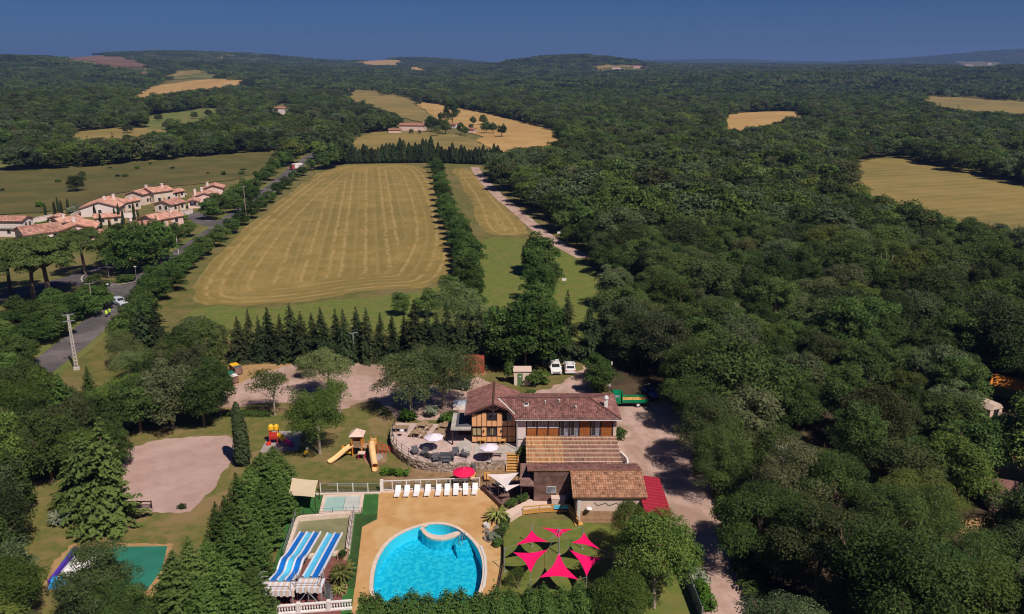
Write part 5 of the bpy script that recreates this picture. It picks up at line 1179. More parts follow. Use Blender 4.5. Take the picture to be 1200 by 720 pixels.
palm('palm_tree', 'small fan palm beside the pool deck steps', at(583, 611), 1.0, 1.4, 26, 'palm_leaf')
for i, (x, y, h, L) in enumerate(((401, 688, 1.5, 1.2), (404, 676, .9, 1.2), (398, 697, .7, .8))): palm('yucca', 'yellow green yucca rosette in the planter beside the slides', at(x, y), h, L, 34, 'palm_leaf', .35, .1)['group'] = 'yuccas beside the slides'
for i, (x, y) in enumerate(((400, 694), (402, 654))):
    p = at(x, y); pl = thing('planter_box', 'wooden planter box ' + ('below the yuccas' if i == 0 else 'at the foot of the two lane slide'), 'planter', (p.x, p.y, 0))
    for s in (-1, 1): MB().box(p.x - .5, p.x + .5, p.y + s * .45 - .03, p.y + s * .45 + .03, 0, .55).build('board', 'plank', pl); MB().box(p.x + s * .5 - .03, p.x + s * .5 + .03, p.y - .42, p.y + .42, 0, .55).build('board', 'plank', pl)
    MB().box(p.x - .46, p.x + .46, p.y - .41, p.y + .41, .05, .48).build('soil', 'bark', pl)
shrub(at(402, 653, .45), .8, .8, 'hedge_leaf', 'small shrub in the planter by the two lane slide')
# rockery between pool and sail lawn
for i in range(16):
    p = at(572 + RT.uniform(-3, 12), 618 + RT.uniform(0, 17)); w_ = RT.uniform(.2, .5); v_ = [(p.x + w_ * math.cos(a) * RT.uniform(.7, 1.2), p.y + w_ * math.sin(a) * RT.uniform(.7, 1.2)) for a in np.linspace(0, 5.6, 7)]
    tagit(MB().prism(v_, [0] * 7, [RT.uniform(.15, .5) for _ in v_]).build('rock', 'flashing' if i % 4 == 0 else 'stone', None), 'rough pale boulder in the rockery by the palm', 'rock', 'rockery boulders')
for x, y in ((578, 634), (586, 628), (590, 622), (584, 640), (591, 615)): shrub(at(x, y), .9, 1.2, 'silver_leaf' if x == 578 else 'hedge_leaf', 'low green shrub in the rockery by the palm' if x != 578 else 'silvery shrub in the rockery by the palm', 'rockery shrubs' if x != 578 else None)

# ------------------------------------------------------------------ playgrounds
PT = thing('playground_tower', 'wooden play tower with beige pyramid roof and two cream slides', 'play tower', at(420, 533)); o = PT.location.copy()
def W(x, y, z): return (o.x + x, o.y + y, z)
for sx in (-.6, .6):
    for sy in (-.6, .6): MB().box(o.x + sx - .07, o.x + sx + .07, o.y + sy - .07, o.y + sy + .07, 0, 3.0).build('post', 'orange_plastic', PT)
MB().box(o.x - .7, o.x + .7, o.y - .7, o.y + .7, 1.35, 1.45).build('floor', 'plank', PT)
for s in (-1, 1): MB().box(o.x + s * .62 - .03, o.x + s * .62 + .03, o.y - .5, o.y + .5, 1.5, 2.3).build('side_panel', 'pine_wood' if s < 0 else 'orange_plastic', PT)
MB().box(o.x - .5, o.x + .5, o.y + .6, o.y + .66, 1.45, 2.6).build('side_panel', 'orange_plastic', PT); MB().box(o.x - .5, o.x + .5, o.y - .66, o.y - .6, 1.45, 2.2).build('side_panel', 'bleached_wood', PT)
MB().add([W(-.95, -.95, 2.95), W(.95, -.95, 2.95), W(.95, .95, 2.95), W(-.95, .95, 2.95), W(0, 0, 3.75)], [(0, 1, 4), (1, 2, 4), (2, 3, 4), (3, 0, 4), (3, 2, 1, 0)]).build('roof', 'tent_roof', PT)
MB().box(o.x + .7, o.x + 2.3, o.y - .5, o.y + .7, 1.2, 1.3).build('bridge', 'plank', PT)
MB().box(o.x + .2, o.x + 1.1, o.y - 1.5, o.y - .7, .8, .88).build('step_deck', 'tent_roof', PT)
for sx in (.25, 1.05):
    for sy in (-1.45, -.75): MB().tube(W(sx, sy, 0), W(sx, sy, .8), .04, None, 6).build('leg', 'magenta_plastic', PT)
for x, y in ((1.6, .6), (2.3, .6), (2.3, -.5), (1.6, -.5)): MB().box(o.x + x - .06, o.x + x + .06, o.y + y - .06, o.y + y + .06, 0, 2.3).build('post', 'orange_plastic', PT)
MB().box(o.x + 1.6, o.x + 2.3, o.y + .5, o.y + .56, 1.3, 2.1).build('side_panel', 'cream_plastic', PT)
sl = [W(-.6, -.3, 1.45), W(-1.3, -.9, 1.25), W(-2.0, -1.5, .75), W(-2.7, -2.1, .35), W(-3.2, -2.6, .2)]
def chute(pts, w, m, name):
    vs_, fs_ = [], []
    for i, p in enumerate(pts):
        p = Vector(p); d_ = (Vector(pts[min(i + 1, len(pts) - 1)]) - Vector(pts[max(i - 1, 0)])); d_.z = 0; d_.normalize(); n_ = Vector((-d_.y, d_.x, 0))
        for q in (p - n_ * w / 2 + Vector((0, 0, .25)), p - n_ * w / 2 * .95, p + n_ * w / 2 * .95, p + n_ * w / 2 + Vector((0, 0, .25)), p + n_ * w / 2 * 1.15 + Vector((0, 0, .2)), p - Vector((0, 0, .12)), p - n_ * w / 2 * 1.15 + Vector((0, 0, .2))): vs_.append(q)
        if i:
            for k in range(7): fs_.append(((i - 1) * 7 + k, (i - 1) * 7 + (k + 1) % 7, i * 7 + (k + 1) % 7, i * 7 + k))
    return MB().add(vs_, fs_).build(name, m, PT)
chute(chaikin([Vector(s) for s in sl], 1, False), .75, 'cream_plastic', 'slide')
tp = chaikin([Vector(W(*p)) for p in ((1.9, -.5, 1.85), (2.0, -1.2, 1.7), (2.3, -2.2, 1.1), (2.6, -3.2, .5), (2.8, -3.9, .38))], 2, False)
def hose(pts, r, n_=12):
    vs_ = []
    for i, p in enumerate(pts):
        d_ = (pts[min(i + 1, len(pts) - 1)] - pts[max(i - 1, 0)]).normalized(); a = d_.cross(Vector((0, 0, 1))).normalized(); b = a.cross(d_)
        vs_ += [p + (a * math.cos(2 * math.pi * k / n_) + b * math.sin(2 * math.pi * k / n_)) * r for k in range(n_)]
    return MB().add(vs_, [(i * n_ + k, i * n_ + (k + 1) % n_, (i + 1) * n_ + (k + 1) % n_, (i + 1) * n_ + k) for i in range(len(pts) - 1) for k in range(n_)])
hose(tp, .42).build('tube_slide', 'cream_plastic', PT)
for i in (4, 8, 12): hose([tp[i], tp[i].lerp(tp[i + 1], .25)], .45).build('tube_collar', 'tent_roof', PT)
e_ = tp[-1]; chute([e_ + Vector((0, .1, -.3)), e_ + Vector((.1, -.5, -.3)), e_ + Vector((.15, -.8, -.28))], .7, 'cream_plastic', 'slide_lip')
hose([Vector(W(-.6, .4, .9)), Vector(W(-2.1, .4, .75))], .3).build('crawl_tube', 'orange_plastic', PT); hose([Vector(W(-.7, -.2, .45)), Vector(W(-2.3, 0, .35))], .22).build('crawl_tube', 'yellow_plastic', PT)
for i in range(3): MB().chain([W(2.5 + i * .5, .2, 0), W(2.6 + i * .5, .2, 1.7 - .3 * i), W(3.0 + i * .5, .5, 1.4 - .3 * i), W(3.1 + i * .5, .5, 0)], [.04] * 4, 6).build('climbing_arch', 'red_plastic', PT)
for z in (.5, 1.0): MB().tube(W(2.5, .3, z), W(4.0, .4, z), .035, None, 6).build('climbing_bar', 'red_plastic', PT)
KP = thing('toddler_play_set', 'red and yellow plastic climbing set with a magenta slide on the grey pad', 'play set', at(322, 519)); o = KP.location.copy()
for sx in (-.5, .5):
    for sy in (-.45, .45): MB().tube(W(sx, sy, 0), W(sx, sy, 2.0), .06, None, 8).build('post', 'red_plastic', KP)
MB().box(o.x - .55, o.x + .55, o.y - .5, o.y + .5, .75, .85).build('floor', 'red_plastic', KP)
for z, m in ((1.0, 'red_plastic'), (1.4, 'red_plastic')): MB().box(o.x - .5, o.x + .5, o.y - .54, o.y - .48, z, z + .36).build('side_panel', m, KP)
MB().box(o.x - .56, o.x - .5, o.y - .45, o.y + .45, .9, 1.6).build('side_panel', 'orange_plastic', KP)
for sx in (-.35, .4): MB().lathe([(.05, .75), (.38, .45), (.42, 0), (.3, -.05)][::-1], W(sx, 0, 2.0), 10).build('dome', 'yellow_plastic', KP)
tq = chaikin([Vector(W(*p)) for p in ((.5, -.1, 1.25), (1.0, -.3, 1.1), (1.6, -.7, .7))], 1, False); hose(tq, .34).build('tube_slide', 'yellow_plastic', KP)
hose([tq[-1], tq[-1] + Vector((1.1, -.5, -.42))], .26).build('slide', 'magenta_plastic', KP)
MB().box(o.x - .9, o.x - .3, o.y - .9, o.y - .5, .0, .4).build('step', 'red_plastic', KP)
SR = thing('spring_rider', 'small yellow and white spring rider beside the lawn tree', 'spring rider', at(359, 535)); o = SR.location.copy()
MB().tube(W(0, 0, 0), W(0, 0, .4), .12, .09, 8).build('spring', 'dark_metal', SR); MB().beam(W(-.1, -.35, .55), W(.1, .4, .6), .25, .3).build('body', 'yellow_plastic', SR); MB().beam(W(.08, .3, .7), W(.1, .4, 1.05), .2, .2).build('head', 'white_plastic', SR)
# bouncy figure on the teal court
IN = thing('inflatable_slide', 'blue and white inflatable with purple side on the teal court', 'inflatable', at(82, 670)); o = IN.location.copy()
def bul(x0, x1, y0, y1, z0, z1, m, nm, rot=0):
    mb = MB(); nx, ny = 8, 8; top = []
    for j in range(ny + 1):
        for i in range(nx + 1):
            u, v = i / nx, j / ny; top.append(W(x0 + (x1 - x0) * u, y0 + (y1 - y0) * v, z0 + (z1 - z0) * (1 - abs(2 * u - 1) ** 5) * (1 - abs(2 * v - 1) ** 5)))
    mb.add(top, [(j * 9 + i, j * 9 + i + 1, j * 9 + i + 10, j * 9 + i + 9) for j in range(8) for i in range(8)]); return mb.build(nm, m, IN)
bul(-.6, 1.9, -2.0, 2.9, .05, .9, 'white_plastic', 'cushion')
MB().add([W(-1.0, -2.2, .05), W(-.65, -2.2, .05), W(-.65, 2.9, .05), W(-1.0, 2.9, .05), W(-.95, -2.2, .5), W(-.7, -2.2, .5), W(-.7, 2.9, .9), W(-.95, 2.9, .9)], [(3, 2, 1, 0), (4, 5, 6, 7), (0, 1, 5, 4), (1, 2, 6, 5), (2, 3, 7, 6), (3, 0, 4, 7)]).build('side_wall', 'purple_plastic', IN)
MB().add([W(-.6, -2.9, .06), W(.9, -2.9, .06), W(.9, -1.9, .06), W(-.6, -1.9, .06), W(-.6, -1.9, .75), W(.9, -1.9, .75)], [(0, 1, 2, 3), (0, 4, 5, 1), (0, 3, 4), (1, 5, 2), (2, 5, 4, 3)]).build('ramp', 'sky_plastic', IN)
wf = thing('barrier_rail', 'dark wooden rail barrier at the lower corner of the gravel court', 'barrier', at(163, 597)); pp = [at(x, 596.5) for x in (149, 161, 178)]
for i, p in enumerate(pp):
    MB().box(p.x - .06, p.x + .06, p.y - .06, p.y + .06, 0, 1.05).build('post', 'timber', wf)
    if i:
        for z in (.55, .98): MB().beam(Vector((pp[i - 1].x, pp[i - 1].y - .08, z)), Vector((p.x, p.y - .08, z)), .06, .12).build('rail', 'timber', wf)
shrub(at(214, 596), .6, .9, 'spruce_leaf' if 'spruce_leaf' in SHRUB else 'hedge_leaf', 'small dark bush at the lower edge of the gravel court')
gf = thing('panel_fence', 'tall grey blue panel fence along the gravel lane beside the lawn', 'fence', at(805, 680)); pp = [at(x, y) for x, y in ((783, 632), (790, 648), (797, 666), (804, 684), (812, 704), (822, 730))]
for i, p in enumerate(pp):
    MB().box(p.x - .06, p.x + .06, p.y - .06, p.y + .06, 0, 1.7).build('post', 'grey_metal', gf)
    if i: MB().beam(Vector((pp[i - 1].x, pp[i - 1].y, .8)), Vector((p.x, p.y, .8)), .05, 1.6).build('panel', 'blue_fence', gf)
# ------------------------------------------------------------------ vehicles
def wheel(parent, x, y, r=.33, w=.22):
    t_ = MB().tube((x - w / 2, y, r), (x + w / 2, y, r), r, None, 14).build('wheel', 'tyre', parent, False); MB().tube((x - w / 2 - .012, y, r), (x + w / 2 + .012, y, r), r * .6, None, 12).build('rim', 'grey_metal', t_, False)
def car(label, loc, rz, m, group=None, van=False):
    """front towards -y"""
    t_ = thing('parked_car', label, 'car', loc, rz, group); L = 2.15; r = 1.85 if van else 1.5
    prof = [(-L, .35), (-L, .72), (-L + .15, .82), (-1.05, .98), (-.45, r - .06), (-.2, r), (1.5, r - .02), (1.85, 1.05), (L - .03, .95), (L, .38)]
    bm = bmesh.new(); rings = []
    for x, k in ((-.88, .0), (-.84, .03), (0, .05), (.84, .03), (.88, .0)):
        rings.append([bm.verts.new((x * (1 if z < 1.0 else .86), y, z + (k if z > .6 else 0))) for y, z in prof])
    n_ = len(prof)
    for a in range(4):
        for i in range(n_): bm.faces.new((rings[a][i], rings[a][(i + 1) % n_], rings[a + 1][(i + 1) % n_], rings[a + 1][i]))
    bm.faces.new(rings[0]); bm.faces.new(rings[-1][::-1]); bmesh.ops.recalc_face_normals(bm, faces=bm.faces)
    me = bpy.data.meshes.new('body'); bm.to_mesh(me); bm.free(); me.materials.append(MATS[m]); link('body', me, t_)
    h = r - 1.0
    MB().add([(-.66, -1.0, 1.04), (.66, -1.0, 1.04), (.62, -.5, r - .03), (-.62, -.5, r - .03), (-.66, -1.03, 1.06), (.66, -1.03, 1.06), (.62, -.53, r), (-.62, -.53, r)], [(0, 1, 2, 3), (4, 7, 6, 5), (0, 4, 5, 1), (2, 6, 7, 3)]).build('windscreen', 'glass_dark', t_, False)
    MB().add([(-.64, 1.84, 1.1), (.64, 1.84, 1.1), (.6, 1.55, r - .06), (-.6, 1.55, r - .06), (-.64, 1.88, 1.1), (.64, 1.88, 1.1), (.6, 1.6, r - .06), (-.6, 1.6, r - .06)], [(0, 3, 2, 1), (4, 5, 6, 7), (0, 1, 5, 4), (2, 3, 7, 6)]).build('rear_window', 'glass_dark', t_, False)
    for s in (-1, 1):
        MB().add([(s * .80, -.75, 1.04), (s * .80, 1.6, 1.04), (s * .772, 1.4, r - .1), (s * .772, -.35, r - .1), (s * .81, -.75, 1.04), (s * .81, 1.6, 1.04), (s * .785, 1.4, r - .1), (s * .785, -.35, r - .1)], [(0, 1, 2, 3), (4, 7, 6, 5), (0, 4, 5, 1), (2, 6, 7, 3)]).build('side_window', 'glass_dark', t_, False)
        for y in (-1.35, 1.3): wheel(t_, s * .8, y)
        MB().box(s * .6 - .18, s * .6 + .18, -L - .015, -L + .05, .62, .78).build('headlight', 'flashing', t_, False); MB().box(s * .72 - .1, s * .72 + .1, L - .05, L + .012, .7, .95).build('tail_light', 'red_plastic', t_, False)
        MB().box(s * .95 - .09, s * .95 + .09, -.75, -.65, .95, 1.1).build('mirror', m, t_, False)
    MB().box(-.55, .55, -L - .02, -L + .02, .4, .58).build('grille', 'dark_metal', t_, False)
    return t_
car('white parked car with dark sunroof on the grass, beside the spruces', at(650.5, 435), .05, 'car_white')
c2 = car('white parked car with black roof bars on the grass, nearer the dirt track', at(667.5, 434.5), math.pi, 'car_white')
for s in (-.5, .5): MB().box(s - .03, s + .03, -.1, 1.4, 1.56, 1.6).build('roof_bar', 'dark_metal', c2, False)
car('pale blue car pulled up at the road junction', at(140, 357), .9, 'car_silver')
car('dark car parked in the shade behind the terrace', at(535, 455), 1.3, 'dark_metal')
# green flatbed truck
TK = thing('flatbed_truck', 'green tipper truck with orange sand in its open bed', 'truck', at(734, 475), 0)
MB().box(-1.6, 3.0, -.85, .85, .55, .72).build('chassis', 'dark_metal', TK, False)
MB().xprism([(-.9, .6), (.9, .6), (.9, 1.5), (.75, 2.15), (-.75, 2.15), (-.9, 1.5)], -2.1, -.95).build('cab', 'green_paint', TK, False)
MB().yprism([(-2.6, .6), (-2.1, .6), (-2.1, 1.45), (-2.6, 1.2)], -.85, .85).build('bonnet', 'green_paint', TK, False)
MB().add([(-2.12, -.75, 1.45), (-2.12, .75, 1.45), (-2.12, .68, 2.05), (-2.12, -.68, 2.05), (-2.14, -.75, 1.45), (-2.14, .75, 1.45), (-2.14, .68, 2.05), (-2.14, -.68, 2.05)], [(0, 1, 2, 3), (4, 7, 6, 5)]).build('windscreen', 'glass_dark', TK, False)
for s in (-1, 1): MB().box(-1.85, -1.15, s * .86 - .015, s * .86 + .015, 1.45, 1.95).build('side_window', 'glass_pale', TK, False)
MB().box(-.8, -.68, -.95, .95, .75, 2.2).build('headboard', 'green_paint', TK, False)
MB().box(-.68, 3.0, -.92, .92, .74, .82).build('bed_floor', 'green_paint', TK, False)
for s in (-1, 1): MB().box(-.66, 3.0, s * .95 - .04, s * .95 + .04, .82, 1.25).build('side_board', 'green_paint', TK, False)
MB().box(2.94, 3.02, -.9, .9, .83, 1.3).build('tailgate', 'dark_plank', TK, False)
mb = MB(); g = []
for j in range(7):
    for i in range(11): g.append((-.62 + 3.5 * i / 10, -.88 + 1.76 * j / 6, .85 + (.3 + .12 * math.sin(i * 1.9) * math.cos(j)) * math.sin(math.pi * (j + .3) / 6.8)))
mb.add(g, [(j * 11 + i, j * 11 + i + 1, j * 11 + i + 12, j * 11 + i + 11) for j in range(6) for i in range(10)]).build('sand_load', 'pine_wood', TK, False)
for x in (-1.7, 1.6):
    for s in (-1, 1):
        w_ = MB().tube((x, s * .8 - .12, .4), (x, s * .8 + .12, .4), .4, None, 14).build('wheel', 'tyre', TK, False); MB().tube((x, s * .8 - .135, .4), (x, s * .8 + .135, .4), .22, None, 10).build('rim', 'white_paint', w_, False)
# blue tractor in the shade
TC = thing('tractor', 'small blue tractor parked in the shade of the oaks', 'tractor', at(762, 467), .4)
MB().box(-.35, .35, -1.5, -.2, .6, 1.15).build('bonnet', 'car_blue', TC, False); MB().box(-.5, .5, -.2, .9, .55, .9).build('body', 'car_blue', TC, False); MB().box(-.25, .25, .3, .75, .9, 1.0).build('seat', 'dark_metal', TC, False); MB().box(-.25, .25, .72, .8, .95, 1.4).build('backrest', 'dark_metal', TC, False)
MB().chain([(0, -.1, 1.0), (0, .1, 1.3)], [.03, .03], 6).build('steering_column', 'dark_metal', TC, False)
for s in (-1, 1):
    MB().tube((s * .65 - .16, .6, .62), (s * .65 + .16, .6, .62), .62, None, 16).build('rear_wheel', 'tyre', TC, False); MB().tube((s * .55 - .1, -1.1, .36), (s * .55 + .1, -1.1, .36), .36, None, 14).build('front_wheel', 'tyre', TC, False)
    MB().box(s * .65 - .2, s * .65 + .2, .1, 1.1, 1.27, 1.33).build('mudguard', 'car_blue', TC, False); MB().tube((s * .5, .85, 1.0), (s * .5, .85, 2.0), .035, None, 6).build('roll_bar_post', 'dark_metal', TC, False)
MB().tube((-.5, .85, 2.0), (.5, .85, 2.0), .035, None, 6).build('roll_bar', 'white_paint', TC, False)
# van on the road
VN = thing('delivery_van', 'white and red box truck driving up the road between hedges', 'truck', hit(347, 199), -.62); 
MB().box(-1.1, 1.1, -1.5, 3.2, .8, 3.0).build('box_body', 'white_paint', VN, False); MB().xprism([(-3.1, .5), (-1.55, .5), (-1.55, 2.5), (-2.5, 2.5), (-3.1, 1.5)], -1.05, 1.05).build('cab', 'rust_red', VN, False); MB().box(-1.12, 1.12, -1.52, 3.22, .6, .8).build('sill', 'rust_red', VN, False)
MB().xprism([(-3.13, 1.55), (-2.54, 2.45), (-2.57, 2.47), (-3.16, 1.57)], -.95, .95).build('windscreen', 'glass_dark', VN, False)
for x in (-.9, .9):
    for y in (-2.4, 2.0): wheel(VN, x, y, .48, .3)
# shipping container
SCN = thing('shipping_container', 'short red corrugated shipping container in the yard beside the spruces', 'container', at(554, 437), .0, None, (1.22, 1.1, 1.15))
mb = MB(); pr = [0, 0, .05, .05]; xs_ = [-1.55 + i * .11 for i in range(29)]
vs_ = [(x, -1.2 - pr[i % 4], z) for z in (.12, 2.3) for i, x in enumerate(xs_)] ; mb.add(vs_, [(i, i + 1, 29 + i + 1, 29 + i) for i in range(28)]); mb.build('front_wall', 'rust_red', SCN, False)
MB().box(-1.55, 1.55, -1.18, 1.2, .1, 2.3).build('body', 'rust_red', SCN, False); 
for i in range(14): MB().box(-1.5 + i * .215, -1.4 + i * .215, -1.15, 1.15, 2.3, 2.34).build('roof_rib', 'rust_red', SCN, False)
for x in (-1.55, 1.55): MB().box(x - .07, x + .07, -1.27, -1.13, .05, 2.4).build('corner_post', 'rust_red', SCN, False)
tagit(MB().box(at(555, 438).x - 2, at(555, 438).x + 2, 121.5, 122.6, 0, .4).build('retaining_step', 'ochre_dirt', None), 'low sandy step in front of the red container', 'step')
# electricity cabin
EC = thing('utility_cabin', 'small cream cabin with a green door near the parked cars', 'cabin', at(612, 449)); o = EC.location.copy()
MB().box(-1.3, 1.3, -1.0, 1.0, 0, 2.3).build('wall', 'cream_wall', EC, False); MB().box(-1.45, 1.45, -1.15, 1.15, 2.3, 2.45).build('roof', 'tent_roof', EC, False)
d_ = MB().box(-.75, .05, -1.05, -1.0, .05, 2.0).build('door', 'green_door', EC, False); MB().box(-.45, -.2, -1.062, -1.052, 1.4, 1.6).build('notice', 'white_paint', d_, False)
# pallets / carts at the left of the yard
for i, (x, y, m, lab) in enumerate(((277, 437, 'yellow_plastic', 'dark slatted cart with yellow lid under the trees'), (272, 447, 'teal_court', 'dark slatted cart with teal lid at the yard edge'))):
    t_ = thing('slatted_cart', lab, 'cart', at(x, y), -.9)
    for k in range(4): MB().box(-1.4, 1.4, -.62, -.58, .25 + k * .24, .45 + k * .24).build('slat', 'dark_plank', t_, False); MB().box(-1.4, 1.4, .58, .62, .25 + k * .24, .45 + k * .24).build('slat', 'dark_plank', t_, False)
    for s in (-1, 1): MB().box(s * 1.4 - .04, s * 1.4 + .04, -.6, .6, .2, 1.25).build('end_board', 'dark_plank', t_, False)
    MB().box(-1.4, .1, -.62, .62, 1.22, 1.3).build('lid', m, t_, False); MB().box(.15, 1.4, -.6, .6, 1.2, 1.27).build('lid', 'tarpaulin' if i == 0 else 'white_paint', t_, False)
    for s in (-1, 1):
        for y_ in (-.5, .5): MB().box(s * 1.1 - .06, s * 1.1 + .06, y_ - .06, y_ + .06, 0, .25).build('leg', 'dark_metal', t_, False)
# swimming-spa seen behind the house
sp = at(548, 477); tt = thing('paddling_trough', 'pale blue covered trough behind the timber house', 'trough', (sp.x - .6, sp.y, 0)); MB().box(sp.x - 2.1, sp.x + 1, sp.y - 1, sp.y + 1, 0, .7).build('body', 'white_paint', tt); MB().box(sp.x - 2, sp.x + .9, sp.y - .9, sp.y + .9, .701, .74).build('cover', 'car_silver', tt)
# signs
for x, y, lab, n_ in ((713.5, 461, 'white round traffic sign and panel on a post by the green truck', 2), (716.5, 440, 'small white sign on a post at the forest edge', 1)):
    t_ = thing('road_sign', lab, 'sign', at(x, y)); MB().tube((0, 0, 0), (0, 0, 2.4), .035, None, 6).build('post', 'grey_metal', t_, False)
    if n_ == 2:
        MB().tube((0, -.03, 2.2), (0, -.06, 2.2), .34, None, 18).build('disc', 'white_paint', t_, False); MB().box(-.3, .3, -.06, -.03, 1.1, 1.65).build('panel', 'white_paint', t_, False)
    else: MB().box(-.1, .1, -.05, -.03, 1.8, 2.4).build('panel', 'white_paint', t_, False)
for x, y, lab in ((655, 277, 'white sign board on the edge of the gravel path'), (661, 333, 'small white marker on the meadow by the spruces')):
    t_ = thing('marker_board', lab, 'sign', at(x, y)); MB().tube((0, 0, 0), (0, 0, .9), .05, None, 6).build('post', 'grey_metal', t_, False); MB().box(-.5, .5, -.08, -.04, .8, 1.4).build('panel', 'white_paint', t_, False)

# ------------------------------------------------------------------ poles and lamps
def pole(label, loc, h, m='pole_wood', lattice=False, arms=1):
    t_ = thing('utility_pole', label, 'utility pole', loc, .5)
    if lattice:
        MB().box(-.45, .45, -.45, .45, -.1, .4).build('footing', 'concrete', t_, False)
        for s in (-1, 1): MB().beam((s * .22, 0, .4), (s * .09, 0, h), .08, .18).build('leg', 'concrete', t_, False)
        for i in range(13): z = .8 + i * (h - 1.2) / 13; MB().box(-.2 + .009 * i, .2 - .009 * i, -.07, .07, z, z + .18).build('rung', 'concrete', t_, False)
    else: MB().tube((0, 0, -.2), (0, 0, h), .16, .1, 8).build('post', m, t_, False)
    for k in range(arms):
        z = h - .15 - k * 1.1; MB().box(-.9, .9, -.06, .06, z, z + .12).build('cross_arm', 'grey_metal', t_, False)
        for x in (-.8, 0, .8): MB().lathe([(.05, 0), (.09, .05), (.05, .12), (.08, .18), (.03, .24)], (x, 0, z + .12), 8).build('insulator', 'glass_dark', t_, False)
    return t_
pole('concrete ladder type power pole on a footing beside the road', at(90, 433), 9.6, lattice=True, arms=2)
pole('slim wooden pole between roadside bushes and the junction', at(110, 368), 6.5, arms=1)
pole('tall wooden pole standing by the road next to the mown field', at(289, 258), 11, arms=1)
pole('slim grey pole in front of the spruce row', at(415.5, 424), 5.2, 'grey_metal', arms=1)
pole('double headed power pole in the olive field below the farmhouse', hit(491, 167), 11, arms=2)
pole('white slim pole at the bend of the road by the village trees', at(209, 297), 4.5, 'flashing', arms=0)
for x, y, lab in ((128.5, 352, 'street lamp at the mouth of the side road'), (128, 327, 'street lamp on the island of the junction'), (160.5, 330, 'street lamp by the dark trees of the junction')):
    t_ = thing('street_lamp', 'grey ' + lab, 'street lamp', at(x, y)); MB().tube((0, 0, 0), (0, 0, 3.4), .06, .04, 8).build('post', 'grey_metal', t_, False); MB().lathe([(.08, 0), (.3, .1), (.32, .16), (.1, .3)], (0, 0, 3.4), 10).build('lantern', 'flashing', t_, False)

# ------------------------------------------------------------------ two people in bright vests
def person(label, loc, rz):
    J = [(0, 0, .95), (0, 0, 1.2), (0, 0, 1.42), (0, -.01, 1.55), (0, -.02, 1.66), (0, -.02, 1.76), (-.19, 0, 1.4), (-.25, .02, 1.12), (-.24, -.1, .88), (.19, 0, 1.4), (.27, .02, 1.12), (.24, -.12, .9), (-.1, 0, .9), (-.11, -.05, .5), (-.12, .02, .08), (-.12, -.14, .04), (.1, 0, .9), (.12, .03, .5), (.12, .1, .08), (.12, -.06, .04)]
    E_ = [(0, 1), (1, 2), (2, 3), (3, 4), (4, 5), (2, 6), (6, 7), (7, 8), (2, 9), (9, 10), (10, 11), (0, 12), (12, 13), (13, 14), (14, 15), (0, 16), (16, 17), (17, 18), (18, 19)]
    R = [.15, .15, .14, .06, .09, .08, .07, .05, .035, .07, .05, .035, .09, .065, .045, .04, .09, .065, .045, .04]
    me = bpy.data.meshes.new('person'); me.from_pydata(J, E_, []); ob = bpy.data.objects.new('tmp', me); COL.objects.link(ob)
    md = ob.modifiers.new('s', 'SKIN'); sv = me.skin_vertices[0].data
    for i, r in enumerate(R): sv[i].radius = (r, r * .8); sv[i].use_root = i == 0
    ob.modifiers.new('u', 'SUBSURF').levels = 1
    dg = bpy.context.evaluated_depsgraph_get(); body = bpy.data.meshes.new_from_object(ob.evaluated_get(dg)); bpy.data.objects.remove(ob)
    body.materials.clear()
    for m in ('navy_cloth', 'skin'): body.materials.append(MATS[m])
    for p in body.polygons: p.material_index = 1 if p.center.z > 1.5 or (abs(p.center.x) > .2 and p.center.z < 1.05) else 0; p.use_smooth = True
    t_ = thing('person', label, 'person', loc, rz); link('body', body, t_)
    MB().add([(x * sx, y * sx, z) for z, sx in ((.85, .95), (1.1, 1.0), (1.38, 1.05), (1.47, .75)) for x, y in ((-.24, 0), (-.17, -.17), (.17, -.17), (.24, 0), (.17, .15), (-.17, .15))], [(j * 6 + i, j * 6 + (i + 1) % 6, (j + 1) * 6 + (i + 1) % 6, (j + 1) * 6 + i) for j in range(3) for i in range(6)] + [(18, 19, 20, 21, 22, 23)]).build('vest', 'hi_vis', t_, False)
    MB().lathe([(.10, 0), (.115, .06), (.08, .13), (.02, .16)], (0, 0, 1.7), 10).build('hair', 'hair', t_, False)
person('person in a yellow safety vest standing at the left of the pair on the road', at(125.5, 372.5), .5)
person('person in a yellow safety vest standing nearer the hedge on the road', at(129, 370.5), 2.4)

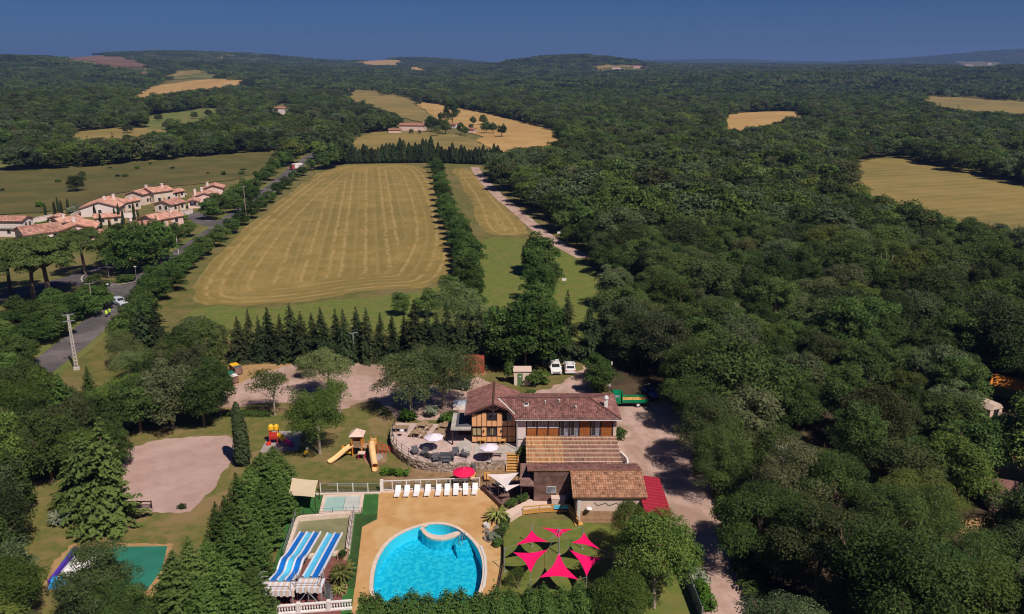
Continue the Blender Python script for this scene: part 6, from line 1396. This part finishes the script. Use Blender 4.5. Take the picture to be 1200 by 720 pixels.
# ------------------------------------------------------------------ the village and farm houses
def house(label, loc, rz, w, d_, h, wallm='pink_wall', roofm='village_tile', pitch=.32, chim=((.2, .2),), wing=None, nwin=2, door=True, cat='house', name='village_house', hipped=False):
    t_ = thing(name, label, cat, loc, 0); rise = w / 2 * pitch; o = .5
    rot = Matrix.Rotation(rz, 4, 'Z')
    def tf(mb): mb.v = [tuple(rot @ Vector(v)) for v in mb.v]; return mb
    tf(MB().yprism([(-w / 2, 0), (w / 2, 0), (w / 2, h), (0, h + rise * .97), (-w / 2, h)], -d_ / 2, d_ / 2)).build('wall', wallm, t_, False)
    lo = Vector(loc)
    def R(x, y, z): return rot @ Vector((x, y, z)) + lo
    ew = w / 2 + o; ez = h - o * pitch + .1; rz2 = h + rise + .1
    for s in (1, -1):
        P4 = [R(s * ew, -s * (d_ / 2 + o), ez), R(s * ew, s * (d_ / 2 + o), ez), R(0, s * (d_ / 2 + o), rz2), R(0, -s * (d_ / 2 + o), rz2)]
        tile_roof('roof', P4, roofm, t_, pitch=.55, row=.9, amp=.09, seg=4, thick=.16)
    for fx, fy in chim:
        c_ = tf(MB().box(fx * w - .4, fx * w + .4, fy * d_ - .35, fy * d_ + .35, h, h + rise + 1.0).box(fx * w - .5, fx * w + .5, fy * d_ - .45, fy * d_ + .45, h + rise + 1.0, h + rise + 1.15)).build('chimney', 'white_wall', t_, False)
    for i in range(nwin):
        x = -w / 2 + w * (i + 1) / (nwin + 1); f_ = tf(MB().box(x - .65, x + .65, -d_ / 2 - .07, -d_ / 2 - .005, .9, 2.3)).build('window', 'white_paint', t_, False); tf(MB().box(x - .52, x + .52, -d_ / 2 - .1, -d_ / 2 - .072, 1.0, 2.2)).build('pane', 'glass_dark', f_, False)
    for i in range(2):
        y = -d_ / 4 + d_ / 2 * i; f_ = tf(MB().box(w / 2 + .005, w / 2 + .07, y - .7, y + .7, .9, 2.3)).build('window', 'white_paint', t_, False); tf(MB().box(w / 2 + .072, w / 2 + .1, y - .57, y + .57, 1.0, 2.2)).build('pane', 'glass_dark', f_, False)
    if door: tf(MB().box(w / 2 + .005, w / 2 + .08, -.5, .5, 0, 2.1)).build('door', 'plank', t_, False)
    return t_
G = math.radians
house('large pale house with a long orange roof and broad white gable end', at(124, 250), G(12), 12.0, 12.9, 3.0, 'white_wall', chim=((.05, -.1), (.2, .25)), nwin=1)
house('orange roofed house with cream wing behind the large white gabled house', at(168, 238), G(-8), 6.9, 10.3, 4.0, 'cream_wall', chim=((0, .3),))
house('tall cream house with red roof at the centre of the village', at(186, 237), G(-35), 7.7, 7.7, 4.4, 'cream_wall', chim=((.1, .2),))
house('porch fronted cream house with a low orange roof', at(200, 247), G(-18), 7.3, 6.9, 2.8, 'cream_wall', chim=())
house('low house with pale orange roof behind the dark conifers', at(190, 264), G(-30), 7.7, 10.3, 2.7, 'pink_wall', chim=((.1, .3),))
house('small orange roofed house half hidden by village conifers', at(168, 272), G(-40), 5.2, 7.7, 2.5, 'white_wall', chim=((-.5, -.3),))
house('pink house with tall white chimney and glazed garden front', at(242, 238), G(14), 7.7, 7.7, 3.0, 'pink_wall', chim=((-.45, -.1), (-.2, .4)), nwin=1)
house('pink house with red roof behind the pink glazed one', at(252, 230), G(14), 6.9, 6.9, 3.6, 'pink_wall', chim=((-.3, -.3),))
house('pink plastered house with red roof next to the umbrella pines', at(96, 277), G(20), 8.6, 9.5, 3.0, 'pink_wall', chim=((-.2, .2),))
house('house with a broad red roof beside the umbrella pines', at(48, 281), G(-45), 10.3, 10.3, 2.8, 'white_wall', chim=())
house('long white house with a flat looking terracotta roof at the village end', at(8, 268), G(88), 6.0, 13.8, 3.0, 'white_wall', chim=())
house('low white annex in front of the long white house', at(10, 276), G(0), 10.3, 4.3, 2.3, 'white_wall', 'concrete', .05, ())
house('small orange roof poking out beside the umbrella pine crowns', at(118, 284), G(-40), 5.2, 6.9, 2.7, 'pink_wall', chim=())
house('narrow cream house with salmon roof beside the broad white gable', at(150, 246), G(-20), 5.2, 6.9, 3.2, 'cream_wall', chim=((.2, .1),))
house('low salmon roofed garage at the back of the village', at(205, 232), G(-20), 4.3, 6.0, 2.5, 'white_wall', chim=())
house('small pink annex beside the glazed pink house', at(228, 243), G(14), 3.4, 5.2, 2.5, 'pink_wall', chim=())
house('low cream row house between cypresses', at(128, 262), G(-60), 5.2, 7.7, 2.5, 'cream_wall', chim=((0, .2),))
house('low pink row house beside the pine crowns', at(80, 268), G(-35), 6.0, 6.9, 2.7, 'pink_wall', chim=((.1, -.2),))
house('small white pool house next to the broad red roof', at(68, 262), G(10), 3.4, 4.3, 2.3, 'white_wall', chim=())
for i, (x0, y0, x1, y1) in enumerate(((84, 257, 96, 252), (38, 262, 62, 257), (140, 256, 160, 254), (206, 256, 226, 250))):
    a, b = at(x0, y0), at(x1, y1); t_ = thing('garden_wall', ['white garden wall beside the silvery bushes', 'white garden wall behind the broad red roof', 'cream garden wall between the village cypresses', 'cream garden wall by the village driveway'][i], 'wall', (a + b) / 2); MB().beam((a.x, a.y, .8), (b.x, b.y, .8), .25, 1.6).build('wall', 'white_wall', t_); MB().beam((a.x, a.y, 1.65), (b.x, b.y, 1.65), .4, .1).build('coping', 'coping', t_)
p_ = at(238, 243); t_ = thing('garden_pool', 'small turquoise pool in front of the glazed pink house', 'pool', (p_.x, p_.y, 0)); MB().box(p_.x - 4, p_.x + 3, p_.y - 1.5, p_.y + 1.5, 0, .15).build('rim', 'white_wall', t_); MB().box(p_.x - 3.7, p_.x + 2.7, p_.y - 1.2, p_.y + 1.2, .151, .17).build('water', 'pale_pool', t_)
car('white camper van parked between the village houses', at(212, 230), 1.2, 'car_white', None, True)
house('small house with orange roof tucked behind the umbrella pines', at(14, 302), G(-30), 7.7, 6.9, 2.7, 'pink_wall', chim=())
house('far farmhouse with a long red roof above the olive field', hit(484, 153), G(82), 9, 20, 4.2, 'pink_wall', 'far_tile', chim=((0, -.45),), name='farmhouse')
house('pale outbuilding beside the farmhouse trees', hit(531, 150), G(60), 6, 9, 3, 'white_wall', 'far_tile', chim=(), name='farm_building')
house('low pink outbuilding left of the farmhouse', hit(463, 156), G(88), 5, 9, 2.4, 'pink_wall', 'far_tile', chim=(), name='farm_building')
house('small pink barn at the end of the farmhouse garden', hit(552, 156), G(70), 5, 7, 3, 'pink_wall', 'far_tile', chim=(), name='farm_building')
house('white country house among trees above the green field', hit(331, 134), G(80), 9, 16, 6, 'white_wall', 'far_tile', chim=(), name='country_house')
house('tiny red roofed house below the ploughed hill field', hit(171, 89), G(60), 12, 14, 7, 'pink_wall', 'far_tile', chim=(), name='country_house')
house('red roofed farm on the distant wooded hilltop', hit(746, 80), G(80), 12, 20, 6, 'pink_wall', 'far_tile', chim=(), name='hilltop_farm'); house('pale stone barns on the distant wooded hilltop', hit(722, 81), G(90), 10, 28, 5, 'cream_wall', 'far_tile', chim=(), name='hilltop_farm')
house('pink hamlet house on the far right ridge', hit(1159, 76), G(80), 16, 24, 9, 'pink_wall', 'far_tile', chim=(), name='hamlet_house'); house('pale hamlet barn on the far right ridge', hit(1135, 77), G(80), 12, 40, 6, 'cream_wall', 'far_tile', chim=(), name='hamlet_house')
house('barn with orange roof among the road side woods', hit(350, 109), G(70), 10, 18, 5, 'cream_wall', 'far_tile', chim=(), name='country_house')
house('low red roofed barn beside the road and upper olive field', hit(415, 124), G(80), 8, 14, 4, 'pink_wall', 'far_tile', chim=(), name='country_house')
# camp things under the oaks
def tent(label, loc, rz, w, l, h, m, m2=None, name='tent'):
    t_ = thing(name, label, 'tent' if name == 'tent' else 'cabin', loc, rz); MB().yprism([(-w / 2, h * .55), (w / 2, h * .55), (w / 2 * .5, h * .86), (0, h), (-w / 2 * .5, h * .86)], -l / 2, l / 2).build('roof', m, t_, False)
    MB().box(-w * .47, w * .47, -l * .47, l * .47, 0, h * .55).build('wall', m2 or m, t_, False); MB().box(-.5, .5, -l * .48, -l * .472, 0, h * .5).build('entrance', 'glass_dark', t_, False); return t_
tent('large white marquee roof under the oaks near the lane', at(932, 560), .3, 5, 7, 3.2, 'white_plastic'); tent('pale tent in the camp clearing beside the orange cabin', at(1155, 484), .4, 2.6, 3.2, 2.2, 'tent_roof')
tent('green and orange canvas cabin in the camp clearing', at(1182, 462), .9, 4, 5, 2.8, 'orange_plastic', 'green_door', 'canvas_cabin'); tent('dark red roofed camp chalet between the oaks', at(1190, 594), 1.3, 4.5, 7, 3.2, 'brown_roof', 'dark_plank', 'canvas_cabin')
tent('small white awning glimpsed between dense oak crowns', at(945, 454), .2, 3, 4, 3.0, 'white_plastic')

# ------------------------------------------------------------------ trees and shrubs one by one
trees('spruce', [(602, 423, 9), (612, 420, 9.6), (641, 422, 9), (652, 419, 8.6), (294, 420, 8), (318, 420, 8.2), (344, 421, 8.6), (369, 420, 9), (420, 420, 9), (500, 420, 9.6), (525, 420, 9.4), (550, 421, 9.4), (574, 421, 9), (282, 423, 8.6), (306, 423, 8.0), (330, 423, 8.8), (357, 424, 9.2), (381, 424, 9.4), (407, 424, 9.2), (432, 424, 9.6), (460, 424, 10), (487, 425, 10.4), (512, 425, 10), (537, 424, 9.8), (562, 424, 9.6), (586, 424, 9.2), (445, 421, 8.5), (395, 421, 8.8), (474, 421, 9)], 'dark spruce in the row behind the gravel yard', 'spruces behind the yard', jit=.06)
trees('oak', [(700, 300, 9, 8), (712, 322, 9, 9), (722, 362, 10, 9), (718, 390, 10, 9), (728, 412, 11, 10), (690, 292, 9, 8), (735, 428, 8, 8), (676, 284, 8, 7), (704, 312, 9, 8), (752, 432, 10, 9), (772, 440, 11, 10)], 'oak at the edge of the meadow behind the cars', 'oaks at the meadow edge', 'edge_oak')
trees('spruce', [(664, 421, 11.6, 6), (691, 421, 10.8, 5.8)], 'tall dark spruce right behind the two white cars', 'spruces behind the cars')
trees('spruce', [(172, 425, 11, 6), (190, 422, 10.5, 6), (160, 428, 9, 5)], 'tall dark spruce beside the road hedge', 'spruces beside the road')
trees('grey', [(540, 398, 10.5, 9)], 'broad grey green willow behind the spruce row', None)
trees('grey', [(160, 450, 6, 6.5), (150, 432, 6.5, 6)], 'grey green shrubby willow beside the power pole', 'shrubby willows by the power pole')
trees('hedge', [(615, 432, 11, 10), (637, 430, 11.5, 9.5), (596, 430, 10, 8), (646, 402, 8, 7), (634, 320, 10, 10), (624, 324, 8, 7), (632, 352, 8.5, 7.5), (630, 374, 8, 7), (642, 340, 7, 6), (636, 395, 8, 7), (622, 405, 8, 7), (606, 415, 9, 8), (580, 412, 8, 7)], 'leafy broad tree between the meadow and the parked cars', 'trees between meadow and cars')
tree('light', at(665, 287), 5, 4.5, 'small bright green tree beside the gravel path')
trees('hedge', [(505 + i * 2.05 + 6 * math.sin(i * .5) * .4 + (i ** 2) * .006, 190 + i * 6.6, 7.4, 6.8) for i in range(23)], 'leafy tree in the hedge between mown field and strip field', 'hedge trees between the fields', jit=.15)
trees('hedge', [(552, 316, 8), (548, 338, 8), (528, 352, 6), (556, 352, 7), (575, 400, 7), (555, 375, 7), (500, 372, 6), (470, 370, 5)], 'leafy tree behind the spruces at the hedge foot', 'trees at the foot of the field hedge', jit=.1)
trees('grey', [(482, 487, 9.6, 9), (520, 480, 10.6, 10), (498, 478, 8.5, 8)], 'large olive green tree shading the yard by the terrace', 'large trees by the terrace')
tree('sparse', at(322, 487), 7.2, 7, 'thin open crowned tree at the lower edge of the yard')
tree('light', at(375, 532), 9.4, 7.6, 'bright green tree on the playground lawn'); tree('sparse', at(400, 491), 6.4, 4.5, 'pale stemmed slender tree beside the gravel yard')
tree('grey', at(386, 466), 8.6, 7, 'pale green round tree inside the gravel yard'); tree('light', at(361, 443), 3.2, 3.2, 'small round tree in the sand of the yard')
trees('oak', [(165, 508, 9.5, 8.5), (203, 503, 10.5, 9.5), (240, 500, 10, 8.5), (185, 478, 9, 8), (226, 474, 9.5, 8), (255, 478, 8, 6)], 'deep green tree shading the top of the gravel court', 'trees above the gravel court', 'shade_tree')
trees('oak', [(215, 440, 9.5, 8), (240, 436, 9, 7.5), (200, 452, 8, 7), (250, 424, 7.5, 6.5), (230, 418, 8, 7)], 'dense tree left of the slatted carts', 'trees left of the yard', 'shade_tree')
trees('near_oak', [(122, 738, 8.8, 8), (148, 752, 6.5, 6)], 'leafy tree covering part of the teal court', 'trees over the teal court', 'shade_tree')
trees('near_oak', [(800, 468, 10, 9), (816, 506, 10.5, 9), (824, 545, 10, 9), (840, 582, 9.5, 8)], 'oak leaning out over the gravel lane', 'oaks overhanging the lane', 'edge_oak', .1)
trees('cedar', [(128, 616, 12, 8), (108, 600, 10.5, 7), (98, 590, 9, 6)], 'shaggy conifer at the corner of the gravel court', 'conifers by the gravel court')
trees('oak', [(62, 566, 9.5, 8), (15, 580, 10, 8.5), (45, 535, 9.5, 8), (90, 538, 9, 7.5), (2, 650, 8.5, 8), (-2, 715, 8, 8), (30, 770, 4, 6), (-22, 690, 8, 8), (-10, 770, 6, 7), (-14, 612, 9, 8), (118, 524, 8.5, 7.5), (72, 508, 8.5, 7.5), (28, 498, 9, 8), (-10, 530, 9, 8), (-6, 485, 9, 8), (-34, 480, 9, 8), (-34, 580, 9, 8), (128, 552, 6.5, 6), (50, 496, 8, 7), (104, 508, 7, 7)], 'dark green tree in the grove left of the gravel court', 'grove left of the gravel court', 'grove_tree', .12)
LEY = [(322, 566, 5.4), (308, 585, 6), (326, 588, 5.4), (296, 606, 6.4), (314, 615, 6.2), (286, 630, 6.6), (304, 640, 6.2), (272, 650, 6.8), (292, 664, 6.6), (262, 672, 7.4), (280, 690, 7), (250, 700, 7.4), (300, 690, 6), (232, 716, 7.6), (268, 724, 7), (212, 735, 7.6), (300, 722, 5.4), (246, 745, 7), (330, 610, 5), (285, 745, 6)]
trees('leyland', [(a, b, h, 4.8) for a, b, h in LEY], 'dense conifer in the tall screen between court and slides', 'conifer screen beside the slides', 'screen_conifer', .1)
tree('cypress', at(286.5, 546), 8.6, 1.9, 'slim upright cypress at the corner of the gravel court')
trees('leyland', [(22, 600, 8), (45, 560, 8), (80, 520, 9), (10, 530, 9), (108, 495, 8), (-6, 660, 7)], 'dark conifer mixed into the grove left of the gravel court', 'conifers of the grove', 'grove_conifer')
trees('light', [(35, 520, 9, 8), (95, 560, 7, 6), (12, 735, 6.5, 7), (150, 500, 8, 7)], 'lighter green tree in the grove left of the gravel court', 'light trees of the grove', 'grove_tree')
trees('cypress', [(x, y, h, .9) for x, y, h in ((65, 252, 5), (70, 253, 6), (73, 252, 5), (80, 249, 4.5), (54, 256, 5), (112, 254, 4), (140, 262, 6), (136, 262, 5), (145, 264, 5), (158, 258, 6), (163, 262, 5), (119, 268, 5), (130, 276, 5))], 'slim dark cypress in the village gardens', 'village cypresses', jit=.1)
for i in range(46):                              # clipped conifer row behind the mown field
    f = i / 45; p = hit(392 + 196 * f, 192.5 - 1.5 * math.sin(f * 3) + 5 * max(0, f - .6)); tree('row_cypress', p, RT.uniform(8.2, 11.5) * (1.15 if .28 < f < .6 else .9), 3.6, 'dark conifer in the windbreak row behind the mown field', 'windbreak conifers', 'windbreak_conifer')
trees('umbrella_pine', [(60, 352, 14.5, 19), (40, 354, 13, 16), (101, 323, 12, 12.5), (12, 345, 12.5, 15)], 'umbrella pine with broad flat crown by the side road', 'umbrella pines by the side road')
trees('hedge', [(150, 322, 12, 10), (172, 318, 12.5, 10), (135, 312, 11, 9), (188, 308, 11.5, 9.5), (160, 300, 9, 8), (205, 290, 7, 6), (140, 295, 8, 7), (180, 288, 7, 7), (222, 278, 5, 5)], 'dense dark tree at the junction below the village', 'trees at the junction', 'roadside_tree', .1)
trees('spruce', [(178, 290, 8), (188, 285, 8), (170, 285, 7)], 'pointed dark conifer in front of the low village house', 'conifers in front of the village')
RD = [Vector((p[0], p[1], 0)) for p in ROAD]
hb = [(160, 362), (172, 350), (182, 340), (196, 334), (205, 322), (216, 316), (226, 306), (238, 300), (248, 290), (258, 282), (270, 274), (280, 264), (292, 256), (300, 248), (312, 238), (322, 228), (332, 222), (342, 212), (352, 206), (362, 200), (372, 192), (382, 190), (160, 380), (152, 394), (146, 410), (156, 410), (168, 374), (185, 352), (200, 342)]
trees('hedge', [(x + 3, y, 5.2, 6) for x, y in hb], 'bushy roadside tree between the road and the mown field', 'roadside hedge of the mown field', 'roadside_tree', .18)
hl = [(258, 252), (268, 245), (278, 238), (288, 232), (298, 225), (306, 216), (315, 212), (322, 204), (332, 196), (340, 190), (246, 258), (280, 250), (296, 240), (352, 182), (362, 176), (376, 170), (388, 164), (398, 156), (408, 148), (415, 140), (345, 180), (366, 172)]
for x, y in hl: tree('hedge', hit(x, y), RT.uniform(5, 8.5), 7, 'leafy tree along the village side of the road', 'trees along the village side of the road', 'roadside_tree')
wl_ = [(0, 400), (22, 392), (45, 386), (68, 384), (88, 378), (104, 372), (118, 362), (5, 425), (28, 416), (50, 404), (72, 396), (-20, 440), (10, 446), (30, 434), (-25, 410), (-20, 460), (95, 368), (115, 352), (-30, 385), (70, 372), (30, 376)]
trees('hedge', [(x - 4, y, 5.4, 6.6) for x, y in wl_], 'dark bushy tree between the near road and the umbrella pines', 'bushy trees by the near road', 'roadside_tree', .15)
for x, y, h, k in ((505, 155, 13, 'oak'), (515, 156, 13, 'oak'), (512, 160, 8, 'grey'), (522, 158, 12, 'oak'), (530, 146, 22, 'oak'), (517, 143, 10, 'oak'), (540, 158, 10, 'oak'), (545, 160, 8, 'oak'), (554, 147, 9, 'oak'), (567, 147, 10, 'oak'), (570, 157, 11, 'oak'), (578, 157, 10, 'oak'), (588, 161, 11, 'oak'), (552, 153, 6, 'oak'), (470, 150, 9, 'oak'), (482, 158, 5, 'oak'), (492, 158, 4, 'oak')):
    tree(k, hit(x, y), h * .95, h * .8, 'tree around the farmhouse garden' if k == 'oak' else 'silvery tree in front of the farmhouse', 'farmhouse garden trees' if k == 'oak' else None, 'garden_tree')
for x, y in ((425, 152), (435, 150), (445, 152), (455, 152), (462, 146), (418, 158), (440, 144), (430, 140), (412, 164), (408, 172), (403, 178), (398, 184), (450, 144), (420, 146), (406, 150), (395, 172)): tree('oak', hit(x, y), RT.uniform(8, 12), 10, 'tree in the belt between the road and the farmhouse', 'tree belt by the farmhouse', 'grove_tree')
for x, y, h in ((200, 152, 9), (196, 153, 8), (245, 138, 8), (228, 140, 7), (186, 143, 7), (90, 225, 7), (97, 210, 4), (145, 152, 9), (150, 157, 8), (205, 156, 8)): tree('oak', hit(x, y), h, h, 'lone round tree in the pale green fields beyond the village', 'lone field trees', 'field_tree')
trees('hedge', [(703, 462, 5.6, 5), (700, 448, 5, 4.6)], 'rounded clipped tree beside the dirt track', 'rounded trees by the dirt track')
tree('light', at(766, 712), 9.6, 8.0, 'big leafy garden tree beside the pink sails'); tree('light', at(738, 655), 6.4, 4.4, 'slender garden tree in front of the pool bar'); tree('light', at(732, 745), 6.2, 6, 'young garden tree at the end of the front hedge')
tree('sparse', at(607, 690), 2.4, 2.2, 'small round sapling by the fence of the sail lawn')
shr = [((478, 493), 1.6, 2.6, 'bush_leaf', 'bright green clipped bush behind the terrace, near the yard trees'), ((524, 496), 1.4, 2.4, 'bush_leaf', 'bright green bush behind the terrace picnic tables'), ((532, 494), 1.8, 1.6, 'hedge_leaf', 'dark bush between terrace and porch'), ((468, 518), 1.0, 1.6, 'hedge_leaf', 'low shrub inside the terrace rail'), ((505, 489), 1.8, 2.0, 'silver_leaf', 'silvery olive bush behind the terrace'),
       ((613, 541), 2.4, 1.6, 'hedge_leaf', 'dark shrub between the steps and the pergola'), ((624, 452), 2.6, 3, 'hedge_leaf', 'reddish green bush beside the cream cabin'), ((634, 450), 2.2, 2.6, 'bright_leaf', 'light green bush beside the cream cabin'), ((596, 449), 4.4, 1.4, 'hedge_leaf', 'tall narrow bush at the cabin corner'), ((727, 515), 1.8, 1.8, 'hedge_leaf', 'round shrub at the end wall of the wing'),
       ((622, 462), .8, 1.4, 'hedge_leaf', 'low plant on the track behind the house')]
for p, h, w_, m, lab in shr: shrub(at(*p), h, w_, m, lab)
for x, y in ((452, 557), (460, 557), (468, 558), (476, 558)): shrub(at(x, y), 1.0, 1.1, 'bush_leaf', 'clipped green shrub on the lawn in front of the terrace wall', 'shrubs below the terrace wall')
for i, (x, y, m) in enumerate(((792, 632, 'bush_leaf'), (796, 644, 'purple_leaf'), (806, 660, 'bright_leaf'), (810, 674, 'bright_leaf'), (814, 686, 'silver_leaf'), (818, 698, 'bush_leaf'), (824, 714, 'bush_leaf'))): shrub(at(x + 4, y), 1.6, 1.8, m, 'shrub planted along the lane side of the panel fence' if m != 'purple_leaf' else 'dark purple shrub beside the lane', 'shrubs along the panel fence' if m != 'purple_leaf' else None)
for i in range(14): x = 838 + i * 3.6; shrub(at(x, 545 + i * 12), RT.uniform(.8, 1.8), RT.uniform(2, 3.6), 'hedge_leaf', 'undergrowth bush at the edge of the oak wood', 'undergrowth at the wood edge')
for x, y in ((46, 243), (85, 250), (90, 247), (62, 262), (50, 268), (205, 262), (215, 258)): shrub(at(x, y), 2.2, 3.4, 'silver_leaf' if x in (85, 90) else 'bush_leaf', 'rounded garden bush between the village houses' if x not in (85, 90) else 'silvery rounded bush in the village garden', 'village garden bushes' if x not in (85, 90) else 'silvery village bushes')
shrub(at(148, 329), 1.4, 5, 'hedge_leaf', 'low bush on the junction island')
shrub(at(76, 612), 1.6, 2.4, 'silver_leaf', 'white flowering bush at the foot of the shaggy conifer')
for i in range(16):
    x, y = RT.uniform(0, 300), RT.uniform(190, 225)
    if x > 90 and y > 206: y -= 16
    shrub(hit(x, y), RT.uniform(.8, 2.2), RT.uniform(1.2, 3), 'spruce_leaf' if i % 2 else 'hedge_leaf', 'dark bush scattered over the meadow behind the village', 'meadow bushes')
# long front hedge
def hedge(name, label, a, b, h, w_, dens, m, leaf=.15):
    L = (b - a).length; d_ = np.array((b - a).normalized()); nr = np.array([-d_[1], d_[0], 0]); n_ = int(L * dens); t = RNG.uniform(0, L, n_); ang = RNG.uniform(-.25, math.pi + .25, n_)
    lump = 1 + .12 * np.sin(t * 1.7) + .10 * np.sin(t * 4.3 + 1) + RNG.normal(0, .07, n_); q = RNG.uniform(.72, 1.04, n_) * lump
    sgn = lambda v, e: np.sign(v) * np.abs(v) ** e
    C = np.array(a) + d_ * t[:, None] + nr * (sgn(np.cos(ang), .6) * w_ / 2 * q)[:, None] + np.array([0, 0, 1]) * np.maximum(.05, h * (.42 + .58 * sgn(np.sin(ang), .7) * q))[:, None]
    C[:, 2] = np.where(RNG.random(n_) < .35, C[:, 2] * RNG.uniform(.05, 1, n_), C[:, 2])
    N = nr * np.cos(ang)[:, None] + np.array([0, 0, 1]) * (np.abs(np.sin(ang)) + .2)[:, None] + RNG.normal(0, .4, (n_, 3))
    t_ = thing(name, label, 'hedge', a.lerp(b, .5)); C = C - np.array(t_.location)
    link('foliage', leaf_mesh('foliage', C, N, RNG.uniform(.6, 1.3, n_) * leaf, RNG.normal(.42, .25, n_), m, .5), t_)
    mb = MB()
    for i in range(int(L / 1.0)): p = a.lerp(b, (i + .5) / int(L / 1.0)) - t_.location; mb.tube((p.x, p.y, 0), (p.x, p.y, h * .8), .06, .03, 5)
    tagit(mb.build('stems', 'bark', t_, False), kind='stuff'); return t_
hedge('front_hedge', 'long shaggy conifer hedge in front of the pool', Vector((-13.2, 58.6, 0)), Vector((9.2, 60.2, 0)), 4.0, 3.4, 2400, 'hedge_leaf', .13)
hedge('low_hedge', 'low dark hedge along the lawn below the gravel yard', at(262, 487), at(318, 488), .8, 1.0, 200, 'hedge_leaf')
hedge('wood_edge_hedge', 'clipped dark hedge at the edge of the oak wood by the lane', at(830, 515), at(846, 590), 1.5, 1.8, 500, 'oak_leaf_brown', .16)

# ------------------------------------------------------------------ air
hz = MB().box(-8900, 8900, -320, 12800, -2.5, 262).build('haze', None, None); hz['kind'] = 'stuff'
hm = bpy.data.materials.new('haze'); hm.use_nodes = True; n, l = hm.node_tree.nodes, hm.node_tree.links; n.remove(n['Principled BSDF'])
pv = n.new('ShaderNodeVolumePrincipled'); pv.inputs['Color'].default_value = (.30, .48, 1.0, 1); pv.inputs['Density'].default_value = 1.1e-4; pv.inputs['Anisotropy'].default_value = 0.2
l.new(pv.outputs[0], n['Material Output'].inputs['Volume']); hz.data.materials.append(hm)
